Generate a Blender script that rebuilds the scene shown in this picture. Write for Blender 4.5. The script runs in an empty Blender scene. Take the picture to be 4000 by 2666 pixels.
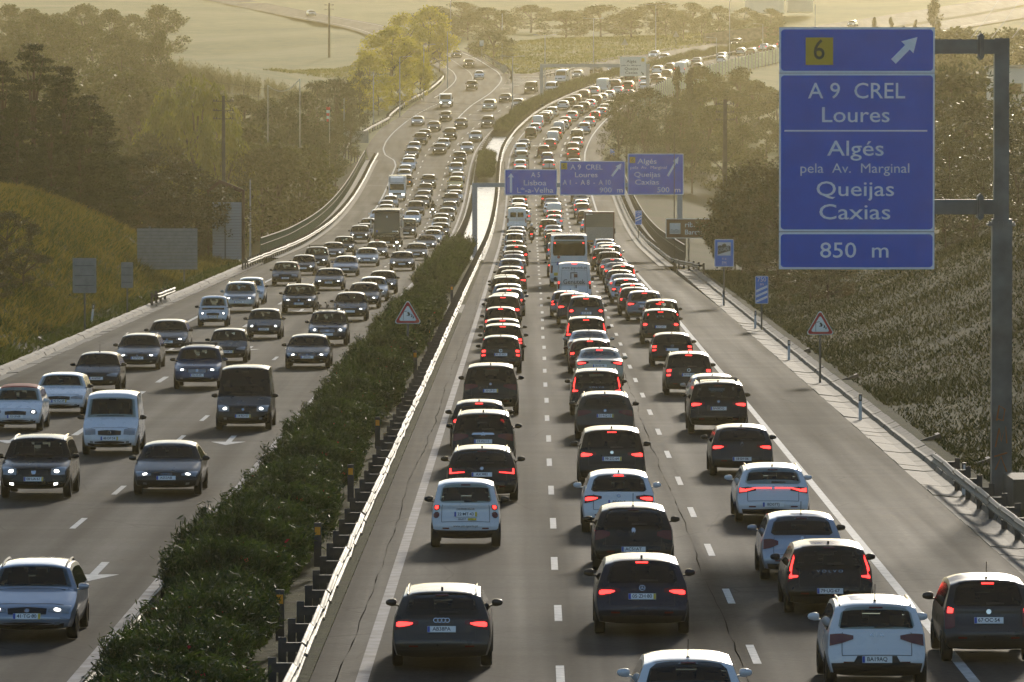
import bpy, bmesh, math, random
import numpy as np
from mathutils import Vector, Matrix

random.seed(7)
RNG = np.random.default_rng(11)
PI = math.pi
scene = bpy.context.scene
COL = scene.collection

# ------------------------------------------------------------------ light settings
SUN_EL_DEG = 15.0
SUN_AZ_DEG = 8.0
SUN_POWER = 2.9
SUN_ANGLE = 5.0
SUN_COLOR = (1.0, .89, .73)
SKY_STRENGTH = 0.15
SKY_DUST = .3
EXPOSURE = 0.15
ROAD_ROUGH = .80
ROAD_SPEC = .02
RED_E = 4.0
WHITE_E = 5.0
HAZE = .000086
HAZE_G = .88
HAZE_COLOR = (.98, .85, .50)

# ------------------------------------------------------------------ camera, sky, sun, exposure
CAM_H = 9.45
cam_data = bpy.data.cameras.new("camera")
cam_data.sensor_width = 36.0
cam_data.lens = 207.0
cam_data.clip_start = 1.0
cam_data.clip_end = 9000.0
cam = bpy.data.objects.new("camera", cam_data)
COL.objects.link(cam)
cam.location = (0.0, 0.0, CAM_H)
cam.rotation_euler = (math.radians(90.0 - 1.937), 0.0, 0.0)
scene.camera = cam

SUN_EL = math.radians(SUN_EL_DEG)
SUN_AZ = math.radians(SUN_AZ_DEG)          # to the right of straight ahead
world = bpy.data.worlds.new("World")
scene.world = world
world.use_nodes = True
wn = world.node_tree.nodes
wl = world.node_tree.links
wn.clear()
sky_node = wn.new("ShaderNodeTexSky")
sky_node.sky_type = 'NISHITA'
sky_node.sun_disc = False
sky_node.sun_elevation = SUN_EL
sky_node.sun_rotation = SUN_AZ
sky_node.air_density = 1.0
sky_node.dust_density = SKY_DUST
sky_node.ozone_density = 1.0
bg = wn.new("ShaderNodeBackground")
bg.inputs[1].default_value = SKY_STRENGTH
wo = wn.new("ShaderNodeOutputWorld")
wl.new(sky_node.outputs[0], bg.inputs[0])
wl.new(bg.outputs[0], wo.inputs[0])

sun_data = bpy.data.lights.new("sun", 'SUN')
sun_data.energy = SUN_POWER
sun_data.angle = math.radians(SUN_ANGLE)
sun_data.color = SUN_COLOR
sun = bpy.data.objects.new("sun", sun_data)
COL.objects.link(sun)
sun_dir = Vector((math.sin(SUN_AZ) * math.cos(SUN_EL), math.cos(SUN_AZ) * math.cos(SUN_EL), math.sin(SUN_EL)))
sun.rotation_euler = (-sun_dir).to_track_quat('-Z', 'Y').to_euler()
sun.location = (60, 300, 120)

scene.view_settings.view_transform = 'Standard'
scene.view_settings.look = 'None'
scene.view_settings.exposure = EXPOSURE
scene.view_settings.gamma = 1.0
scene.view_settings.use_curve_mapping = False
scene.cycles.max_bounces = 6
scene.cycles.transparent_max_bounces = 6
scene.cycles.volume_bounces = 0
scene.cycles.sample_clamp_indirect = 6.0
scene.cycles.use_denoising = True

# ------------------------------------------------------------------ road alignment and terrain heights
def pchip(X, Y, x):
    X = np.array(X, float); Y = np.array(Y, float); h = np.diff(X); d = np.diff(Y) / h
    m = np.zeros(len(X)); m[0] = d[0]; m[-1] = d[-1]
    for i in range(1, len(X) - 1):
        if d[i-1] * d[i] > 0:
            w1 = 2*h[i] + h[i-1]; w2 = h[i] + 2*h[i-1]
            m[i] = (w1 + w2) / (w1/d[i-1] + w2/d[i])
    k = np.clip(np.searchsorted(X, x) - 1, 0, len(X) - 2); t = (x - X[k]) / h[k]
    return ((2*t**3 - 3*t**2 + 1)*Y[k] + (t**3 - 2*t**2 + t)*h[k]*m[k]
            + (-2*t**3 + 3*t**2)*Y[k+1] + (t**3 - t**2)*h[k]*m[k+1])

_yy = np.arange(-1000, 3000, 1.0)
# road level along the valley: flat, a slight dip, then a steady climb
_zt = pchip([-1000, 0, 340, 437, 535, 580, 618, 660, 702, 745, 785, 820, 850, 900, 1000, 1200, 1400, 1700, 3000],
            [0, 0, 0, -.1, -.2, .05, .48, 1.3, 2.5, 4.1, 6.0, 7.9, 9.7, 12.4, 17.6, 28.0, 38.4, 54, 100], _yy)
# x of the lane line between the left and middle lane of the right carriageway
_at = pchip([-1000, 104, 340, 535, 702, 775, 815, 850, 885, 921, 950, 981, 1017, 1060, 1104, 1164, 1211, 1347, 1700, 3000],
            [-3.0, .87, 1.7, 2.31, 2.85, 2.95, 3.3, 4.4, 6.1, 8.4, 10.9, 14.1, 18.5, 25.2, 33.4, 46.2, 57.8, 94, 190, 540], _yy)
_rp = pchip([850, 905, 950, 1014, 1061, 1090, 1112, 1164, 1214, 1340, 1440, 1540, 1700],
            [-13.6, -12.6, -10.9, -7.2, -5.9, -6.6, -8.0, -11.6, -17, -31.5, -51, -71, -104], _yy)

def zr(y): return float(np.interp(y, _yy, _zt))
def ax(y): return float(np.interp(y, _yy, _at))
def rx(y): return float(np.interp(y, _yy, _rp))
def heading(y, f=ax): return math.atan2(f(y + 2) - f(y - 2), 4.0)     # to the right of +Y
def grade(y): return math.atan2(zr(y + 2) - zr(y - 2), 4.0)

def sstep(a, b, x):
    t = np.clip((x - a) / (b - a), 0, 1); return t*t*(3 - 2*t)

def lump(x, y, s, k):
    return (np.sin(x/s + 1.3*k) * np.cos(y/(s*1.31) + .7*k) + .55*np.sin(x/(s*.47) + 2.1*k + y/(s*.8))
            + .3*np.cos(y/(s*.29) - x/(s*.37) + k))

EDGE_L, EDGE_R = -22.45, 11.5
def terrain(x, y):
    x = np.asarray(x, float); y = np.asarray(y, float)
    z0 = np.interp(y, _yy, _zt); a = np.interp(y, _yy, _at); rp = np.interp(y, _yy, _rp)
    e = x - a
    far = sstep(800, 900, y)
    left_t = np.interp(y, [0, 330, 380, 425, 458, 490, 530, 700, 790, 870, 3000], [6.2, 6.2, 6.6, 5.2, 2.2, -1.5, -4.5, -5.5, -1, 9.5, 0])
    left_t = np.where(y > 870, z0 - .35, left_t)
    right_t = np.interp(y, [0, 300, 350, 400, 432, 470, 640, 740, 800, 860], [6.4, 6.2, 5.2, 3.0, 0.0, -4, -4, 0, 4, 9.0])
    right_t = np.where(y > 860, z0 - 1.0, right_t)
    dl = EDGE_L - e; dr = e - EDGE_R
    zl = z0 - .06 + (left_t - z0) * sstep(0, 13, dl) + np.clip(dl - 10, 0, 60) * .05 * (1 - far)
    zr_ = z0 - .06 + (right_t - z0) * sstep(0, 19, dr) + np.clip(dr - 14, 0, 40) * .08 * (1 - sstep(380, 440, y))
    ramp_d = np.minimum(np.abs(x - rp), np.where(y < 900, 0, 999))
    amp = sstep(14, 50, np.minimum(dl, np.where(y > 890, ramp_d, dl)))
    zl = zl + amp * (lump(x, y, 9.0, 1) * .25 + far * lump(x, y, 70.0, 2) * 2.2 + (1 - far) * lump(x, y, 30.0, 3) * .6)
    ampr = sstep(2, 26, dr)
    zr2 = zr_ + ampr * (lump(x, y, 8.0, 4) * .22 + lump(x, y, 60.0, 5) * 1.6 * far + lump(x, y, 26.0, 6) * .4)
    z = np.where(dl > 0, zl, np.where(dr > 0, zr2, z0 - .3))
    # keep the ramp bed and what lies between ramp and road level with the road
    bed = np.where((y > 850) & (y < 1700) & (e < -5), 1 - sstep(11, 20, np.abs(x - rp)), 0)
    z = z * (1 - bed) + (z0 - .3) * bed
    # unseen bare slope added behind the viewpoint to darken reflections on cars
    z = z + np.clip(-130 - y, 0, 700) * .13
    return z
def tz(x, y): return float(terrain(x, y))

CARS = [
    ('R1', -1.26, 105.0, 'wagon', 'darkgrey', 'AB38PA', dict(b=1, lamp='wide', k='estate car', em='rings', rails=1)),
    ('R1', -1.08, 136.8, 'smart', 'white', '22-MT-43', dict(lamp='round2', k='two-seat city car', y=1, b=1)),
    ('R1', -0.79, 153.8, 'wagon', 'black', 'AX38EI', dict(lamp='lshape', k='estate car', em='disc', b=1, rails=1)),
    ('R1', -0.83, 168.8, 'suv', 'black', '19-VU-11', dict(lamp='wide', k='off-roader', em='diamond3', chrome=1, rails=1)),
    ('R1', -1.02, 181.3, 'hatch', 'black', '', dict(lamp='round', k='hatchback', b=1, hb=1)),
    ('R1', -0.74, 202.6, 'bigsuv', 'black', '20-UP-31', dict(lamp='wide', k='off-roader', em='disc', y=1)),
    ('R1', -0.46, 239.8, 'small', 'black', '83-52-XO', dict(lamp='box', k='hatchback', em='vw', b=1)),
    ('R1', -0.4, 253.1, 'mpv', 'black', '', dict(lamp='box2', k='people carrier', b=1, hb=1)),
    ('R1', -0.43, 266.8, 'golf', 'black', '', dict(lamp='box', k='hatchback', b=1, hb=1)),
    ('R1', -0.55, 281.6, 'small', 'dark', '', dict(lamp='tri', k='hatchback', b=1, hb=1)),
    ('R1', -0.46, 297.3, 'suv', 'brown', '', dict(lamp='tri', k='off-roader', b=1, hb=1)),
    ('R1', -0.36, 309.8, 'golf', 'dark', '', dict(lamp='tri', k='hatchback', b=1, hb=1)),
    ('R1', -0.16, 318.8, 'hatch', 'bluegrey', '', dict(lamp='tri', k='hatchback', b=1, hb=1)),
    ('R1', -0.25, 330.1, 'wagon', 'silver', '', dict(lamp='wide', k='estate car')),
    ('R1', -0.32, 340.8, 'suv', 'black', '', dict(lamp='tri', k='off-roader')),
    ('R1', -0.41, 354.3, 'golf', 'dark', '', dict(lamp='tri', k='hatchback', b=1)),
    ('R1', 0.03, 366.1, 'hatch', 'dark', '', dict(lamp='wide', k='hatchback', b=1)),
    ('R1', -0.14, 381.6, 'wagon', 'black', '', dict(lamp='tri', k='estate car')),
    ('R1', -0.08, 407.1, 'golf', 'bluesilver', '', dict(lamp='wide', k='hatchback', b=1, rails=1)),
    ('R1', 0.11, 422.1, 'sedan', 'darkgrey', '', dict(lamp='wide', k='saloon')),
    ('R1', 0.1, 436.3, 'wagon', 'dark', '', dict(lamp='wide', k='estate car', b=1)),
    ('R1', 0.34, 451.6, 'suv', 'black', '', dict(lamp='tri', k='off-roader', b=1, hb=1)),
    ('R1', 0.13, 465.8, 'sedan', 'silver', '', dict(lamp='tri', k='saloon')),
    ('R1', 0.19, 489.1, 'golf', 'dark', '', dict(lamp='tri', k='hatchback', b=1, hb=1)),
    ('R1', 0.22, 513.0, 'mpv', 'silver', '', dict(lamp='tri', k='people carrier')),
    ('R1', 0.23, 537.0, 'suv', 'dark', '', dict(lamp='tri', k='off-roader')),
    ('R1', 0.43, 563.0, 'sedan', 'silver', '', dict(lamp='box', k='saloon')),
    ('R1', 0.5, 607.3, 'van', 'white', '', dict(lamp='vbox', k='panel van', win=1)),
    ('R1', 1.14, 629.3, 'hatch', 'white', '', dict(lamp='tri', k='hatchback', b=1)),
    ('R1', 0.95, 642.5, 'suv', 'dark', '', dict(lamp='tri', k='off-roader', b=1)),
    ('R1', 0.65, 656.5, 'golf', 'silver', '', dict(lamp='tri', k='hatchback')),
    ('R1', 0.71, 669.8, 'hatch', 'white', '', dict(lamp='tri', k='hatchback', b=1)),
    ('R1', 0.85, 683.3, 'wagon', 'dark', '', dict(lamp='wide', k='estate car', b=1)),
    ('R1', 1.07, 762.0, 'hatch', 'silver', '', dict(lamp='tri', k='hatchback')),
    ('R1', 1.07, 777.3, 'golf', 'white', '', dict(lamp='tri', k='hatchback', b=1)),
    ('R1', 1.3, 796.3, 'suv', 'beige', '', dict(lamp='tri', k='off-roader')),
    ('R1', 1.24, 815.0, 'suv', 'white', '', dict(lamp='box', k='off-roader')),
    ('R1', 1.64, 827.0, 'sedan', 'grey', '', dict(lamp='tri', k='saloon')),
    ('R1', 2.68, 855.8, 'small', 'black', '', dict(lamp='round', k='hatchback')),
    ('R1', 3.38, 869.0, 'hatch', 'white', '', dict(lamp='tri', k='hatchback', b=1)),
    ('R1', 3.84, 884.5, 'kangoo', 'white', '', dict(lamp='vbox', k='small van', b=1)),
    ('R1', 4.84, 895.5, 'suv', 'dark', '', dict(lamp='tri', k='off-roader')),
    ('R1', 5.28, 905.8, 'wagon', 'silver', '', dict(lamp='tri', k='estate car')),
    ('R1', 6.15, 917.0, 'mpv', 'silver', '', dict(lamp='tri', k='people carrier')),
    ('R1', 8.07, 941.8, 'hatch', 'white', '', dict(lamp='tri', k='hatchback')),
    ('R1', 9.26, 953.5, 'golf', 'dark', '', dict(lamp='tri', k='hatchback')),
    ('R1', 10.37, 964.5, 'hatch', 'darkred', '', dict(lamp='tri', k='hatchback')),
    ('R1', 11.81, 976.8, 'suv', 'dark', '', dict(lamp='tri', k='off-roader')),
    ('R1', 13.74, 993.3, 'golf', 'silver', '', dict(lamp='tri', k='hatchback', b=1)),
    ('R1', 15.33, 1006.3, 'van', 'white', '', dict(lamp='vbox', k='panel van')),
    ('R1', 17.87, 1022.5, 'hatch', 'darkred', '', dict(lamp='tri', k='hatchback')),
    ('R1', 20.89, 1044.8, 'suv', 'black', '', dict(lamp='tri', k='off-roader')),
    ('R1', 26.47, 1079.5, 'suv', 'white', '', dict(lamp='tri', k='off-roader')),
    ('R1', 29.21, 1095.8, 'hatch', 'dark', '', dict(lamp='tri', k='hatchback')),
    ('R1', 32.24, 1111.5, 'golf', 'white', '', dict(lamp='tri', k='hatchback')),
    ('R1', 34.99, 1125.3, 'sedan', 'grey', '', dict(lamp='tri', k='saloon')),
    ('R1', 40.77, 1151.0, 'hatch', 'white', '', dict(lamp='tri', k='hatchback')),
    ('R1', 45.39, 1175.0, 'golf', 'silver', '', dict(lamp='tri', k='hatchback')),
    ('R1', 50.94, 1198.8, 'sedan', 'white', '', dict(lamp='tri', k='saloon', b=1)),
    ('R1', 55.25, 1213.3, 'mpv', 'grey', '', dict(lamp='tri', k='people carrier', b=1)),
    ('R2', 2.74, 90.8, 'hatch', 'white', '', dict(lamp='tri', k='hatchback', ant=1)),
    ('R2', 2.49, 112.3, 'golf', 'navy', '05-ZH-80', dict(lamp='wide', k='hatchback', em='star', b=1, hb=1, y=1)),
    ('R2', 2.67, 129.1, 'hatch', 'black', 'AC51AT', dict(lamp='claws', k='hatchback', em='lion', lowplate=1, ant=1)),
    ('R2', 2.58, 141.8, 'golf', 'white', 'BD33LF', dict(lamp='wide', k='hatchback', em='disc', b=1, hb=1)),
    ('R2', 2.73, 160.6, 'mpv', 'dark', '98-ZG-64', dict(lamp='wide', k='people carrier', em='disc', b=1, y=1, hb=1)),
    ('R2', 2.95, 186.3, 'wagon', 'darkgrey', '51-RQ-13', dict(lamp='wide', k='estate car', em='disc', y=1, rails=1)),
    ('R2', 2.92, 202.6, 'suv', 'black', '34-XE-55', dict(lamp='vert', k='off-roader', letters='VOLVO', b=1, y=1, rails=1)),
    ('R2', 3.39, 227.1, 'sedan', 'cream', '76-53-PR', dict(lamp='wide', k='saloon', em='disc', b=1, hb=1)),
    ('R2', 3.17, 239.1, 'golf', 'red', '', dict(lamp='box', k='hatchback', b=1, hb=1)),
    ('R2', 3.3, 251.1, 'sedan', 'silver', '', dict(lamp='tri', k='coupe-backed saloon')),
    ('R2', 3.28, 260.1, 'suv', 'black', '', dict(lamp='vert', k='off-roader', b=1, hb=1, rails=1)),
    ('R2', 3.72, 295.3, 'suv', 'grey', '20-VR-32', dict(lamp='tri', k='off-roader', em='disc', b=1, hb=1)),
    ('R2', 3.23, 303.6, 'suv', 'navy', '', dict(lamp='wide', k='off-roader', em='diamond', b=1, hb=1)),
    ('R2', 2.93, 317.1, 'golf', 'bluegrey', '', dict(lamp='box', k='hatchback', b=1, hb=1)),
    ('R2', 3.68, 347.6, 'van', 'white', '', dict(lamp='vbox', k='panel van', b=1, hb=1, sign=1)),
    ('R2', 3.71, 382.8, 'bus', 'white', '', dict(lamp='', k='coach')),
    ('R2', 3.34, 415.3, 'hatch', 'black', '', dict(lamp='tri', k='hatchback', b=1)),
    ('R2', 3.62, 478.8, 'hatch', 'bluesilver', '', dict(lamp='tri', k='hatchback', b=1)),
    ('R2', 3.78, 515.5, 'mpv', 'dark', '', dict(lamp='tri', k='people carrier')),
    ('R2', 3.89, 545.3, 'golf', 'dark', '', dict(lamp='tri', k='hatchback', b=1, hb=1)),
    ('R2', 3.95, 567.0, 'sedan', 'silver', '', dict(lamp='tri', k='saloon')),
    ('R2', 3.63, 587.8, 'suv', 'dark', '', dict(lamp='tri', k='off-roader', b=1)),
    ('R2', 4.41, 611.8, 'hatch', 'white', '', dict(lamp='tri', k='hatchback', b=1, hb=1)),
    ('R2', 4.5, 629.3, 'golf', 'dark', '', dict(lamp='tri', k='hatchback', b=1, hb=1)),
    ('R2', 4.63, 644.3, 'kangoo', 'white', '', dict(lamp='vbox', k='small van', b=1, sign2=1)),
    ('R2', 4.4, 656.5, 'sedan', 'white', '', dict(lamp='box', k='saloon')),
    ('R2', 4.54, 671.3, 'sedan', 'grey', '', dict(lamp='tri', k='saloon')),
    ('R2', 4.29, 684.0, 'suv', 'darkred', '', dict(lamp='tri', k='off-roader', b=1)),
    ('R2', 4.84, 777.3, 'hatch', 'silver', '', dict(lamp='tri', k='hatchback', b=1)),
    ('R2', 4.76, 796.3, 'hatch', 'blue', '', dict(lamp='tri', k='hatchback')),
    ('R2', 4.35, 811.5, 'hatch', 'darkred', '', dict(lamp='tri', k='hatchback')),
    ('R2', 5.35, 828.3, 'golf', 'grey', '', dict(lamp='tri', k='hatchback', b=1)),
    ('R2', 5.79, 840.5, 'kangoo', 'white', '', dict(lamp='vbox', k='small van')),
    ('R2', 6.27, 851.8, 'suv', 'dark', '', dict(lamp='tri', k='off-roader', b=1)),
    ('R2', 6.83, 864.8, 'kangoo', 'bluesilver', '', dict(lamp='vbox', k='small van')),
    ('R2', 7.53, 877.8, 'hatch', 'silver', '', dict(lamp='tri', k='hatchback')),
    ('R2', 8.0, 888.5, 'golf', 'dark', '', dict(lamp='tri', k='hatchback', b=1)),
    ('R2', 9.16, 905.8, 'golf', 'silver', '', dict(lamp='tri', k='hatchback', b=1)),
    ('R2', 10.21, 920.5, 'mpv', 'grey', '', dict(lamp='tri', k='people carrier')),
    ('R2', 11.35, 933.0, 'suv', 'black', '', dict(lamp='tri', k='off-roader')),
    ('R2', 12.46, 944.5, 'hatch', 'white', '', dict(lamp='tri', k='hatchback', b=1, hb=1)),
    ('R2', 13.58, 956.3, 'suv', 'darkred', '', dict(lamp='tri', k='off-roader')),
    ('R2', 14.75, 967.3, 'hatch', 'silver', '', dict(lamp='tri', k='hatchback')),
    ('R2', 16.07, 978.8, 'golf', 'white', '', dict(lamp='tri', k='hatchback')),
    ('R2', 17.74, 995.3, 'sedan', 'silver', '', dict(lamp='tri', k='saloon', b=1)),
    ('R2', 19.77, 1009.3, 'bigsuv', 'black', '', dict(lamp='tri', k='off-roader', b=1)),
    ('R2', 23.04, 1033.0, 'hatch', 'white', '', dict(lamp='tri', k='hatchback', b=1)),
    ('R2', 25.43, 1049.0, 'golf', 'dark', '', dict(lamp='tri', k='hatchback')),
    ('R2', 27.75, 1062.5, 'mpv', 'dark', '', dict(lamp='tri', k='people carrier')),
    ('R2', 30.68, 1079.5, 'van', 'white', '', dict(lamp='vbox', k='panel van', b=1)),
    ('R2', 34.42, 1098.3, 'golf', 'grey', '', dict(lamp='tri', k='hatchback')),
    ('R2', 40.0, 1131.5, 'hatch', 'white', '', dict(lamp='tri', k='hatchback')),
    ('R2', 47.23, 1168.3, 'suv', 'grey', '', dict(lamp='tri', k='off-roader')),
    ('R2', 52.04, 1187.5, 'golf', 'dark', '', dict(lamp='tri', k='hatchback')),
    ('R4', 8.65, 106.5, 'small', 'graphite', '67-OC-54', dict(lamp='vlow', k='hatchback', em='disc', b=1, hb=1, ant=1)),
    ('R3', 6.28, 101.0, 'suvs', 'white', 'BA19AQ', dict(lamp='wide', k='crossover', letters='KIA', lowplate=1, rails=1, ant=1, blackbumper=1)),
    ('R3', 6.35, 117.3, 'golf', 'black', '79-UG-67', dict(lamp='vert', k='hatchback', letters='VOLVO', b=1, lowplate=1)),
    ('R3', 6.24, 126.3, 'hatch', 'bluesilver', '', dict(lamp='claws', k='hatchback', em='lion', ant=1)),
    ('R3', 6.46, 145.3, 'wagon', 'white', 'BD07TJ', dict(lamp='strip', k='estate car', em='disc', b=1, lowplate=1, rails=1)),
    ('R3', 6.5, 166.1, 'hatch', 'graphite', '18-SH-06', dict(lamp='wide', k='hatchback', em='diamond', b=1, lowplate=1)),
    ('R3', 6.67, 189.8, 'bigsuv', 'black', 'BA08DQ', dict(lamp='wide', k='off-roader', em='disc', b=1, rails=1, bars=1)),
    ('R3', 6.91, 202.3, 'golf', 'silver', '', dict(lamp='tri', k='hatchback')),
    ('R3', 6.58, 218.8, 'mpv', 'black', '90-HP-02', dict(lamp='box', k='people carrier', em='vw', b=1, hb=1, y=1, rails=1)),
    ('R3', 6.73, 247.1, 'golf', 'black', '', dict(lamp='box', k='hatchback', em='vw', b=1)),
    ('R3', 6.94, 274.6, 'suv', 'black', 'AX15AG', dict(lamp='tri', k='off-roader', b=1, hb=1, rails=1)),
    ('R3', 7.35, 289.1, 'suv', 'black', '', dict(lamp='tri', k='off-roader', b=1, hb=1, ant=1)),
    ('R3', 6.98, 309.8, 'suv', 'bluegrey', 'AC32XC', dict(lamp='wide', k='off-roader', em='diamond3', chrome=1, b=1, hb=1)),
    ('R3', 6.7, 320.8, 'hatch', 'dark', '', dict(lamp='tri', k='hatchback', b=1)),
    ('R3', 6.81, 332.1, 'small', 'bluegrey', '', dict(lamp='vert', k='hatchback', b=1, hb=1)),
    ('R3', 6.67, 344.1, 'hatch', 'bluesilver', '', dict(lamp='tri', k='hatchback', b=1, hb=1)),
    ('R3', 6.76, 355.6, 'sedan', 'silver', '', dict(lamp='wide', k='saloon', b=1)),
    ('R3', 6.74, 368.6, 'golf', 'grey', '', dict(lamp='tri', k='hatchback')),
    ('R3', 7.19, 380.8, 'small', 'darkred', '', dict(lamp='vert', k='hatchback', b=1, hb=1)),
    ('R3', 7.01, 392.3, 'sedan', 'grey', '', dict(lamp='round', k='saloon', b=1)),
    ('R3', 6.94, 405.6, 'sedan', 'black', '', dict(lamp='tri', k='saloon', b=1, hb=1)),
    ('R3', 6.95, 419.6, 'suv', 'black', '', dict(lamp='tri', k='off-roader', bars=1)),
    ('R3', 6.86, 436.3, 'suv', 'dark', '', dict(lamp='tri', k='off-roader', b=1)),
    ('R3', 7.59, 452.6, 'mpv', 'silver', '', dict(lamp='tri', k='people carrier', b=1, hb=1, rails=1)),
    ('R3', 7.59, 464.8, 'golf', 'dark', '', dict(lamp='tri', k='hatchback')),
    ('R3', 7.6, 476.6, 'wagon', 'white', '', dict(lamp='tri', k='estate car')),
    ('R3', 7.64, 487.8, 'suv', 'white', '', dict(lamp='tri', k='off-roader', b=1, rails=1)),
    ('R3', 7.49, 504.3, 'truck', 'grey', '', dict(lamp='', k='box lorry')),
    ('R3', 7.82, 595.5, 'hatch', 'white', '', dict(lamp='tri', k='hatchback', b=1)),
    ('R3', 7.83, 629.3, 'golf', 'darkred', '', dict(lamp='tri', k='hatchback')),
    ('R3', 7.76, 649.3, 'suv', 'bluegrey', '', dict(lamp='tri', k='off-roader', b=1)),
    ('R3', 7.85, 667.5, 'hatch', 'white', '', dict(lamp='tri', k='hatchback', b=1, hb=1)),
    ('R3', 7.99, 681.0, 'sedan', 'grey', '', dict(lamp='tri', k='saloon')),
    ('R3', 7.75, 695.0, 'small', 'dark', '', dict(lamp='tri', k='hatchback')),
    ('R3', 8.33, 779.8, 'sedan', 'silver', '', dict(lamp='tri', k='saloon')),
    ('R3', 8.33, 801.8, 'suv', 'darkred', '', dict(lamp='tri', k='off-roader', b=1, hb=1)),
    ('R3', 8.46, 816.3, 'suv', 'dark', '', dict(lamp='tri', k='off-roader')),
    ('R3', 9.13, 831.0, 'golf', 'silver', '', dict(lamp='tri', k='hatchback', b=1)),
    ('R3', 9.26, 841.0, 'minibus', 'black', '', dict(lamp='vbox', k='minibus')),
    ('R3', 10.58, 866.8, 'suv', 'bluesilver', '', dict(lamp='tri', k='off-roader')),
    ('R3', 11.6, 887.0, 'wagon', 'silver', '', dict(lamp='tri', k='estate car', b=1)),
    ('R3', 12.74, 904.8, 'small', 'black', '', dict(lamp='vert', k='hatchback', b=1, hb=1)),
    ('R3', 13.88, 918.0, 'hatch', 'bluesilver', '', dict(lamp='tri', k='hatchback', b=1, hb=1)),
    ('R3', 14.52, 928.0, 'wagon', 'silver', '', dict(lamp='tri', k='estate car')),
    ('R3', 15.59, 941.0, 'golf', 'grey', '', dict(lamp='tri', k='hatchback')),
    ('R3', 16.7, 954.5, 'golf', 'dark', '', dict(lamp='tri', k='hatchback', b=1, hb=1)),
    ('R3', 18.06, 967.3, 'hatch', 'silver', '', dict(lamp='tri', k='hatchback')),
    ('R3', 19.3, 980.8, 'sedan', 'dark', '', dict(lamp='tri', k='saloon', b=1, hb=1)),
    ('R3', 22.48, 1009.3, 'hatch', 'white', '', dict(lamp='tri', k='hatchback')),
    ('R3', 26.02, 1033.0, 'golf', 'dark', '', dict(lamp='tri', k='hatchback')),
    ('L1', -9.16, 110.8, 'golf', 'bluesilver', '41-TG-80', dict(front='slant', k='hatchback', em='disc', y=1, rails=1, h=1)),
    ('L1', -9.22, 156.6, 'sedan', 'darkgrey', 'AS53AB', dict(front='slant', k='saloon', em='rings', h=1, gr='hex')),
    ('L1', -8.8, 192.3, 'doblo', 'black', '24-RD-07', dict(front='big', k='high-roof van', em='disc', y=1, h=1)),
    ('L1', -8.52, 244.6, 'sedan', 'black', 'AF93IA', dict(front='slant', k='saloon', em='lion', h=1, gr='bars')),
    ('L1', -8.54, 272.3, 'suv', 'navy', '', dict(front='big', k='off-roader', em='bar', h=1, gr='split', bikes=1, rails=1)),
    ('L1', -8.54, 309.8, 'golf', 'black', '', dict(front='slant', k='hatchback', h=1, gr='chrome')),
    ('L1', -8.41, 333.1, 'sedan', 'black', '', dict(front='slant', k='saloon', h=1, gr='hex')),
    ('L1', -8.25, 348.1, 'sedan', 'silver', '', dict(front='boxy', k='saloon', h=1)),
    ('L1', -8.06, 366.1, 'hatch', 'black', '', dict(front='slant', k='hatchback', h=1)),
    ('L1', -8.16, 435.6, 'sedan', 'black', '', dict(front='slant', k='saloon', h=1)),
    ('L1', -7.74, 476.6, 'sedan', 'black', '', dict(front='slant', k='saloon', h=1)),
    ('L1', -7.55, 520.5, 'sedan', 'grey', '', dict(front='boxy', k='soft-top', h=1, soft=1)),
    ('L1', -7.39, 547.3, 'hatch', 'silver', '', dict(front='round', k='hatchback', h=1)),
    ('L1', -7.4, 563.0, 'golf', 'dark', '', dict(front='slant', k='hatchback')),
    ('L1', -7.06, 578.3, 'golf', 'black', '', dict(front='slant', k='hatchback', h=1)),
    ('L1', -7.31, 599.5, 'sedan', 'silver', '', dict(front='slant', k='saloon', h=1)),
    ('L1', -7.4, 615.5, 'golf', 'grey', '', dict(front='slant', k='hatchback')),
    ('L1', -7.14, 638.5, 'sedan', 'dark', '', dict(front='slant', k='saloon', h=1)),
    ('L1', -7.03, 658.8, 'hatch', 'grey', '', dict(front='slant', k='hatchback', h=1)),
    ('L1', -7.07, 682.5, 'mpv', 'graphite', '', dict(front='slant', k='people carrier', h=1)),
    ('L1', -6.69, 695.0, 'golf', 'silver', '', dict(front='slant', k='hatchback', h=1)),
    ('L1', -7.03, 709.3, 'golf', 'grey', '', dict(front='slant', k='hatchback', h=1)),
    ('L1', -6.98, 728.8, 'mpv', 'yellow', '', dict(front='slant', k='people carrier', h=1)),
    ('L1', -6.88, 745.5, 'sedan', 'rose', '', dict(front='slant', k='saloon', h=1)),
    ('L1', -7.27, 766.3, 'suv', 'silver', '', dict(front='slant', k='off-roader', h=1)),
    ('L1', -7.1, 792.8, 'suv', 'dark', '', dict(front='slant', k='off-roader', h=1)),
    ('L1', -6.3, 819.3, 'sedan', 'silver', '', dict(front='round', k='saloon', h=1)),
    ('L1', -5.29, 846.5, 'sedan', 'silver', '', dict(front='slant', k='saloon', h=1)),
    ('L1', -3.76, 885.3, 'mpv', 'grey', '', dict(front='slant', k='people carrier', h=1)),
    ('L1', 0.75, 946.3, 'golf', 'silver', '', dict(front='slant', k='hatchback', h=1)),
    ('L1', 6.42, 1001.3, 'minibus', 'white', '', dict(front='big', k='minibus')),
    ('L1', 18.32, 1086.5, 'golf', 'silver', '', dict(front='slant', k='hatchback', h=1)),
    ('L1', 29.22, 1144.5, 'golf', 'silver', '', dict(front='slant', k='hatchback', h=1)),
    ('L1', 46.11, 1223.5, 'suv', 'dark', '', dict(front='slant', k='off-roader', h=1)),
    ('L1', 56.3, 1258.8, 'suv', 'dark', '', dict(front='slant', k='off-roader', h=1)),
    ('L1', 64.12, 1299.3, 'golf', 'silver', '', dict(front='slant', k='hatchback', h=1)),
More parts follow.
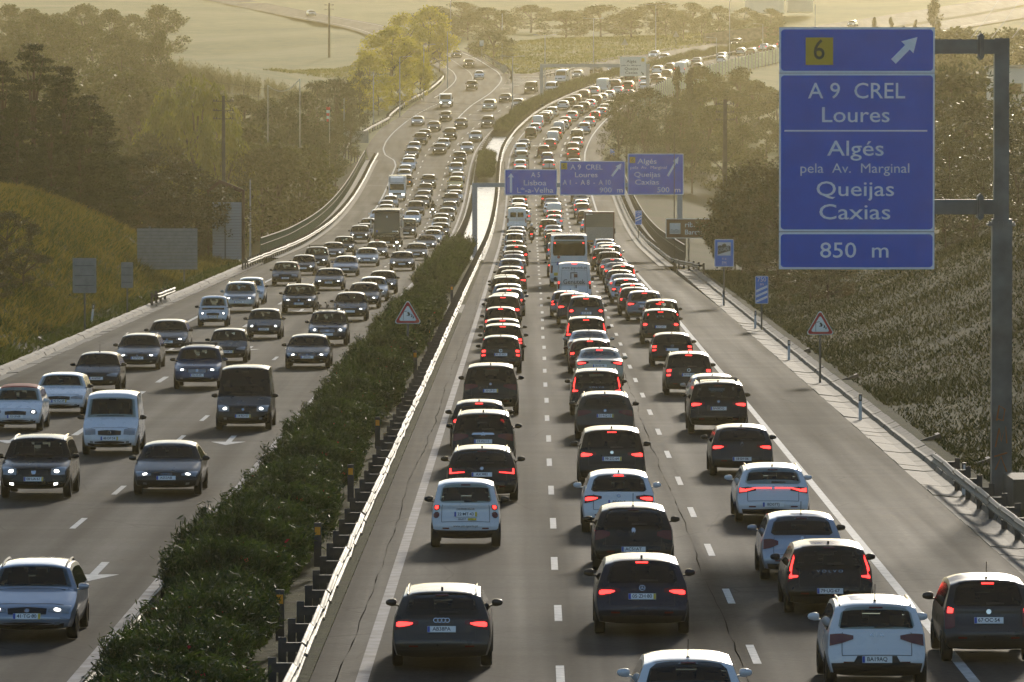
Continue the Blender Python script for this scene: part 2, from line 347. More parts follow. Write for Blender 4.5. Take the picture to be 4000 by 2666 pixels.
    ('L1', 77.54, 1349.8, 'golf', 'silver', '', dict(front='slant', k='hatchback', h=1)),
    ('L2', -12.63, 155.1, 'suv', 'black', '08-UA-61', dict(front='big', k='off-roader', em='dacia', h=1, y=1, fog=1, rails=1)),
    ('L2', -12.13, 177.1, 'kangoo', 'white', '48-DF-54', dict(front='big', k='small van', em='diamond', y=1)),
    ('L2', -12.01, 224.3, 'suv', 'slateblue', '95-XS-69', dict(front='slant', k='off-roader', em='lion', h=1, bars=1, gr='bars')),
    ('L2', -12.15, 251.3, 'small', 'black', '13-NA-75', dict(front='slant', k='hatchback', em='chev', y=1)),
    ('L2', -11.89, 281.6, 'small', 'graphite', 'AZ09FN', dict(front='round', k='small estate', h=1, gr='chrome')),
    ('L2', -11.75, 324.1, 'suv', 'black', 'AH93LU', dict(front='slant', k='off-roader', em='lion', h=1, rails=1)),
    ('L2', -11.68, 375.3, 'sedan', 'dark', '20-LP-08', dict(front='slant', k='saloon', em='disc', h=1, gr='kidney', y=1)),
    ('L2', -11.79, 416.3, 'sedan', 'bluegrey', '', dict(front='slant', k='saloon', gr='chrome')),
    ('L2', -11.16, 451.6, 'golf', 'silver', '', dict(front='slant', k='hatchback', h=1, gr='bars')),
    ('L2', -11.13, 483.3, 'sedan', 'dark', '', dict(front='slant', k='taxi saloon', h=1, taxi=1)),
    ('L2', -11.4, 537.0, 'coach', 'black', '', dict(k='coach')),
    ('L2', -10.35, 576.3, 'minibus', 'black', '', dict(front='big', k='minibus', h=1)),
    ('L2', -10.61, 625.8, 'hatch', 'white', '', dict(front='slant', k='hatchback', h=1)),
    ('L2', -10.74, 655.5, 'mpv', 'dark', '', dict(front='slant', k='people carrier')),
    ('L2', -10.5, 678.0, 'sedan', 'grey', '', dict(front='slant', k='saloon', h=1)),
    ('L2', -10.48, 695.0, 'sedan', 'grey', '', dict(front='slant', k='saloon', h=1)),
    ('L2', -10.52, 713.5, 'golf', 'dark', '', dict(front='slant', k='hatchback', h=1)),
    ('L2', -10.42, 732.8, 'suv', 'grey', '', dict(front='slant', k='off-roader', h=1)),
    ('L2', -10.12, 817.0, 'sedan', 'dark', '', dict(front='slant', k='saloon', h=1)),
    ('L2', -9.72, 828.8, 'golf', 'silver', '', dict(front='slant', k='hatchback', h=1)),
    ('L2', -9.01, 849.8, 'suv', 'dark', '', dict(front='slant', k='off-roader', h=1)),
    ('L2', -7.76, 882.3, 'sedan', 'dark', '', dict(front='slant', k='saloon', h=1)),
    ('L2', -3.81, 938.3, 'bigsuv', 'silver', '', dict(front='slant', k='off-roader', h=1)),
    ('L2', -1.28, 968.3, 'sedan', 'dark', '', dict(front='slant', k='saloon', h=1)),
    ('L2', 2.95, 1002.3, 'minibus', 'black', '', dict(front='big', k='minibus', h=1)),
    ('L2', 8.47, 1042.5, 'van', 'white', '', dict(front='big', k='panel van')),
    ('L2', 11.58, 1063.5, 'small', 'silver', '', dict(front='round', k='hatchback', h=1)),
    ('L2', 15.11, 1085.3, 'suv', 'dark', '', dict(front='slant', k='off-roader')),
    ('L2', 27.6, 1159.0, 'golf', 'white', '', dict(front='slant', k='hatchback', h=1)),
    ('L3', -16.2, 191.8, 'small', 'white', '52-UI-68', dict(front='round', k='city car', h=1, soft=2)),
    ('L3', -15.65, 203.1, 'hatch', 'white', '92-SQ-29', dict(front='slant', k='hatchback', em='diamond', h=0, y=1)),
    ('L3', -15.71, 222.1, 'hatch', 'dark', 'AU69XP', dict(front='slant', k='hatchback', ant=1)),
    ('L3', -15.52, 243.6, 'wagon', 'graphite', 'AA72NX', dict(front='slant', k='estate car', em='disc', h=1, rails=1)),
    ('L3', -15.43, 263.1, 'golf', 'darkgrey', 'BR68RX', dict(front='slant', k='hatchback', em='disc', h=1, gr='kidney')),
    ('L3', -15.31, 301.1, 'smart', 'white', '59-GQ-27', dict(front='round', k='two-seat city car', h=1, y=1)),
    ('L3', -15.15, 326.6, 'suv', 'silver', '24-LH-06', dict(front='slant', k='off-roader', h=1, gr='bars', rails=1)),
    ('L3', -15.23, 342.1, 'small', 'white', '', dict(front='slant', k='hatchback')),
    ('L3', -14.98, 388.6, 'mpv', 'dark', '59-IA-67', dict(front='boxy', k='people carrier', rails=1)),
    ('L3', -14.94, 420.6, 'golf', 'black', '', dict(front='slant', k='hatchback', h=1)),
    ('L3', -14.7, 441.1, 'mpv', 'dark', '', dict(front='slant', k='people carrier', h=1, bars=1)),
    ('L3', -14.59, 478.8, 'sedan', 'dark', '', dict(front='slant', k='saloon', h=1)),
    ('L3', -14.25, 498.3, 'suv', 'dark', '', dict(front='slant', k='off-roader', h=1, rails=1)),
    ('L3', -14.43, 556.8, 'suv', 'navy', '', dict(front='round', k='off-roader', h=1)),
    ('L3', -14.43, 575.3, 'golf', 'grey', '', dict(front='slant', k='hatchback')),
    ('L3', -14.58, 595.5, 'hatch', 'dark', '', dict(front='slant', k='hatchback')),
    ('L3', -14.36, 631.8, 'golf', 'white', '', dict(front='slant', k='hatchback')),
    ('L3', -13.9, 648.3, 'golf', 'silver', '', dict(front='slant', k='hatchback', h=1)),
    ('L3', -14.15, 662.8, 'sedan', 'grey', '', dict(front='slant', k='saloon', h=1)),
    ('L3', -13.98, 676.8, 'hatch', 'silver', '', dict(front='slant', k='hatchback')),
    ('L3', -13.66, 699.3, 'ltruck', 'white', '', dict(k='light lorry')),
    ('L3', -13.39, 737.5, 'golf', 'dark', '', dict(front='slant', k='hatchback', h=1, ind=1)),
    ('L3', -13.73, 751.3, 'hatch', 'silver', '', dict(front='slant', k='hatchback', h=1)),
    ('L3', -13.89, 763.8, 'sedan', 'silver', '', dict(front='slant', k='saloon')),
    ('L3', -13.66, 776.8, 'mpv', 'white', '', dict(front='slant', k='people carrier')),
    ('L3', -13.78, 789.5, 'golf', 'silver', '', dict(front='slant', k='hatchback')),
    ('L3', -13.76, 806.8, 'sedan', 'dark', '', dict(front='slant', k='saloon', h=1)),
    ('L3', -13.68, 820.5, 'golf', 'silver', '', dict(front='slant', k='hatchback', h=1)),
    ('L3', -13.12, 838.0, 'suv', 'dark', '', dict(front='slant', k='off-roader')),
    ('L3', -12.75, 851.0, 'golf', 'dark', '', dict(front='slant', k='hatchback', h=1)),
    ('L3', -11.7, 873.3, 'sedan', 'grey', '', dict(front='slant', k='saloon', h=1)),
    ('L3', -10.3, 904.0, 'golf', 'dark', '', dict(front='slant', k='hatchback', h=1)),
    ('L4', -14.35, 890.0, 'sedan', 'silver', '', dict(front='round', k='saloon', h=1)),
    ('RP', -10.73, 949.0, 'flatbed', 'white', '', dict(k='flatbed lorry')),
    ('RP', -7.01, 1013.3, 'suv', 'dark', '', dict(front='slant', k='off-roader', h=1)),
    ('RP', -5.9, 1059.0, 'hatch', 'white', '', dict(front='slant', k='hatchback')),
    ('RP', -8.03, 1111.5, 'suv', 'dark', '', dict(front='slant', k='off-roader', h=1)),
    ('RP', -10.78, 1163.0, 'sedan', 'dark', '', dict(front='slant', k='saloon', h=1)),
    ('RP', -15.04, 1213.3, 'suv', 'dark', '', dict(front='slant', k='off-roader', h=1)),
    ('RP', -48.35, 1429.0, 'hatch', 'silver', '', dict(front='slant', k='hatchback')),
]

TREES = [
    ('conifer', -34.9, 430.0, 12.2, 1.0),
    ('conifer', -36.1, 418.0, 9.6, 1.0),
    ('conifer', -32.2, 424.0, 9.9, 1.0),
    ('conifer', -31.0, 432.0, 9.2, 1.0),
    ('conifer', -30.4, 441.0, 8.4, 1.0),
    ('conifer', -33.8, 402.0, 6.7, 1.0),
    ('conifer', -31.7, 405.0, 5.9, 1.0),
    ('conifer', -30.8, 420.0, 4.6, 1.0),
    ('conifer', -34.9, 395.0, 3.9, 1.0),
    ('conifer', -29.8, 438.0, 4.2, 0.9),
    ('shrub', -28.0, 458.0, 7.9, 1.3),
    ('shrub', -29.2, 450.0, 6.5, 1.2),
    ('shrub', -25.9, 463.0, 7.4, 1.3),
    ('shrub', -24.9, 476.0, 6.9, 1.1),
    ('shrub', -25.9, 452.0, 4.3, 1.4),
    ('shrub', -29.9, 446.0, 3.6, 1.2),
    ('shrub', -27.5, 440.0, 2.3, 1.3),
    ('shrub', -24.8, 474.0, 5.5, 1.0),
    ('shrub', -23.8, 476.0, 4.6, 0.9),
    ('shrub', -24.6, 452.0, 3.1, 1.1),
    ('shrub', -27.3, 318.0, 2.9, 1.3),
    ('shrub', -25.4, 306.0, 2.5, 1.3),
    ('shrub', -25.5, 290.0, 1.9, 1.3),
    ('weeping', -37.3, 700.0, 22.3, 1.0),
    ('weeping', -41.1, 715.0, 19.9, 1.0),
    ('weeping', -34.0, 690.0, 18.0, 0.9),
    ('broad', -49.4, 790.0, 17.3, 1.1),
    ('broad', -32.7, 735.0, 15.4, 1.1),
    ('broad', -29.4, 690.0, 13.6, 1.2),
    ('broad', -32.8, 720.0, 13.9, 1.1),
    ('broad', -42.8, 700.0, 15.6, 1.1),
    ('broad', -27.4, 690.0, 12.6, 1.2),
    ('broad', -24.4, 700.0, 9.3, 1.2),
    ('broad', -51.8, 800.0, 13.4, 1.1),
    ('pine', -30.5, 770.0, 16.4, 1.0),
    ('pine', -28.8, 800.0, 15.2, 1.0),
    ('pine', -27.4, 830.0, 12.8, 1.0),
    ('pine', -25.1, 838.0, 12.0, 1.0),
    ('pine', -23.5, 846.0, 9.4, 0.6),
    ('pine', -22.2, 858.0, 10.2, 0.5),
    ('pine', -32.2, 745.0, 15.8, 1.0),
    ('pine', -27.9, 735.0, 13.0, 1.0),
    ('pine', -24.5, 728.0, 9.9, 1.0),
    ('pine', -22.8, 762.0, 7.7, 0.8),
    ('pine', -21.9, 800.0, 7.2, 0.6),
    ('pine', -27.7, 770.0, 12.9, 1.0),
    ('broad', -85.6, 1010.0, 9.8, 1.1),
    ('broad', -80.3, 1005.0, 11.1, 1.1),
    ('broad', -75.5, 1000.0, 10.6, 1.1),
    ('broad', -70.2, 985.0, 10.8, 1.1),
    ('broad', -65.2, 965.0, 9.7, 1.1),
    ('broad', -61.7, 955.0, 8.7, 1.1),
    ('broad', -58.8, 945.0, 8.7, 1.1),
    ('broad', -78.6, 920.0, 10.4, 1.1),
    ('broad', -72.4, 910.0, 10.1, 1.1),
    ('broad', -66.5, 905.0, 10.3, 1.1),
    ('broad', -60.8, 890.0, 10.1, 1.1),
    ('broad', -57.2, 905.0, 8.6, 1.1),
    ('broad', -62.3, 940.0, 8.7, 1.1),
    ('broad', -79.2, 960.0, 11.4, 1.1),
    ('broad', -72.8, 950.0, 9.9, 1.1),
    ('broad', -56.3, 945.0, 10.7, 0.62),
    ('yellow', -20.2, 990.0, 12.3, 1.2),
    ('yellow', -23.3, 965.0, 8.8, 1.1),
    ('yellow', -16.9, 1000.0, 9.2, 0.9),
    ('yellow', -24.2, 905.0, 6.9, 0.9),
    ('yellow', -15.6, 1100.0, 12.4, 1.1),
    ('yellow', -19.9, 1090.0, 11.7, 1.1),
    ('yellow', -13.5, 1100.0, 8.6, 0.7),
    ('yellow', -21.1, 930.0, 5.2, 1.0),
    ('yellow', -18.4, 950.0, 5.7, 1.0),
    ('yellow', -15.2, 975.0, 6.9, 0.8),
    ('broad', -3.6, 1135.0, 7.0, 1.7),
    ('broad', -15.5, 1260.0, 6.4, 1.9),
    ('broad', -9.5, 1270.0, 6.7, 1.8),
    ('broad', -2.5, 1280.0, 5.8, 1.6),
    ('pine', 15.6, 800.0, 10.0, 1.0),
    ('pine', 18.7, 812.0, 10.2, 1.0),
    ('pine', 20.7, 792.0, 10.2, 1.0),
    ('pine', 14.0, 772.0, 8.1, 0.9),
    ('pine', 22.5, 790.0, 8.8, 1.0),
    ('pine', 24.8, 826.0, 9.3, 1.0),
    ('pine', 17.1, 764.0, 8.0, 1.0),
    ('pine', 19.7, 742.0, 7.7, 1.0),
    ('pine', 23.0, 752.0, 8.1, 1.0),
    ('cypress', 23.5, 838.0, 12.2, 1.0),
    ('cypress', 25.4, 836.0, 12.2, 1.0),
    ('cypress', 67.9, 1150.0, 7.0, 1.0),
    ('cypress', 70.7, 1150.0, 9.3, 1.0),
    ('cypress', 73.1, 1150.0, 6.9, 1.0),
    ('cypress', 74.2, 1155.0, 8.6, 1.0),
    ('cypress', 76.4, 1150.0, 7.4, 1.0),
    ('cypress', 78.8, 1150.0, 8.4, 1.0),
    ('cypress', 80.3, 1120.0, 14.8, 1.6),
    ('broad', 27.5, 862.0, 9.2, 1.1),
    ('broad', 30.5, 880.0, 9.6, 1.1),
    ('broad', 33.5, 880.0, 7.9, 1.1),
    ('broad', 37.6, 900.0, 8.7, 1.1),
    ('broad', 39.0, 866.0, 8.7, 1.1),
    ('broad', 26.9, 806.0, 9.6, 1.1),
    ('broad', 30.5, 785.0, 8.6, 1.1),
    ('broad', 34.6, 800.0, 9.4, 1.1),
    ('broad', 27.2, 760.0, 8.6, 1.1),
    ('broad', 29.3, 905.0, 9.5, 1.1),
    ('broad', 36.0, 930.0, 9.0, 1.1),
    ('shrub', 17.3, 436.0, 7.5, 0.8),
    ('shrub', 17.4, 426.0, 8.3, 0.9),
    ('shrub', 18.2, 420.0, 7.4, 1.0),
    ('shrub', 16.9, 446.0, 6.0, 0.7),
    ('shrub', 18.6, 414.0, 7.9, 1.0),
    ('shrub', 18.2, 402.0, 5.4, 1.2),
    ('shrub', 17.2, 418.0, 5.6, 1.1),
    ('shrub', 16.6, 425.0, 4.4, 0.9),
    ('shrub', 16.7, 330.0, 3.3, 1.5),
    ('shrub', 17.3, 322.0, 2.3, 1.2),
    ('shrub', 17.1, 372.0, 3.8, 1.3),
    ('pine', 36.1, 470.0, 20.1, 1.15),
    ('olive', 31.1, 425.0, 12.7, 1.2),
    ('olive', 31.6, 405.0, 10.3, 1.2),
    ('olive', 32.8, 400.0, 8.9, 1.2),
    ('olive', 33.4, 390.0, 7.6, 1.2),
    ('olive', 27.2, 366.0, 5.9, 1.2),
    ('olive', 28.2, 352.0, 4.4, 1.2),
    ('olive', 29.4, 342.0, 3.7, 1.2),
    ('olive', 24.9, 338.0, 3.7, 1.2),
    ('olive', 26.0, 332.0, 2.9, 1.2),
    ('olive', 27.0, 322.0, 2.0, 1.2),
    ('olive', 32.4, 360.0, 5.0, 1.2),
    ('olive', 29.7, 330.0, 2.0, 1.2),
    ('broad', -95.7, 1120.0, 10.7, 1.2),
    ('broad', -93.0, 1145.0, 9.5, 1.2),
    ('broad', -86.1, 1120.0, 9.8, 1.2),
    ('broad', -83.1, 1145.0, 10.8, 1.2),
    ('broad', -76.5, 1120.0, 10.6, 1.2),
    ('broad', -73.3, 1145.0, 9.8, 1.2),
    ('broad', -66.9, 1120.0, 12.1, 1.2),
    ('broad', -71.0, 860.0, 13.3, 1.2),
    ('broad', -66.1, 835.0, 14.2, 1.2),
    ('broad', -61.5, 810.0, 15.8, 1.2),
    ('broad', -62.4, 860.0, 10.6, 1.2),
    ('broad', -57.8, 835.0, 15.4, 1.2),
    ('broad', -53.4, 810.0, 16.5, 1.2),
    ('broad', -53.8, 860.0, 10.9, 1.2),
    ('broad', -17.3, 1330.0, 5.9, 2.6),
    ('broad', -11.6, 1350.0, 6.3, 2.6),
    ('broad', -5.4, 1300.0, 6.6, 2.6),
    ('broad', 11.8, 1290.0, 6.5, 2.8),
    ('broad', 19.9, 1320.0, 7.7, 2.8),
    ('broad', 4.3, 1340.0, 6.3, 2.6),
    ('broad', 26.1, 1290.0, 6.5, 2.8),
    ('broad', 32.8, 1330.0, 7.9, 2.8),
    ('reed', -55.5, 955.0, 6.0, 1.0),
    ('reed', -54.7, 961.0, 5.5, 1.0),
    ('reed', -53.1, 955.0, 5.1, 1.0),
    ('reed', -52.2, 961.0, 5.3, 1.0),
    ('reed', -50.7, 955.0, 5.1, 1.0),
    ('reed', -49.8, 961.0, 4.4, 1.0),
    ('reed', -48.3, 955.0, 5.2, 1.0),
    ('reed', -47.4, 961.0, 4.4, 1.0),
    ('reed', -45.9, 955.0, 4.4, 1.0),
    ('reed', -45.0, 961.0, 4.4, 1.0),
    ('reed', -43.5, 955.0, 4.4, 1.0),
    ('reed', -42.6, 961.0, 3.5, 1.0),
    ('reed', -41.1, 955.0, 4.4, 1.0),
    ('reed', -40.2, 961.0, 3.6, 1.0),
    ('reed', -38.7, 955.0, 3.6, 1.0),
    ('reed', -37.8, 961.0, 3.6, 1.0),
    ('reed', -36.3, 955.0, 3.6, 1.0),
    ('reed', -35.3, 961.0, 2.8, 1.0),
    ('reed', -33.9, 955.0, 3.6, 1.0),
    ('reed', -32.9, 961.0, 2.8, 1.0),
    ('broad', -47.4, 860.0, 9.7, 1.2),
    ('broad', -42.5, 850.0, 10.0, 1.2),
    ('broad', -38.7, 850.0, 9.4, 1.2),
    ('broad', -35.0, 850.0, 9.0, 1.2),
    ('broad', -58.9, 860.0, 9.8, 1.1),
    ('broad', -62.6, 850.0, 10.3, 1.1),
    ('broad', -54.1, 930.0, 6.5, 1.0),
    ('broad', 33.7, 1290.0, 6.2, 1.5),
    ('broad', 37.2, 1280.0, 5.7, 1.5),
    ('broad', 40.9, 1270.0, 5.4, 1.5),
    ('broad', 44.6, 1260.0, 4.8, 1.5),
    ('broad', 48.6, 1255.0, 4.9, 1.5),
    ('broad', 52.5, 1250.0, 4.9, 1.5),
    ('broad', 56.0, 1245.0, 4.9, 1.5),
    ('broad', 41.0, 1340.0, 7.0, 1.6),
    ('broad', 46.6, 1330.0, 6.1, 1.6),
    ('broad', 52.3, 1325.0, 5.8, 1.6),
    ('broad', 57.9, 1320.0, 5.5, 1.6),
    ('broad', 53.5, 1000.0, 8.6, 1.4),
    ('broad', 57.9, 1000.0, 9.6, 1.4),
    ('broad', 68.1, 900.0, 17.5, 1.4),
    ('broad', 70.5, 880.0, 15.7, 1.4),
    ('broad', 76.1, 900.0, 17.4, 1.4),
    ('broad', 59.3, 800.0, 18.3, 1.2),
    ('broad', 77.8, 860.0, 16.5, 1.4),
    ('olive', 17.5, 150.0, 6.5, 1.1),  # olive row from here down: added out of view to shade the right slope
    ('olive', 19.8, 162.0, 7.5, 1.1),
    ('olive', 22.0, 174.0, 8.5, 1.1),
    ('olive', 20.7, 186.0, 7.0, 1.1),
    ('olive', 22.9, 198.0, 8.0, 1.1),
    ('olive', 25.2, 210.0, 6.5, 1.1),
    ('olive', 23.8, 222.0, 7.5, 1.1),
    ('olive', 26.1, 234.0, 8.5, 1.1),
    ('olive', 28.3, 246.0, 7.0, 1.1),
    ('olive', 26.9, 258.0, 8.0, 1.1),
    ('olive', 29.2, 270.0, 6.5, 1.1),
    ('olive', 31.4, 282.0, 7.5, 1.1),
    ('olive', 30.1, 294.0, 8.5, 1.1),
    ('olive', 32.3, 306.0, 7.0, 1.1),
    ('olive', 34.6, 318.0, 8.0, 1.1),
    ('olive', 33.2, 330.0, 6.5, 1.1),
    ('olive', 35.5, 342.0, 7.5, 1.1),
    ('olive', 37.7, 354.0, 8.5, 1.1),
]

# ------------------------------------------------------------------ helpers
class MB:
    """collects vertices and faces of one mesh"""
    def __init__(self): self.v = []; self.f = []; self.m = []
    def add(self, vs, fs, mi=0):
        o = len(self.v); self.v.extend(tuple(map(float, p)) for p in vs)
        for f in fs: self.f.append(tuple(o + i for i in f)); self.m.append(mi)
        return self
    def box(self, c, s, mi=0, rz=0.0, taper=1.0):
        x, y, z = s[0]/2, s[1]/2, s[2]/2; ca, sa = math.cos(rz), math.sin(rz); vs = []
        for dz in (-z, z):
            k = taper if dz > 0 else 1.0
            for dx, dy in ((-x, -y), (x, -y), (x, y), (-x, y)):
                dx *= k; dy *= k
                vs.append((c[0] + dx*ca - dy*sa, c[1] + dx*sa + dy*ca, c[2] + dz))
        return self.add(vs, [(3, 2, 1, 0), (4, 5, 6, 7), (0, 1, 5, 4), (1, 2, 6, 5), (2, 3, 7, 6), (3, 0, 4, 7)], mi)
    def tube(self, pts, rad, n=8, mi=0, cap=True):
        pts = [Vector(p) for p in pts]; rings = []
        if not isinstance(rad, (list, tuple)): rad = [rad]*len(pts)
        vs = []
        for i, p in enumerate(pts):
            t = (pts[min(i+1, len(pts)-1)] - pts[max(i-1, 0)]).normalized()
            a = t.cross(Vector((0, 0, 1)));
            if a.length < 1e-3: a = t.cross(Vector((0, 1, 0)))
            a.normalize(); b = t.cross(a)
            for k in range(n):
                q = 2*PI*k/n; vs.append(p + (a*math.cos(q) + b*math.sin(q))*rad[i])
        fs = []
        for i in range(len(pts)-1):
            for k in range(n):
                fs.append((i*n+k, i*n+(k+1) % n, (i+1)*n+(k+1) % n, (i+1)*n+k))
        if cap:
            fs.append(tuple(range(n-1, -1, -1))); fs.append(tuple(range((len(pts)-1)*n, len(pts)*n)))
        return self.add(vs, fs, mi)
    def prism(self, poly, axis, a, b, mi=0):
        """poly of 2D points extruded along axis ('x','y','z') from a to b"""
        n = len(poly); vs = []
        for t in (a, b):
            for p, q in poly:
                vs.append({'x': (t, p, q), 'y': (p, t, q), 'z': (p, q, t)}[axis])
        fs = [tuple(range(n-1, -1, -1)), tuple(range(n, 2*n))]
        for i in range(n): fs.append((i, (i+1) % n, n+(i+1) % n, n+i))
        return self.add(vs, fs, mi)
    def mesh(self, name, smooth=False):
        me = bpy.data.meshes.new(name)
        me.from_pydata(self.v, [], self.f)
        if any(self.m): me.polygons.foreach_set("material_index", self.m)
        me.validate(); me.update()
        if smooth:
            me.polygons.foreach_set("use_smooth", [True]*len(me.polygons))
            me.set_sharp_from_angle(angle=math.radians(38))
        return me

def obj(name, me, mats=None, parent=None, loc=None, rot=None, scale=None):
    if isinstance(me, MB): me = me.mesh(name)
    o = bpy.data.objects.new(name, me); COL.objects.link(o)
    if mats is not None:
        if not isinstance(mats, (list, tuple)): mats = [mats]
        if len(me.materials) == 0:
            for m in mats: me.materials.append(m)
        else:
            for i, m in enumerate(mats):
                if me.materials[i] is not m:
                    o.material_slots[i].link = 'OBJECT'; o.material_slots[i].material = m
    if parent is not None: o.parent = parent
    if loc is not None: o.location = loc
    if rot is not None: o.rotation_euler = rot
    if scale is not None: o.scale = scale
    return o
def empty(name, loc=(0, 0, 0), rz=0.0, rx=0.0):
    o = bpy.data.objects.new(name, None); COL.objects.link(o); o.empty_display_size = .3
    o.location = loc; o.rotation_euler = (rx, 0, rz); return o
def tag(o, label=None, cat=None, group=None, kind=None):
    if label: o['label'] = label
    if cat: o['category'] = cat
    if group: o['group'] = group
    if kind: o['kind'] = kind
    return o

# ------------------------------------------------------------------ materials
def new_mat(name):
    m = bpy.data.materials.new(name); m.use_nodes = True
    nt = m.node_tree; b = nt.nodes["Principled BSDF"]
    return m, nt, b
def mat(name, col, rough=.5, metal=0.0, spec=.5, coat=0.0, emit=None, estr=0.0, noise=0.0, nscale=8.0, bump=0.0, bscale=60.0, rvar=0.0):
    m, nt, b = new_mat(name)
    b.inputs['Base Color'].default_value = (*col, 1); b.inputs['Roughness'].default_value = rough
    b.inputs['Metallic'].default_value = metal; b.inputs['Specular IOR Level'].default_value = spec
    if coat: b.inputs['Coat Weight'].default_value = coat; b.inputs['Coat Roughness'].default_value = .04
    if emit: b.inputs['Emission Color'].default_value = (*emit, 1); b.inputs['Emission Strength'].default_value = estr
    if noise or rvar or bump:
        tc = nt.nodes.new('ShaderNodeTexCoord')
        if noise or rvar:
            n = nt.nodes.new('ShaderNodeTexNoise'); n.inputs['Scale'].default_value = nscale; n.inputs['Detail'].default_value = 6
            nt.links.new(tc.outputs['Object'], n.inputs['Vector'])
        if noise:
            r = nt.nodes.new('ShaderNodeMapRange'); r.inputs[1].default_value = .3; r.inputs[2].default_value = .7
            r.inputs[3].default_value = 1 - noise; r.inputs[4].default_value = 1 + noise
            nt.links.new(n.outputs['Fac'], r.inputs[0])
            mx = nt.nodes.new('ShaderNodeVectorMath'); mx.operation = 'SCALE'; mx.inputs[0].default_value = col
            nt.links.new(r.outputs[0], mx.inputs['Scale']); nt.links.new(mx.outputs[0], b.inputs['Base Color'])
        if rvar:
            r2 = nt.nodes.new('ShaderNodeMapRange'); r2.inputs[1].default_value = .3; r2.inputs[2].default_value = .7
            r2.inputs[3].default_value = max(.02, rough - rvar); r2.inputs[4].default_value = rough + rvar
            nt.links.new(n.outputs['Fac'], r2.inputs[0]); nt.links.new(r2.outputs[0], b.inputs['Roughness'])
        if bump:
            n2 = nt.nodes.new('ShaderNodeTexNoise'); n2.inputs['Scale'].default_value = bscale
            nt.links.new(tc.outputs['Object'], n2.inputs['Vector'])
            bp = nt.nodes.new('ShaderNodeBump'); bp.inputs['Strength'].default_value = bump; bp.inputs['Distance'].default_value = .02
            nt.links.new(n2.outputs['Fac'], bp.inputs['Height']); nt.links.new(bp.outputs[0], b.inputs['Normal'])
    return m

def leaf_mat(name, col, col2, trans=.4, rough=.45, scale=3.0):
    m, nt, b = new_mat(name)
    out = nt.nodes["Material Output"]
    tc = nt.nodes.new('ShaderNodeTexCoord'); n = nt.nodes.new('ShaderNodeTexNoise'); n.inputs['Scale'].default_value = scale; n.inputs['Detail'].default_value = 4
    nt.links.new(tc.outputs['Object'], n.inputs['Vector'])
    mx = nt.nodes.new('ShaderNodeMix'); mx.data_type = 'RGBA'
    cr = nt.nodes.new('ShaderNodeMapRange'); cr.inputs[1].default_value = .35; cr.inputs[2].default_value = .65
    nt.links.new(n.outputs['Fac'], cr.inputs[0]); nt.links.new(cr.outputs[0], mx.inputs[0])
    mx.inputs[6].default_value = (*col, 1); mx.inputs[7].default_value = (*col2, 1)
    nt.links.new(mx.outputs[2], b.inputs['Base Color'])
    b.inputs['Roughness'].default_value = rough; b.inputs['Specular IOR Level'].default_value = .35
    tr = nt.nodes.new('ShaderNodeBsdfTranslucent'); sh = nt.nodes.new('ShaderNodeMixShader'); sh.inputs[0].default_value = trans
    g = nt.nodes.new('ShaderNodeVectorMath'); g.operation = 'MULTIPLY'; g.inputs[1].default_value = (1.5, 1.35, .6)
    nt.links.new(mx.outputs[2], g.inputs[0]); nt.links.new(g.outputs[0], tr.inputs[0])
    nt.links.new(b.outputs[0], sh.inputs[1]); nt.links.new(tr.outputs[0], sh.inputs[2]); nt.links.new(sh.outputs[0], out.inputs[0])
    return m

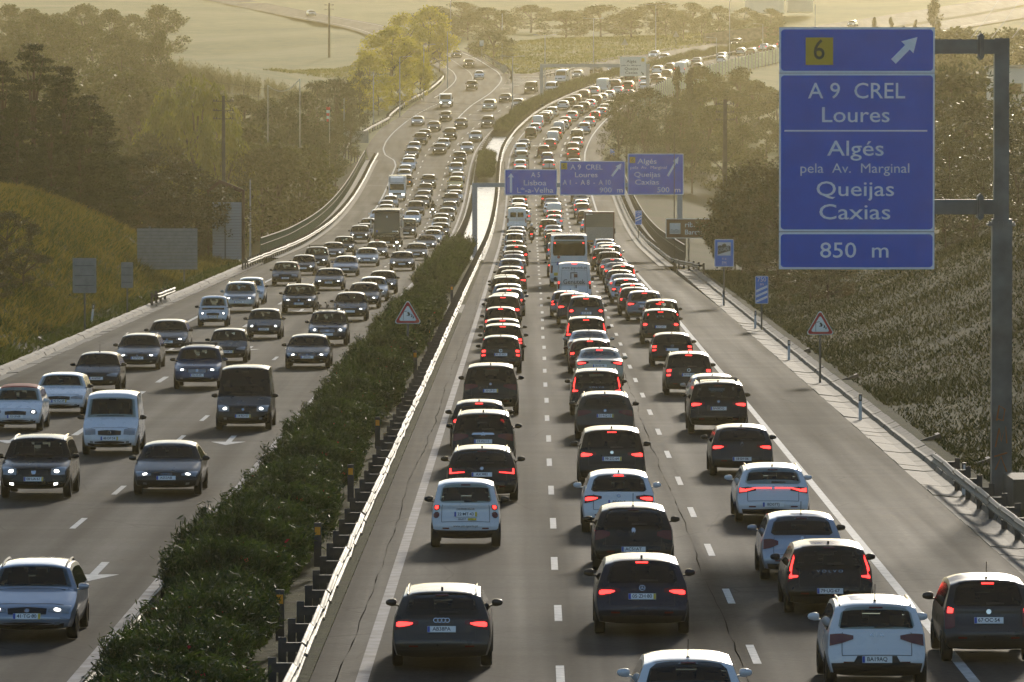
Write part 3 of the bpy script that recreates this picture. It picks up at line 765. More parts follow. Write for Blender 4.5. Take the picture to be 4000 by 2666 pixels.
def asphalt(name, base, seam):
    """grey asphalt with polished wheel tracks, fine aggregate and crossing repair seams; object space is metres"""
    m, nt, b = new_mat(name); L = nt.links
    def N(t, **k):
        n = nt.nodes.new(t)
        for a, v in k.items(): setattr(n, a, v)
        return n
    tc = N('ShaderNodeTexCoord')
    # streaks along the road
    mp = N('ShaderNodeMapping'); mp.inputs['Scale'].default_value = (1.1, .012, 1); L.new(tc.outputs['Object'], mp.inputs[0])
    st = N('ShaderNodeTexNoise'); st.inputs['Scale'].default_value = 1.0; st.inputs['Detail'].default_value = 5; L.new(mp.outputs[0], st.inputs['Vector'])
    fine = N('ShaderNodeTexNoise'); fine.inputs['Scale'].default_value = 7; fine.inputs['Detail'].default_value = 8; fine.inputs['Roughness'].default_value = .75; L.new(tc.outputs['Object'], fine.inputs['Vector'])
    big = N('ShaderNodeTexNoise'); big.inputs['Scale'].default_value = .11; big.inputs['Detail'].default_value = 5; L.new(tc.outputs['Object'], big.inputs['Vector'])
    mp2 = N('ShaderNodeMapping'); mp2.inputs['Scale'].default_value = (.05, .55, 1); L.new(tc.outputs['Object'], mp2.inputs[0])
    cross = N('ShaderNodeTexNoise'); cross.inputs['Scale'].default_value = 1; cross.inputs['Detail'].default_value = 3; L.new(mp2.outputs[0], cross.inputs['Vector'])
    def rng(src, a, b_, c, d):
        r = N('ShaderNodeMapRange'); r.inputs[1].default_value = a; r.inputs[2].default_value = b_; r.inputs[3].default_value = c; r.inputs[4].default_value = d
        L.new(src, r.inputs[0]); return r.outputs[0]
    def mul(a, c):
        n = N('ShaderNodeMath', operation='MULTIPLY'); L.new(a, n.inputs[0]); L.new(c, n.inputs[1]); return n.outputs[0]
    f = mul(mul(rng(st.outputs['Fac'], .32, .68, .62, 1.38), rng(fine.outputs['Fac'], .3, .7, .55, 1.45)), mul(rng(big.outputs['Fac'], .3, .7, .68, 1.3), rng(cross.outputs['Fac'], .35, .7, .80, 1.15)))
    # hairline cracks
    vo = N('ShaderNodeTexVoronoi', feature='DISTANCE_TO_EDGE'); vo.inputs['Scale'].default_value = .16
    wob = N('ShaderNodeTexNoise'); wob.inputs['Scale'].default_value = .8; L.new(tc.outputs['Object'], wob.inputs['Vector'])
    mxv = N('ShaderNodeMix', data_type='RGBA'); mxv.inputs[0].default_value = .12; L.new(tc.outputs['Object'], mxv.inputs[6]); L.new(wob.outputs['Color'], mxv.inputs[7])
    L.new(mxv.outputs[2], vo.inputs['Vector'])
    f = mul(f, rng(vo.outputs['Distance'], .0, .006, seam, 1.0))
    sc = N('ShaderNodeVectorMath', operation='SCALE'); sc.inputs[0].default_value = base; L.new(f, sc.inputs['Scale'])
    L.new(sc.outputs[0], b.inputs['Base Color'])
    L.new(rng(st.outputs['Fac'], .3, .7, ROAD_ROUGH + .07, ROAD_ROUGH - .07), b.inputs['Roughness'])
    b.inputs['Specular IOR Level'].default_value = ROAD_SPEC
    bp = N('ShaderNodeBump'); bp.inputs['Strength'].default_value = .22; bp.inputs['Distance'].default_value = .01
    L.new(fine.outputs['Fac'], bp.inputs['Height']); L.new(bp.outputs[0], b.inputs['Normal'])
    return m

def ground_mat(name, cols, scales=(.05, .7), bump=.6):
    m, nt, b = new_mat(name); L = nt.links
    tc = nt.nodes.new('ShaderNodeTexCoord')
    n1 = nt.nodes.new('ShaderNodeTexNoise'); n1.inputs['Scale'].default_value = scales[0]; n1.inputs['Detail'].default_value = 7; L.new(tc.outputs['Object'], n1.inputs['Vector'])
    n2 = nt.nodes.new('ShaderNodeTexNoise'); n2.inputs['Scale'].default_value = scales[1]; n2.inputs['Detail'].default_value = 8; n2.inputs['Roughness'].default_value = .7; L.new(tc.outputs['Object'], n2.inputs['Vector'])
    ad = nt.nodes.new('ShaderNodeMath'); ad.operation = 'MULTIPLY_ADD'; ad.inputs[1].default_value = .55; L.new(n2.outputs['Fac'], ad.inputs[0]); L.new(n1.outputs['Fac'], ad.inputs[2])
    cr = nt.nodes.new('ShaderNodeValToRGB'); L.new(ad.outputs[0], cr.inputs[0])
    cr.color_ramp.elements[0].position = .55; cr.color_ramp.elements[0].color = (*cols[0], 1)
    cr.color_ramp.elements[1].position = 1.0; cr.color_ramp.elements[1].color = (*cols[-1], 1)
    for i, c in enumerate(cols[1:-1]):
        e = cr.color_ramp.elements.new(.55 + .45*(i+1)/(len(cols)-1)); e.color = (*c, 1)
    L.new(cr.outputs[0], b.inputs['Base Color']); b.inputs['Roughness'].default_value = .95; b.inputs['Specular IOR Level'].default_value = .1
    bp = nt.nodes.new('ShaderNodeBump'); bp.inputs['Strength'].default_value = bump; bp.inputs['Distance'].default_value = .25
    L.new(n2.outputs['Fac'], bp.inputs['Height']); L.new(bp.outputs[0], b.inputs['Normal'])
    return m

PAINT = {k: mat('paint_' + k, c, r, me, .12 if max(c) < .1 else .45, .40 if max(c) < .1 else .8, rvar=.06, nscale=3) for k, (c, r, me) in {
    'black': ((.004, .004, .0045), .3, .0), 'dark': ((.008, .008, .009), .32, .2), 'darkgrey': ((.040, .038, .036), .32, .5),
    'graphite': ((.030, .031, .034), .32, .5), 'grey': ((.075, .074, .072), .34, .6), 'silver': ((.34, .34, .33), .34, .6),
    'bluesilver': ((.27, .30, .36), .34, .5), 'bluegrey': ((.085, .10, .13), .34, .5), 'slateblue': ((.035, .05, .09), .32, .5),
    'navy': ((.010, .014, .028), .3, .3), 'white': ((.62, .63, .65), .3, .0), 'cream': ((.36, .33, .25), .32, .3), 'beige': ((.30, .27, .21), .34, .4),
    'brown': ((.030, .018, .014), .32, .4), 'red': ((.055, .005, .006), .3, .2), 'darkred': ((.065, .012, .012), .32, .3), 'rose': ((.28, .20, .18), .34, .4),
    'blue': ((.03, .06, .16), .32, .4), 'yellow': ((.55, .36, .04), .35, .0)}.items()}
GLASS = mat('tinted_glass', (.006, .007, .008), .05, 0, .35)
def see_through(name, tint, gloss):
    m, nt, b = new_mat(name); out = nt.nodes["Material Output"]; nt.nodes.remove(b)
    tr = nt.nodes.new('ShaderNodeBsdfTransparent'); tr.inputs[0].default_value = (*tint, 1)
    gl = nt.nodes.new('ShaderNodeBsdfGlossy'); gl.inputs['Roughness'].default_value = .03; gl.inputs[0].default_value = (gloss, gloss, gloss, 1)
    fr = nt.nodes.new('ShaderNodeFresnel'); fr.inputs[0].default_value = 1.45
    mx = nt.nodes.new('ShaderNodeMixShader'); nt.links.new(fr.outputs[0], mx.inputs[0]); nt.links.new(tr.outputs[0], mx.inputs[1]); nt.links.new(gl.outputs[0], mx.inputs[2]); nt.links.new(mx.outputs[0], out.inputs[0])
    return m
GLASS_CLEAR = see_through('clear_car_glass', (.62, .68, .64), .9)
GLASS_DARK = see_through('privacy_car_glass', (.16, .18, .17), .9)
CABIN = mat('dark_cabin_fabric', (.018, .018, .019), .85)
RUBBER = mat('tyre_rubber', (.010, .010, .010), .75, 0, .3, bump=.2)
RIM = mat('alloy_rim', (.30, .30, .30), .35, .8)
TRIM = mat('black_trim', (.010, .010, .011), .5, 0, .4)
CHROME = mat('chrome', (.55, .55, .55), .15, 1.0)
LAMP_RED = mat('red_lamp_glass', (.10, .004, .005), .12, 0, .5)
LIT_RED = mat('lit_brake_lamp', (.4, .01, .01), .3, emit=(1.0, .035, .03), estr=RED_E)
LAMP_CLEAR = mat('clear_lamp_glass', (.30, .31, .32), .1, .4)
LIT_WHITE = mat('lit_headlamp', (.8, .8, .8), .3, emit=(1.0, .97, .88), estr=WHITE_E)
LIT_ORANGE = mat('lit_indicator', (.5, .2, .02), .3, emit=(1.0, .35, .03), estr=RED_E)
PLATE_W = mat('plate_white', (.75, .76, .76), .45)
PLATE_B = mat('plate_blue_band', (.02, .06, .35), .45)
PLATE_Y = mat('plate_yellow_band', (.55, .40, .02), .45)
PLATE_T = mat('plate_lettering', (.012, .012, .014), .5)
WHITE_P = mat('white_paint', (.62, .62, .61), .5, noise=.08)
SOFT_R = mat('red_canvas', (.25, .02, .015), .8)
SOFT_K = mat('black_canvas', (.012, .012, .012), .85)

# ------------------------------------------------------------------ lettering, made before the rest of the scene
_text = {}
def text_mesh(s, size=1.0, depth=.004, align='CENTER', bold=0.0, spacing=1.0):
    key = (s, size, depth, align, bold, spacing)
    if key in _text: return _text[key]
    c = bpy.data.curves.new('lettering', 'FONT'); c.body = s; c.size = size; c.extrude = depth; c.align_x = align; c.align_y = 'CENTER'
    c.offset = bold; c.space_character = spacing; c.resolution_u = 3
    o = bpy.data.objects.new('lettering', c); COL.objects.link(o)
    bpy.context.view_layer.update()
    me = bpy.data.meshes.new_from_object(o.evaluated_get(bpy.context.evaluated_depsgraph_get()))
    bpy.data.objects.remove(o); bpy.data.curves.remove(c)
    me.materials.clear()
    _text[key] = me
    return me

# ------------------------------------------------------------------ terrain
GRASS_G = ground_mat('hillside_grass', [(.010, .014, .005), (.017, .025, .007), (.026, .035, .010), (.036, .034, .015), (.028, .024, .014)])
SOIL = ground_mat('median_soil', [(.035, .034, .018), (.055, .060, .022), (.060, .052, .035)], (.3, 2.5))
CONCRETE = mat('concrete', (.085, .077, .065), .8, 0, .3, noise=.25, nscale=1.2, bump=.3, bscale=40)
WETCON = mat('wet_concrete', (.20, .19, .175), .34, 0, .5, noise=.3, nscale=.7, rvar=.12, bump=.3, bscale=8)
ASPH_R = asphalt('asphalt_right', (.034, .033, .0315), .5)
ASPH_L = asphalt('asphalt_left', (.036, .035, .033), .5)
MARK = mat('road_marking_paint', (.40, .40, .385), .7, 0, .05, noise=.3, nscale=4)
MARK_OLD = mat('worn_marking_paint', (.15, .15, .165), .7, 0, .05, noise=.45, nscale=1.6)
STEEL = mat('galvanised_steel', (.13, .122, .105), .65, .15, .2, noise=.35, nscale=2.5, rvar=.08)
DARKSTEEL = mat('weathered_steel_post', (.05, .05, .052), .6, .4, noise=.3, nscale=3)
GREEN_P = mat('green_painted_steel', (.03, .075, .05), .5, .2)

def strip(name, e0, e1, y0, y1, m, zoff, f=ax, step=4.0, cols=2, shape=None):
    ys = list(np.arange(y0, y1, step)) + [y1]; vs = []; fs = []
    for y in ys:
        a, b = (e0(y) if callable(e0) else e0), (e1(y) if callable(e1) else e1)
        h = heading(y, f); ch = 1/max(.5, math.cos(h))
        for k in range(cols):
            t = k/(cols-1); e = a + (b - a)*t
            vs.append((f(y) + e*ch, y, zr(y) + zoff + (shape(t) if shape else 0)))
    for i in range(len(ys)-1):
        for k in range(cols-1):
            fs.append((i*cols+k, i*cols+k+1, (i+1)*cols+k+1, (i+1)*cols+k))
    return obj(name, MB().add(vs, fs), m)

ECOLS = [-640, -430, -310, -230, -170, -130, -105, -88, -76, -66, -58, -51, -45.5, -41, -37.5, -34.5, -32, -30, -28.3, -26.8, -25.5, -24.4, -23.4, -22.7, -22.4, -8.4, -4.0, 11.45, 11.7, 12.4, 13.4, 14.4, 15.6, 17, 18.6, 20.4, 22.4, 24.6, 27, 29.8, 33, 37, 42, 48, 56, 66, 80, 100, 130, 170, 230, 320, 450, 640]
EROWS = list(np.arange(-860, -60, 40.0)) + list(np.arange(-60, 560, 4.0)) + list(np.arange(560, 1320, 8.0)) + list(np.arange(1320, 2700, 40.0))
ee, yy2 = np.meshgrid(np.array(ECOLS), np.array(EROWS))
xx = np.interp(yy2, _yy, _at) + ee
zz = terrain(xx, yy2)
nc = len(ECOLS); nr = len(EROWS)
tb = MB(); tb.v = [tuple(map(float, p)) for p in zip(xx.ravel(), yy2.ravel(), zz.ravel())]
tb.f = [(i*nc+j, i*nc+j+1, (i+1)*nc+j+1, (i+1)*nc+j) for i in range(nr-1) for j in range(nc-1)]; tb.m = [0]*len(tb.f)
FIELD = ground_mat('haze_paled_field_grass', [(.07, .085, .025), (.12, .13, .04), (.17, .165, .06), (.23, .19, .09)], (.02, .25))  # pale dry grass, colour brightened further to stand in for far haze glow
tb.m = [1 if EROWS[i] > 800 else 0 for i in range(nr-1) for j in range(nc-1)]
tme = tb.mesh('terrain'); tme.polygons.foreach_set("use_smooth", [True]*len(tme.polygons))
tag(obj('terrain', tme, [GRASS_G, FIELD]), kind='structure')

# ------------------------------------------------------------------ carriageways
def left_edge(y): return float(np.interp(y, [0, 300, 700, 770, 800, 830, 880, 950], [-21.6, -21.6, -21.3, -21.5, -22.5, -24.2, -25.4, -25.8]))
def right_edge(y): return float(np.interp(y, [0, 330, 520, 700, 800, 900, 1300], [10.2, 10.2, 9.6, 9.2, 9.2, 9.6, 10.0]))
road_r = tag(strip('road_right_carriageway', -4.42, right_edge, -60, 1620, ASPH_R, 0.0, cols=3), kind='structure')
road_l = tag(strip('road_left_carriageway', left_edge, -8.1, -60, 1620, ASPH_L, 0.0, cols=3), kind='structure')
ramp = tag(strip('slip_road', lambda y: -5.2 - .9*min(1, max(0, (y-930)/60)), 5.2, 905, 1660, ASPH_L, .004, f=rx), kind='structure')
def median_m(y0, y1, m): return tag(strip('median_strip', -8.1, -4.42, y0, y1, m, .03), kind='structure')
median_m(-60, 325, SOIL); median_m(325, 341, CONCRETE); median_m(341, 478, SOIL); median_m(478, 742, WETCON); median_m(742, 800, SOIL); median_m(800, 858, WETCON); median_m(858, 1500, SOIL)

# painted markings: every dash is a piece of its road
def flat_piece(w, l, n=1):
    vs = []; fs = []
    for i in range(n+1):
        y = -l/2 + l*i/n
        vs += [(-w/2, y, 0), (w/2, y, 0)]
    for i in range(n): fs.append((2*i, 2*i+1, 2*i+3, 2*i+2))
    return MB().add(vs, fs)
DASH = flat_piece(.15, 4.0).mesh('lane_dash'); DASH_W = flat_piece(.22, 5.6).mesh('lane_dash')
def dashes(road, e, y0, y1, per, me, m, z=.004, skip=()):
    y = y0; k = 0
    while y < y1:
        if k not in skip:
            h = heading(y)
            o = obj('lane_dash', me, m, road, (ax(y) + e/math.cos(h) + random.uniform(-.02, .02), y, zr(y) + z), (grade(y), 0, -h))
        y += per*math.cos(heading(y)); k += 1
dashes(road_r, 0.0, 90.1, 1240, 13.9, DASH, MARK)
dashes(road_r, 3.58, 94.5, 560, 13.9, DASH, MARK)
dashes(road_r, 3.5, 564, 1200, 13.9, DASH_W, MARK)
dashes(road_l, -11.75, 90.1, 1240, 13.9, DASH, MARK)
dashes(road_l, -15.25, 95, 560, 13.9, DASH_W, MARK)
dashes(road_l, -15.25, 564, 1000, 13.9, DASH, MARK)
def line(road, name, e, w, y0, y1, m, z=.004, f=ax):
    o = strip(name, (lambda y: e(y) - w/2) if callable(e) else e - w/2, (lambda y: e(y) + w/2) if callable(e) else e + w/2, y0, y1, m, z, f=f); o.parent = road; return o
line(road_r, 'edge_line', -3.5, .22, 60, 1400, MARK_OLD)
line(road_r, 'edge_line', lambda y: float(np.interp(y, [0, 300, 800, 920, 1400], [7.25, 7.2, 6.75, 6.95, 7.0])), .2, 60, 1400, MARK)
line(road_l, 'edge_line', -8.55, .22, 60, 1400, MARK_OLD)
line(road_l, 'edge_line', lambda y: float(np.interp(y, [0, 500, 700, 790, 803, 815, 830, 845, 870, 950, 975], [-18.7, -18.6, -18.5, -18.6, -19.2, -20.8, -21.8, -22.3, -22.8, -24.0, -24.2])), .2, 60, 975, MARK)
line(ramp, 'edge_line', lambda y: -4.2, .18, 985, 1430, MARK, .008, rx)
line(ramp, 'edge_line', lambda y: 4.0, .22, 915, 1430, MARK, .008, rx)
line(ramp, 'lane_line', lambda y: -1.2, .14, 1020, 1300, MARK_OLD, .008, rx)
# hatched nose between slip road and main road
for i in range(12):
    y = 1000 + i*6.2
    x0 = rx(y) + 5.0; x1 = ax(y) - 19.0/math.cos(heading(y))
    if x1 - x0 > 1.0:
        h = .35
        vs = [(x0, y, zr(y) + .012), (x1, y + 2.2, zr(y + 2.2) + .012), (x1, y + 3.1, zr(y + 3.1) + .012), (x0, y + .9, zr(y + .9) + .012)]
        obj('hatch_bar', MB().add(vs, [(0, 1, 2, 3)]), MARK, ramp)
nose = strip('gore', lambda y: rx(y) - ax(y) + 4.2, lambda y: -18.6, 960, 1085, ASPH_L, -.02); nose.parent = ramp
# open longitudinal seams that wander along the lane joints
CRACK = mat('bitumen_seam', (.012, .012, .012), .95, 0, .0)
def seam(road, e, y0, y1, w, seed):
    rng = np.random.default_rng(seed); vs = []; fs = []; ys = np.arange(y0, y1, 1.6); d = 0.0
    for i, y in enumerate(ys):
        d = d*.93 + rng.normal(0, .022); ww = w*rng.uniform(-.2, 1.3); x = ax(y) + e + d
        vs += [(x - ww, y, zr(y) + .003), (x + ww, y, zr(y) + .003)]
        if i: fs.append((2*i-2, 2*i-1, 2*i+1, 2*i))
    obj('seam', MB().add(vs, fs), CRACK, road)
for e, sd in ((3.22, 2), (-3.85, 4)): seam(road_r, e, 90, 420, .012, sd)
seam(road_l, -18.95, 150, 420, .012, 8)
# straight-ahead arrows on the left carriageway (pointing along the traffic, towards -Y) and one turn arrow on the right
ARROW = MB().add([(-.09, 3.2, 0), (.09, 3.2, 0), (.09, -.6, 0), (.55, -.6, 0), (0, -2.6, 0), (-.55, -.6, 0), (-.09, -.6, 0)], [(6, 5, 4, 3, 2, 1, 0)]).mesh('lane_arrow')
for e, y in ((-10.1, 129), (-10.1, 186), (-13.5, 269), (-17.0, 187), (-17.0, 268), (-13.5, 330)):
    obj('lane_arrow', ARROW, MARK, road_l, (ax(y) + e, y, .004))
TURN = MB().add([(-.09, -3, 0), (.09, -3, 0), (.09, .2, 0), (.7, .9, 0), (.7, .4, 0), (1.5, 1.5, 0), (.7, 2.4, 0), (.7, 1.7, 0), (-.09, .9, 0)], [tuple(range(9))]).mesh('turn_arrow')
obj('turn_arrow', TURN, MARK, road_r, (ax(835) - 1.6, 835, zr(835) + .006), (grade(835), 0, -heading(835)))
# repair bands and expansion joints across the road
for y, e0, e1, r in ((455, -3.9, 9.5, road_r), (470, -3.9, 9.5, road_r), (700, -3.9, 9.0, road_r), (742, -21, -8.2, road_l), (556, -21, -8.2, road_l), (742, -3.9, 9.0, road_r)):
    vs = [(ax(y) + e0, y, zr(y) + .004), (ax(y) + e1, y, zr(y) + .004), (ax(y) + e1, y + .5, zr(y + .5) + .004), (ax(y) + e0, y + .5, zr(y + .5) + .004)]
    obj('expansion_joint', MB().add(vs, [(0, 1, 2, 3)]), CONCRETE if y in (742, 556) else MARK_OLD, r)

# concrete gutters and kerbs, slab by slab
gut = tag(empty('concrete_gutter'), kind='structure')
GS = MB().prism([(-.95, .012), (-.35, -.05), (-.05, -.03), (0, .10), (.10, .105), (.34, .2), (.34, .0), (0, -.4), (-.95, -.4)], 'y', -1.23, 1.23).mesh('slab')
for i in range(138):
    y = 96 + 2.5*i
    if y > 437: break
    obj('slab', GS, CONCRETE, gut, (ax(y) + 11.15 + random.uniform(-.015, .015), y, random.uniform(-.012, .012)), (0, random.uniform(-.012, .012), -heading(y) + random.uniform(-.004, .004)))
kerb = tag(empty('concrete_kerb'), kind='structure')
KS = MB().prism([(.62, .012), (.1, -.03), (0, .12), (-.14, .14), (-.3, .2), (-.3, -.4), (.62, -.4)], 'y', -1.23, 1.23).mesh('slab')
for i in range(120):
    y = 180 + 2.5*i
    if y > 462: break
    obj('slab', KS, CONCRETE, kerb, (ax(y) - 22.2 + random.uniform(-.02, .02), y, random.uniform(-.012, .012)), (0, random.uniform(-.012, .012), -heading(y) + random.uniform(-.005, .005)))

# ------------------------------------------------------------------ guardrails: 4 m beams on posts with spacers
_w = [(.0, .31), (.03, .27), (.055, .22), (.075, .2), (.075, .12), (.055, .10), (.02, .04), (0, 0), (.02, -.04), (.055, -.10), (.075, -.12), (.075, -.2), (.055, -.22), (.03, -.27), (0, -.31)]
_w = [(a, b*.5) for a, b in _w]
def beam_mesh(l):
    vs = []; n = len(_w)
    for yv in (-l/2 - .12, l/2 + .02):
        for a, b in _w: vs.append((a + (.006 if yv < 0 else 0), yv, b))
    for yv in (-l/2 - .12, l/2 + .02):
        for a, b in _w: vs.append((a - .012, yv, b))
    fs = [(i, n+i, n+i+1, i+1) for i in range(n-1)] + [(2*n+i+1, 3*n+i+1, 3*n+i, 2*n+i) for i in range(n-1)]
    fs += [(0, 2*n, 3*n, n), (n-1, 2*n-1, 4*n-1, 3*n-1)]
    b = MB().add(vs, fs)
    for yv in (-l/2, -l/2 + .35):                       # bolt heads of the lap joint
        for bz in (.11, -.11): b.box((.08, yv, bz*.98), (.02, .04, .04), 0)
    return b.mesh('beam')
BEAM = beam_mesh(4.0)
POSTM = MB().prism([(-.07, -.03), (.07, -.03), (.07, -.02), (-.05, -.02), (-.05, .02), (.07, .02), (.07, .03), (-.07, .03)], 'z', -.45, .84).mesh('post')
SPACER = MB().box((0, 0, 0), (.34, .07, .15)).box((0, 0, .08), (.35, .08, .01)).mesh('spacer')
def guardrail(label, e, y0, y1, side, f=ax, per=4.0, z=0.0, spacer=True):
    """side +1: beam faces right (+x), -1: faces left"""
    y = y0; r = None
    ef = e if callable(e) else (lambda _y: e)
    r = empty('guardrail', (f(y0) + ef(y0), y0, zr(y0)))
    tag(r, label, 'guardrail')
    inv = Vector(r.location)
    while y < y1:
        h = math.atan2((f(y+2) + ef(y+2)) - (f(y-2) + ef(y-2)), 4.0); x = f(y) + ef(y)/math.cos(heading(y, f)); zz_ = zr(y) + z
        c = Vector((x, y, zz_)) - inv
        rz = -h if side > 0 else -h + PI
        obj('beam', BEAM, STEEL, r, (c.x, c.y, c.z + .62 + random.uniform(-.02, .02)), (grade(y)*side + random.uniform(-.006, .006), random.uniform(-.12, .12), rz + random.uniform(-.012, .012)))
        n = Vector((math.cos(h), -math.sin(h), 0))*side
        pc = c - n*.36 - Vector((math.sin(h), math.cos(h), 0))*1.8
        obj('post', POSTM, DARKSTEEL, r, (pc.x, pc.y, c.z), (0, 0, rz + random.uniform(-.03, .03)))
        if spacer:
            sc = pc + n*.17; obj('spacer', SPACER, DARKSTEEL, r, (sc.x, sc.y, c.z + .66), (0, 0, rz))
        y += per*math.cos(h)
    return r
guardrail('dented steel guardrail along the median beside the queue driving away', -4.5, 92, 1240, 1)
guardrail('steel guardrail along the median half hidden by oleanders, facing the oncoming cars', -7.75, 96, 905, -1)
guardrail('short steel guardrail on the right verge below the tall blue sign', 10.7, 118, 163, -1)
guardrail('steel guardrail on the right of the viaduct, end bent outwards into the verge', lambda y: 10.0 + .5*max(0, (445-y))/4*.5, 424, 735, -1)
guardrail('short piece of guardrail on the left verge before the blank sign backs', -21.9, 338, 352, 1)
guardrail('long guardrail on the left of the viaduct below the green railing', -21.6, 438, 806, 1)
guardrail('steel guardrail where the slip road joins, below the yellow-green trees', lambda y: float(np.interp(y, [800, 818, 840, 870, 905], [-5.6, -8.4, -8.9, -7.8, -6.4])), 801, 1060, 1, f=lambda y: float(np.interp(y, [800, 870, 1100], [ax(800)-18.2, ax(870)-18.6, rx(1060)-.0])) if y < 905 else rx(y))
guardrail('guardrail on the inner side of the curving slip road', 5.6, 1045, 1200, -1, f=rx)
guardrail('short guardrail on the grass nose between slip road and motorway', lambda y: -19.6, 1062, 1096, 1)

# green handrail above the left viaduct edge, dark parapet fence on the right
def railing(label, e, y0, y1, m, hgt, per, name='railing', zb=0.15):
    r = empty(name, (ax(y0) + e, y0, zr(y0))); tag(r, label, name); o0 = Vector(r.location)
    pst = MB().box((0, 0, hgt/2), (.07, .07, hgt)).mesh('post')
    ys = list(np.arange(y0, y1, per))
    for y in ys: obj('post', pst, m, r, (ax(y) + e - o0.x, y - o0.y, zr(y) + zb - o0.z))
    for k in (1.0, .62):
        b = MB().tube([(ax(y) + e - o0.x, y - o0.y, zr(y) + zb + hgt*k - o0.z) for y in ys], .05 if k == 1 else .03, 6)
        obj('rail', b, STEEL if k > .6 else m, r)
    bar = MB()
    for i, y in enumerate(np.arange(y0, y1, .5)): bar.box((ax(y) + e - o0.x, y - o0.y, zr(y) + zb + hgt*.5 - o0.z), (.02, .03, hgt))
    tag(obj('balusters', bar, m, r), kind='stuff')
    return r
railing('green railing with bright top rail on the left of the viaduct', -23.0, 488, 800, GREEN_P, 1.5, 3.0)
railing('dark parapet fence along the right side of the viaduct', 11.2, 452, 735, DARKSTEEL, 1.5, 3.0)
# viaduct edge beams
for e0, e1, y0, y1 in ((-23.3, -21.3, 485, 802), (9.2, 11.5, 450, 738)):
    tag(strip('viaduct_edge', e0, e1, y0, y1, CONCRETE, .06, cols=2), kind='structure')

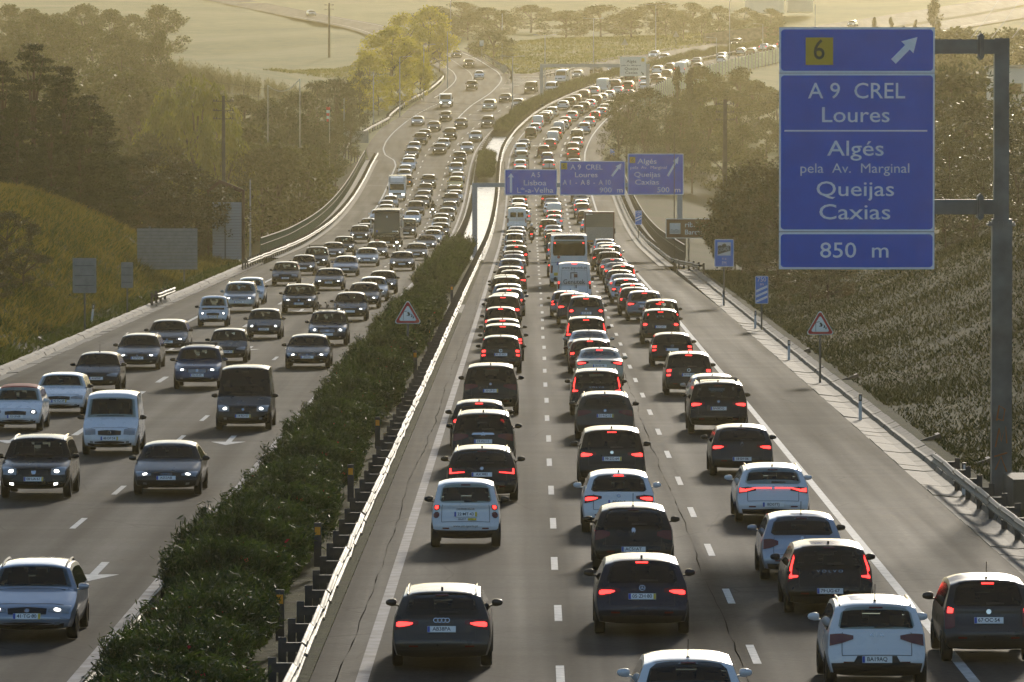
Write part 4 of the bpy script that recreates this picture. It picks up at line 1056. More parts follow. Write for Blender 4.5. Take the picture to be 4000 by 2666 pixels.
# ------------------------------------------------------------------ vehicles
# body keys go round the side view: (y from the rear bumper, z, crown) ; y grows towards the nose
class Shape:
    def __init__(s, L, W, H, zb, keys, belt, th, rw, ws, hood, wheel, axles, plan_r=.085, plan_f=.14, roof_k=None):
        s.L, s.W, s.H, s.zb, s.belt, s.th = L, W, H, zb, belt, th
        s.rw, s.ws, s.hood, s.wheel, s.axles, s.plan_r, s.plan_f = rw, ws, hood, wheel, axles, plan_r, plan_f
        P = [np.array(k, float) for k in keys]
        for _ in range(2):
            Q = []
            n = len(P)
            for i in range(n):
                a, b = P[i], P[(i+1) % n]; Q += [a*.78 + b*.22, a*.22 + b*.78]
            P = Q
        s.P = np.array(P); n = len(P)
        T = np.roll(s.P, -1, 0) - np.roll(s.P, 1, 0); T = T[:, :2]/np.linalg.norm(T[:, :2], axis=1)[:, None]
        s.Nin = np.stack([T[:, 1], -T[:, 0]], 1)           # inward normal for this winding
        top = int(np.argmax(s.P[:, 1]))
        s.rear = [i for i in range(0, top+1)]
        s.front = [i for i in range(top, n) if s.P[i, 1] > zb + .02]
    def X(s, y, z):
        t = np.interp(z, [s.zb, s.zb + .2, .62, s.belt, s.H], [.90, .975, 1.0, .965, .975 - s.th])
        p = 1.0
        if y < .65: p -= s.plan_r*(max(0, .65 - y)/.65)**2.2
        if y > s.L - .95: p -= s.plan_f*(min(1.1, (y - s.L + .95)/.95))**2.2
        return s.W/2*t*p
    @staticmethod
    def fb(b): b = abs(b); return .35*b*b + .65*b**5
    def in_window(s, i, j, k, bs):
        # cells of the shell behind the glass of windscreen and rear window are left open
        z0, z1 = sorted((s.P[i, 1], s.P[j, 1])); b0, b1 = bs[k], bs[k+1]
        if max(abs(b0), abs(b1)) > .81: return False
        if i in s.fset and j in s.fset: lo, hi = s.ws[0] + .055, s.ws[1] - .012; return z0 > lo and z1 < hi and s.holes
        if i in s.rset and j in s.rset: lo, hi = s.rw[0] + .06, s.rw[1] - .025; return z0 > lo and z1 < hi and s.holes == 2
        return False
    holes = 0
    def body(s):
        s.fset = set(s.front); s.rset = set(s.rear)
        nb = 11; bs = np.linspace(-1, 1, nb); n = len(s.P); vs = []; fs = []
        for i in range(n):
            y0, z0, c = s.P[i]; nx = s.Nin[i]
            for b in bs:
                y = y0 + nx[0]*c*s.fb(b); z = z0 + nx[1]*c*s.fb(b)
                vs.append((b*s.X(y, z), y, z))
        for i in range(n):
            j = (i+1) % n
            for k in range(nb-1):
                if not s.in_window(i, j, k, bs): fs.append((i*nb+k, i*nb+k+1, j*nb+k+1, j*nb+k))
        nrm = [.12, .3, .55, .8, 1.0]
        for sgn, col in ((-1, 0), (1, nb-1)):
            base = len(vs)
            for i in range(n):
                _, ye, ze = vs[i*nb+col]
                my = min(max(ye, .6), s.L - .7); mz = .6
                for r in nrm:
                    y = ye*(1-r) + my*r; z = ze*(1-r) + mz*r
                    vs.append((sgn*s.X(y, z), y, z))
            q = len(nrm)
            for i in range(n):
                j = (i+1) % n
                ring_i = [i*nb+col] + [base + i*q + k for k in range(q)]
                ring_j = [j*nb+col] + [base + j*q + k for k in range(q)]
                for k in range(q):
                    f = (ring_i[k], ring_j[k], ring_j[k+1], ring_i[k+1])
                    fs.append(f if sgn > 0 else f[::-1])
        b = MB().add(vs, fs)
        me = b.mesh('body', True); bm = bmesh.new(); bm.from_mesh(me); bmesh.ops.remove_doubles(bm, verts=bm.verts, dist=.0008); bmesh.ops.recalc_face_normals(bm, faces=bm.faces); bm.to_mesh(me); bm.free()
        me.polygons.foreach_set("use_smooth", [True]*len(me.polygons)); me.set_sharp_from_angle(angle=math.radians(42))
        return me
    def pt(s, side, b, z, off):
        idx = s.rear if side == 'r' else s.front
        zs = s.P[idx, 1]
        if side == 'f': idx = idx[::-1]; zs = zs[::-1]
        zs = np.maximum.accumulate(zs + np.arange(len(zs))*1e-7)
        y0 = np.interp(z, zs, s.P[idx, 0]); c = np.interp(z, zs, s.P[idx, 2]); ny = np.interp(z, zs, s.Nin[idx, 0]); nz = np.interp(z, zs, s.Nin[idx, 1])
        k = c*s.fb(b) - off; y = y0 + ny*k; zz_ = z + nz*k
        return (b*s.X(y, zz_) + (off*.5*b), y, zz_)
    def patch(s, side, cols, off=.008, rows=3, nb=9, depth=.03, mb=None):
        """cols: [(b, zlo, zhi)...] ; a raised panel that follows the body surface"""
        B = [c[0] for c in cols]; bb = np.linspace(B[0], B[-1], nb) if len(cols) == 2 else np.unique(np.concatenate([np.linspace(B[i], B[i+1], max(2, nb//(len(B)-1) + 1)) for i in range(len(B)-1)]))
        if len(bb) < 2: bb = np.array([B[0], B[-1]])
        lo = np.interp(bb, B, [c[1] for c in cols]); hi = np.interp(bb, B, [c[2] for c in cols])
        mb = mb or MB(); vs = []; fs = []; m = rows + 1; n = len(bb)
        for b, l, h in zip(bb, lo, hi):
            for r in range(m): vs.append(s.pt(side, b, l + (h - l)*r/rows, off))
        for i in range(n-1):
            for r in range(rows): fs.append((i*m+r, (i+1)*m+r, (i+1)*m+r+1, i*m+r+1))
        loop = [i*m for i in range(n)] + [(n-1)*m + r for r in range(1, m)] + [i*m + rows for i in range(n-2, -1, -1)] + [r for r in range(rows-1, 0, -1)]
        o = len(vs); cy = -1 if side == 'r' else 1
        for k in loop:
            p = vs[k]; vs.append((p[0]*.997, p[1] - cy*depth, p[2]))
        for k in range(len(loop)):
            a, b_ = loop[k], loop[(k+1) % len(loop)]; fs.append((b_, a, o+k, o+(k+1) % len(loop)))
        if side == 'f': fs = [f[::-1] for f in fs]
        mb.add(vs, fs); return mb
    def side_window(s, y0, y1, sgn, drop=.075, lift=.02):
        # top edge of the body side at b = 1
        pts = []
        for i in range(len(s.P)):
            y, z, c = s.P[i]; nx = s.Nin[i]
            if z > s.belt*.9: pts.append((y + nx[0]*c, z + nx[1]*c))
        pts.sort(); py = [p[0] for p in pts]; pz = [p[1] for p in pts]
        ys = np.linspace(y0, y1, 16); vs = []; fs = []
        for y in ys:
            zl = s.belt + lift; zh = max(zl + .01, float(np.interp(y, py, pz)) - drop)
            for r in range(4):
                z = zl + (zh - zl)*r/3; vs.append((sgn*(s.X(y, z) + .006), y, z))
        for i in range(15):
            for r in range(3):
                f = (i*4+r, (i+1)*4+r, (i+1)*4+r+1, i*4+r+1); fs.append(f if sgn > 0 else f[::-1])
        return MB().add(vs, fs)

def keys_for(L, H, zb, rwy, rwz, rry, cwy, cwz, hfz, trunk=None, roofdrop=.05, rfy=None, bump=.5):
    rfy = rfy or L*.60
    k = [(.16, zb, .03), (.03, zb + .10, .08), (0, bump, .12), (.05, bump + .16, .13), (.07, bump + .20, .12)]
    if trunk: k += [(.10, trunk - .10, .11), (.16, trunk, .07), (rwy, rwz, .06)]
    else: k += [(.12, rwz - .13, .12), (rwy, rwz, .12)]
    k += [(rry - .06, H - roofdrop - .05, .10), (rry + .10, H - roofdrop, .085), (L*.42, H, .085), (rfy, H - .05, .085), (rfy + .12, H - .10, .09),
          (cwy, cwz, .08), (cwy + .10, cwz + .0, .08), (L - .42, hfz, .10), (L - .14, hfz - .09, .15), (L - .06, hfz - .2, .17), (L, .47, .17), (L - .04, zb + .10, .14), (L - .2, zb, .04)]
    return k
SHAPES = {
 'hatch': Shape(4.1, 1.76, 1.47, .21, keys_for(4.1, 1.47, .21, .16, .99, .62, 2.95, .98, .80), .93, .270, (.99, 1.38), (.99, 1.38), .80, .31, (.62, 3.25)),
 'small': Shape(3.75, 1.66, 1.50, .20, keys_for(3.75, 1.50, .20, .12, .98, .48, 2.75, .98, .80), .93, .240, (.98, 1.40), (.98, 1.40), .80, .29, (.5, 2.98)),
 'golf': Shape(4.3, 1.79, 1.46, .20, keys_for(4.3, 1.46, .20, .17, .97, .60, 3.05, .97, .78), .92, .275, (.97, 1.37), (.97, 1.37), .78, .31, (.72, 3.38)),
 'sedan': Shape(4.68, 1.83, 1.43, .20, keys_for(4.68, 1.43, .20, .85, 1.03, 1.55, 3.32, .96, .76, trunk=1.02), .91, .280, (1.03, 1.34), (.96, 1.34), .76, .32, (.92, 3.75)),
 'wagon': Shape(4.72, 1.83, 1.47, .20, keys_for(4.72, 1.47, .20, .15, .99, .62, 3.34, .97, .77), .93, .270, (.99, 1.37), (.97, 1.36), .77, .32, (.95, 3.78)),
 'suv': Shape(4.5, 1.86, 1.66, .26, keys_for(4.5, 1.66, .26, .16, 1.10, .55, 3.15, 1.10, .95, bump=.55), 1.05, .235, (1.10, 1.53), (1.10, 1.53), .95, .35, (.78, 3.5)),
 'suvs': Shape(4.15, 1.77, 1.52, .24, keys_for(4.15, 1.52, .24, .15, 1.02, .55, 2.95, 1.02, .87, bump=.52), .97, .250, (1.02, 1.40), (1.02, 1.40), .87, .33, (.65, 3.25)),
 'bigsuv': Shape(4.87, 1.95, 1.75, .27, keys_for(4.87, 1.75, .27, .18, 1.15, .60, 3.45, 1.14, 1.0, bump=.58), 1.10, .230, (1.15, 1.60), (1.14, 1.60), 1.0, .37, (.85, 3.8)),
 'mpv': Shape(4.45, 1.83, 1.63, .21, keys_for(4.45, 1.63, .21, .12, 1.04, .42, 3.25, 1.04, .84), .98, .225, (1.04, 1.52), (1.04, 1.50), .84, .32, (.68, 3.45)),
 'smart': Shape(2.65, 1.57, 1.55, .20, keys_for(2.65, 1.55, .20, .10, 1.00, .36, 1.95, 1.0, .82, rfy=1.35), .93, .220, (1.0, 1.44), (1.0, 1.44), .82, .29, (.36, 2.22), .07, .12),
 'kangoo': Shape(4.0, 1.68, 1.82, .20, keys_for(4.0, 1.82, .20, .08, 1.02, .18, 3.05, 1.06, .86, rfy=2.45, roofdrop=.03), 1.0, .140, (1.06, 1.62), (1.06, 1.64), .86, .31, (.55, 3.2), .04, .14),
 'doblo': Shape(4.4, 1.84, 2.12, .20, keys_for(4.4, 2.12, .20, .08, 1.05, .18, 3.4, 1.14, .92, rfy=2.55, roofdrop=.03), 1.06, .150, (1.1, 1.8), (1.14, 1.68), .92, .32, (.6, 3.6), .04, .14),
 'van': Shape(5.5, 2.05, 2.35, .24, keys_for(5.5, 2.35, .24, .06, 1.1, .14, 4.55, 1.30, 1.05, rfy=3.85, roofdrop=.03), 1.2, .10, (1.3, 1.9), (1.30, 2.08), 1.05, .34, (.9, 4.4), .03, .12),
 'minibus': Shape(4.9, 1.91, 1.96, .22, keys_for(4.9, 1.96, .22, .10, 1.1, .22, 4.0, 1.16, .98, rfy=3.2, roofdrop=.03), 1.08, .150, (1.12, 1.78), (1.16, 1.76), .98, .33, (.75, 3.85), .04, .12),
}
for _t, _s in SHAPES.items(): _s.holes = 1 if _t in ('van', 'kangoo', 'doblo') else 2
def cabin_mesh(s, t):
    b = MB(); w = s.W/2*.80; y0 = .35 if t != 'sedan' else 1.15; y1 = s.L*.60 + .55
    zf = s.belt - .06; zt = s.H - .13
    b.add([(-w, y0, zf), (w, y0, zf), (w, y1, zf), (-w, y1, zf)], [(0, 1, 2, 3)])
    b.add([(-w*.74, y0 + .35, zt), (w*.74, y0 + .35, zt), (w*.74, y1 - .55, zt), (-w*.74, y1 - .55, zt)], [(3, 2, 1, 0)])
    for g in (-1, 1):                                    # cabin sides below the glass keep stray light out
        b.add([(g*w*1.02, y0, zf), (g*w*1.02, y1, zf), (g*w*.98, y1, zf + .1), (g*w*.98, y0, zf + .1)], [(0, 1, 2, 3)])
    def seat(x, y, wd):
        b.box((x, y, zf + .12), (wd, .14, .40), taper=.8)
        b.box((x, y - .02, zf + .41), (.25, .09, .18), taper=.85)
    for x in (-.36, .36): seat(x*s.W/1.8, s.L*.45, .46)
    if t not in ('smart', 'van', 'kangoo'):
        for x in (-.38, 0, .38): b.box((x*s.W/1.8, y0 + .42, zf + .24), (.24, .09, .17), taper=.85)
        b.box((0, y0 + .45, zf + .06), (w*1.7, .16, .22))
    b.box((0, y1 - .1, zf + .03), (w*1.8, .3, .10))
    b.tube([(-.36 + .17*math.cos(q*PI/5), y1 - .32, zf + .10 + .15*math.sin(q*PI/5)) for q in range(11)], .014, 4)
    b.box((0, y1 - .42, zt - .09), (.22, .03, .07))
    return b.mesh('cabin')
def box_keys(L, H, zb, r=.15): return [(.06, zb, .02), (0, zb + .2, .04), (0, 1.2, .05), (.04, H - .3, .05), (.12, H - .06, .05), (.4, H, .04), (L*.5, H, .03), (L - .7, H, .04), (L - .32, H - .12, .06), (L - .16, H - .5, .07), (L - .02, 1.3, .08), (L, .7, .08), (L - .03, zb + .1, .05), (L - .1, zb, .02)]
SHAPES['bus'] = Shape(11.5, 2.52, 3.45, .32, box_keys(11.5, 3.45, .32), 1.5, .06, (2.15, 3.1), (1.3, 3.0), 1.1, .48, (2.6, 8.9), .02, .03)
SHAPES['coach'] = Shape(12, 2.5, 3.5, .32, box_keys(12, 3.5, .32), 1.5, .06, (2.15, 3.1), (1.25, 3.15), 1.1, .48, (2.8, 9.3), .02, .03)

def ell(bc, zc, rb, rz, n=7):
    return [(bc - rb*math.cos(PI*(i + .35)/(n - .3)), zc - rz*math.sin(PI*(i + .35)/(n - .3))**.7, zc + rz*math.sin(PI*(i + .35)/(n - .3))**.7) for i in range(n)]
REAR = {
 'wide': ([[(.50, .86, .92), (.74, .80, .96), (.975, .77, .97)]], [[(.62, .865, .885), (.72, .835, .90), (.90, .822, .915), (.955, .84, .90)]]),
 'lshape': ([[(.50, .82, .90), (.74, .80, .93), (.975, .77, .97)]], [[(.52, .815, .84), (.90, .80, .835), (.91, .80, .95), (.95, .80, .96)]]),
 'tri': ([[(.60, .84, .89), (.80, .76, .95), (.985, .72, .99)]], [ell(.835, .86, .105, .05)]),
 'box': ([[(.74, .70, .985), (.98, .70, .985)]], [[(.78, .87, .96), (.95, .87, .96)], [(.79, .73, .79), (.95, .73, .79)]]),
 'box2': ([[(.72, .74, .98), (.98, .74, .98)]], [[(.75, .87, .95), (.95, .87, .95)], [(.77, .76, .82), (.95, .76, .82)]]),
 'round': ([[(.72, .83, .90), (.80, .76, .97), (.90, .76, .97), (.97, .82, .91)]], [ell(.845, .865, .075, .055)]),
 'round2': ([[(.80, .90, .96), (.85, .86, .99), (.92, .86, .99), (.97, .90, .95)], [(.80, .74, .80), (.85, .70, .83), (.92, .70, .83), (.97, .74, .79)]], [ell(.885, .925, .055, .045)]),
 'vert': ([[(.74, .80, .90), (.86, .76, 1.04), (.90, .76, 1.30), (.985, .72, 1.34)]], [[(.76, .815, .845), (.90, .80, .86), (.915, .80, 1.22), (.955, .80, 1.30)]]),
 'vlow': ([[(.77, .66, .98), (.86, .64, 1.02), (.98, .64, 1.08)]], [[(.82, .90, .99), (.94, .90, 1.04)]]),
 'claws': ([[(.62, .82, .90), (.80, .76, .96), (.985, .74, .98)]], [[(.70, .82, .92), (.75, .82, .92)], [(.79, .80, .92), (.84, .80, .93)], [(.88, .79, .92), (.93, .79, .94)]]),
 'strip': ([[(.50, .86, .93), (.74, .83, .96), (.975, .81, .97)]], [[(.52, .91, .935), (.80, .84, .90), (.95, .84, .95)]]),
 'vbox': ([[(.87, .62, .98), (.985, .62, .98)]], [[(.89, .84, .95), (.97, .84, .95)]]),
}
FRONT = {
 'slant': ([[(.50, .76, .83), (.74, .76, .93), (.955, .80, .985)]], [ell(.70, .83, .075, .036)]),
 'big': ([[(.56, .72, .90), (.80, .72, .97), (.965, .76, 1.0)]], [ell(.73, .835, .075, .05)]),
 'boxy': ([[(.52, .76, .93), (.95, .78, .95)]], [ell(.70, .85, .08, .042)]),
 'round': ([[(.62, .82, .88), (.68, .76, .94), (.80, .76, .95), (.90, .82, .90)]], [ell(.75, .855, .06, .05)]),
}
def mir(cols): return [(-b, l, h) for b, l, h in reversed(cols)]
def sc(cols, k, L=None): return [(b, l*k, h*k) for b, l, h in cols]

_tyre = {}
def wheel_meshes(r):
    if r in _tyre: return _tyre[r]
    w = .205; prof = [(-w/2, r*.62), (-w/2, r*.90), (-w*.38, r*.985), (0, r), (w*.38, r*.985), (w/2, r*.90), (w/2, r*.62)]
    n = 20; vs = []; fs = []
    for k in range(n):
        a = 2*PI*k/n
        for x, q in prof: vs.append((x, q*math.cos(a), q*math.sin(a)))
    m = len(prof)
    for k in range(n):
        for j in range(m-1): fs.append((k*m+j, k*m+j+1, ((k+1) % n)*m+j+1, ((k+1) % n)*m+j))
    ty = MB().add(vs, fs).mesh('wheel', True)
    rb = MB()
    for sx in (-1, 1):
        vs = [(sx*w*.30, 0, 0)]; fs = []
        for k in range(n):
            a = 2*PI*k/n; vs.append((sx*w*(.34 if k % 4 < 2 else .22), r*.62*math.cos(a), r*.62*math.sin(a)))
        for k in range(n): f = (0, 1+k, 1+(k+1) % n); fs.append(f if sx > 0 else f[::-1])
        rb.add(vs, fs)
    _tyre[r] = (ty, rb.mesh('rim')); return _tyre[r]

def mirror_mesh(sgn):
    vs = []; fs = []; n = 10; m = 7
    for i in range(m):
        th = PI*i/(m-1)
        for j in range(n):
            ph = 2*PI*j/n; q = .105*math.cos(th)
            vs.append((sgn*(.145 + q), .055*math.sin(th)**.7*math.cos(ph) + .01*math.cos(th), .072*math.sin(th)**.6*math.sin(ph)*(1.0 - .18*math.cos(th))))
    for i in range(m-1):
        for j in range(n):
            f = (i*n+j, i*n+(j+1) % n, (i+1)*n+(j+1) % n, (i+1)*n+j); fs.append(f if sgn < 0 else f[::-1])
    b = MB().add(vs, fs); b.box((sgn*.03, .0, -.05), (.14, .045, .03))
    return b.mesh('mirror', True)
MIRR = {1: mirror_mesh(1), -1: mirror_mesh(-1)}
FIN = MB().prism([(0, 0), (.16, 0), (.03, .065), (0, .06)], 'x', -.02, .02).mesh('antenna')
WHIP = MB().tube([(0, 0, 0), (0, -.10, .30)], .008, 5).box((0, 0, .01), (.05, .06, .03)).mesh('antenna')
_parts = {}
def parts(t, style, side, opt):
    """cached part meshes of one kind of car: dict name -> list of (mesh, material key)"""
    key = (t, style, side, opt)
    if key in _parts: return _parts[key]
    s = SHAPES[t]; d = []
    A = lambda n, me, m: d.append((n, me.mesh(n, True) if isinstance(me, MB) else me, m))
    kb = ('body', t)
    if kb not in _parts: _parts[kb] = s.body()
    A('body', _parts[kb], 'paint')
    ks = ('sides', t)
    if ks not in _parts:
        yr = .55 if t not in ('sedan',) else 1.35
        yf = s.L*.60 + (.62 if t not in ('van', 'bus', 'coach') else .55)
        _parts[ks] = [s.side_window(yr, yf, g).mesh('side_window', True) for g in (1, -1)]
    panel = t == 'van' or (t == 'kangoo') or t == 'doblo'
    if panel:
        kp = ('cab', t)
        if kp not in _parts: _parts[kp] = [s.side_window(s.L*.55, s.L*.60 + .75, g).mesh('side_window', True) for g in (1, -1)]
        for me in _parts[kp]: A('side_window', me, 'glass')
    else:
        for me in _parts[ks]: A('side_window', me, 'glass')
    z0, z1 = s.ws
    A('windscreen', s.patch('f', [(-.90, z0 + .05, z1 - .02), (-.5, z0 + .03, z1), (.5, z0 + .03, z1), (.90, z0 + .05, z1 - .02)], .006, 5, 12, .01), 'glass')
    r0, r1 = s.rw
    if t == 'van':
        if opt == 'win':
            for b0, b1 in ((-.72, -.08), (.08, .72)): A('rear_window', s.patch('r', [(b0, 1.35, 1.85), (b1, 1.35, 1.85)], .006, 3, 6, .01), 'glass')
        A('door_seam', s.patch('r', [(-.008, .55, 2.25), (.008, .55, 2.25)], .004, 6, 2, .01), 'trim')
    elif t == 'kangoo' and side == 'r':
        A('door_seam', s.patch('r', [(-.006, .55, 1.7), (.006, .55, 1.7)], .004, 6, 2, .01), 'trim')
    else:
        wb = .84 if t not in ('sedan',) else .90
        A('rear_window', s.patch('r', [(-wb, r0 + .10, r1 - .07), (-wb*.88, r0 + .04, r1 - .01), (-wb*.5, r0 + .025, r1), (wb*.5, r0 + .025, r1), (wb*.88, r0 + .04, r1 - .01), (wb, r0 + .10, r1 - .07)], .006, 4, 14, .01), 'glass')
    # lower bumper trim
    if side == 'r':
        A('lower_bumper', s.patch('r', [(-.93, s.zb + .04, s.zb + .17), (0, s.zb + .04, s.zb + .20), (.93, s.zb + .04, s.zb + .17)], .008, 3, 12, .02), 'trim')
        if t not in ('van', 'kangoo'):
            for g_ in (-1, 1): A('panel_gap', s.patch('r', [(g_*.735 - .006, .60*r0, .985*r0), (g_*.735 + .006, .60*r0, .985*r0)], .003, 5, 2, .008), 'trim')
            A('panel_gap', s.patch('r', [(-.735, .60*r0 - .005, .60*r0 + .005), (.735, .60*r0 - .005, .60*r0 + .005)], .003, 1, 9, .008), 'trim')
            A('spoiler_edge', s.patch('r', [(-.80, r1 + .012, r1 + .03), (.80, r1 + .012, r1 + .03)], .022, 1, 9, .03), 'paint')
        g, lit = REAR[style]
        k = r0 if t != 'van' else 1.25
        for cols in g:
            for c in (cols, mir(cols)): A('tail_light', s.patch('r', sc(c, k), .012, 3, 8, .03), 'lampred')
        for cols in lit:
            for c in (cols, mir(cols)): A('brake_lens', s.patch('r', sc(c, k), .019, 2, 6, .02), 'lit')
        if style == 'strip': A('light_strip', s.patch('r', [(-.55, .915*k, .935*k), (.55, .915*k, .935*k)], .014, 2, 10, .01), 'lit')
        for g_ in (-1, 1): A('reflector', s.patch('r', [(g_*.62 - .10, s.zb + .23, s.zb + .262), (g_*.62 + .10, s.zb + .23, s.zb + .262)], .008, 1, 4, .01), 'lampred')
        if t != 'van': A('high_brake_light', s.patch('r', [(-.17, r1 - .035, r1 - .008), (.17, r1 - .035, r1 - .008)], .014, 1, 4, .01), 'lithb')
        else: A('high_brake_light', s.patch('r', [(-.17, s.H - .12, s.H - .07), (.17, s.H - .12, s.H - .07)], .014, 1, 4, .01), 'lithb')
        if t not in ('van', 'kangoo', 'sedan'): A('wiper', s.patch('r', [(-.05, r0 + .035, r0 + .075), (.38, r0 + .05, r0 + .07)], .02, 1, 4, .015), 'trim')
    else:
        hz = s.hood
        A('lower_bumper', s.patch('f', [(-.90, s.zb + .05, s.zb + .13), (0, s.zb + .05, s.zb + .15), (.90, s.zb + .05, s.zb + .13)], .008, 3, 12, .02), 'trim')
        A('panel_gap', s.patch('f', [(-.80, .955*hz, .965*hz), (0, .925*hz, .935*hz), (.80, .955*hz, .965*hz)], .003, 1, 10, .006), 'trim')
        g, lit = FRONT[style]
        for cols in g:
            for c in (cols, mir(cols)): A('headlight', s.patch('f', sc(c, hz), .010, 3, 8, .03), 'lampclear')
        for cols in lit:
            for c in (cols, mir(cols)): A('headlight_lens', s.patch('f', sc(c, hz), .019, 2, 6, .02), 'lit')
        if opt == 'hex':
            A('grille', s.patch('f', [(-.42, .55*hz, .70*hz), (-.30, .42*hz, .86*hz), (.30, .42*hz, .86*hz), (.42, .55*hz, .70*hz)], .010, 4, 10, .02), 'trim')
            A('grille_frame', s.patch('f', [(-.30, .40*hz, .425*hz), (.30, .40*hz, .425*hz)], .016, 1, 8, .02), 'chrome')
        elif opt == 'kidney':
            for g_ in (-1, 1): A('grille', s.patch('f', [(g_*.18 - .14, .66*hz, .86*hz), (g_*.18 + .14, .66*hz, .86*hz)], .012, 3, 5, .02), 'trim')
        else:
            A('grille', s.patch('f', [(-.46, .70*hz, .84*hz), (0, .68*hz, .86*hz), (.46, .70*hz, .84*hz)], .010, 3, 10, .02), 'trim')
        if opt in ('chrome', 'bars', 'split'):
            for zz_ in ((.87,) if opt == 'chrome' else (.72, .77, .82)): A('grille_bar', s.patch('f', [(-.42, zz_*hz - .008, zz_*hz + .008), (.42, zz_*hz - .008, zz_*hz + .008)], .018, 1, 8, .015), 'chrome')
        A('lower_grille', s.patch('f', [(-.62, s.zb + .16, .42*hz + .04), (-.3, s.zb + .15, .46*hz + .03), (.3, s.zb + .15, .46*hz + .03), (.62, s.zb + .16, .42*hz + .04)], .008, 3, 10, .02), 'trim')
        for g_ in (-1, 1): A('fog_light', s.patch('f', [(g_*.74 - .06, .40*hz, .49*hz), (g_*.74 + .06, .40*hz, .49*hz)], .012, 2, 4, .02), 'fog')
        for g_ in (-1, 1): A('wiper', s.patch('f', [(g_*.25 - .22, z0 + .045, z0 + .06), (g_*.25 + .3, z0 + .05, z0 + .065)], .016, 1, 4, .012), 'trim')
    _parts[key] = d
    return d

LANE_TXT = {'R1': 'left lane heading away', 'R2': 'middle lane heading away', 'R3': 'right lane heading away', 'R4': 'hard shoulder heading away',
            'L1': 'oncoming lane beside the hedge', 'L2': 'middle oncoming lane', 'L3': 'outer oncoming lane', 'L4': 'oncoming merging lane', 'RP': 'oncoming slip road'}
GROUP = {'R': 'cars queueing away from the camera', 'L': 'oncoming cars'}
ORD = ['nearest', 'second', 'third', 'fourth', 'fifth', 'sixth', 'seventh', 'eighth', 'ninth', 'tenth', 'eleventh', 'twelfth', 'thirteenth', 'fourteenth', 'fifteenth', 'sixteenth', 'seventeenth', 'eighteenth', 'nineteenth']
def ordinal(n):
    if n < 19: return ORD[n]
    t, u = divmod(n + 1, 10)
    tens = {2: 'twent', 3: 'thirt', 4: 'fort', 5: 'fift', 6: 'sixt', 7: 'sevent'}[t]
    return tens + 'ieth' if u == 0 else tens + 'y-' + ['', 'first', 'second', 'third', 'fourth', 'fifth', 'sixth', 'seventh', 'eighth', 'ninth'][u]
CNAME = {'dark': 'black', 'darkgrey': 'dark grey', 'bluesilver': 'pale blue-silver', 'bluegrey': 'blue-grey', 'slateblue': 'slate blue', 'navy': 'dark navy', 'darkred': 'dark red', 'rose': 'rose-silver', 'graphite': 'graphite grey'}
NAMES = {'hatchback': 'hatchback', 'estate car': 'estate_car', 'saloon': 'saloon_car', 'off-roader': 'sport_utility_car', 'people carrier': 'people_carrier', 'two-seat city car': 'city_car', 'city car': 'city_car', 'small van': 'small_van', 'panel van': 'panel_van', 'minibus': 'minibus', 'high-roof van': 'high_roof_van', 'crossover': 'crossover_car', 'soft-top': 'convertible_car', 'taxi saloon': 'taxi', 'small estate': 'estate_car', 'coupe-backed saloon': 'saloon_car'}

def place_root(name, x, y, length, oncoming, lane):
    f = rx if lane == 'RP' else ax
    yc = y + length/2; h = heading(yc, f) if lane != 'RP' or yc > 930 else heading(yc, rx)
    g = math.atan2(zr(y + length) - zr(y), length)
    r = empty(name, (x, y, zr(y) + .004))
    r.rotation_mode = 'XYZ'
    if oncoming:                                # nose towards the camera: local +y points back to the camera
        R_ = Matrix.Rotation(-h + PI, 4, 'Z') @ Matrix.Rotation(-g, 4, 'X')
        r.matrix_world = Matrix.Translation((x + math.sin(h)*length, y + math.cos(h)*length, zr(y + length) + .004)) @ R_
    else:
        r.matrix_world = Matrix.Translation((x, y, zr(y) + .004)) @ Matrix.Rotation(-h, 4, 'Z') @ Matrix.Rotation(g, 4, 'X')
    return r

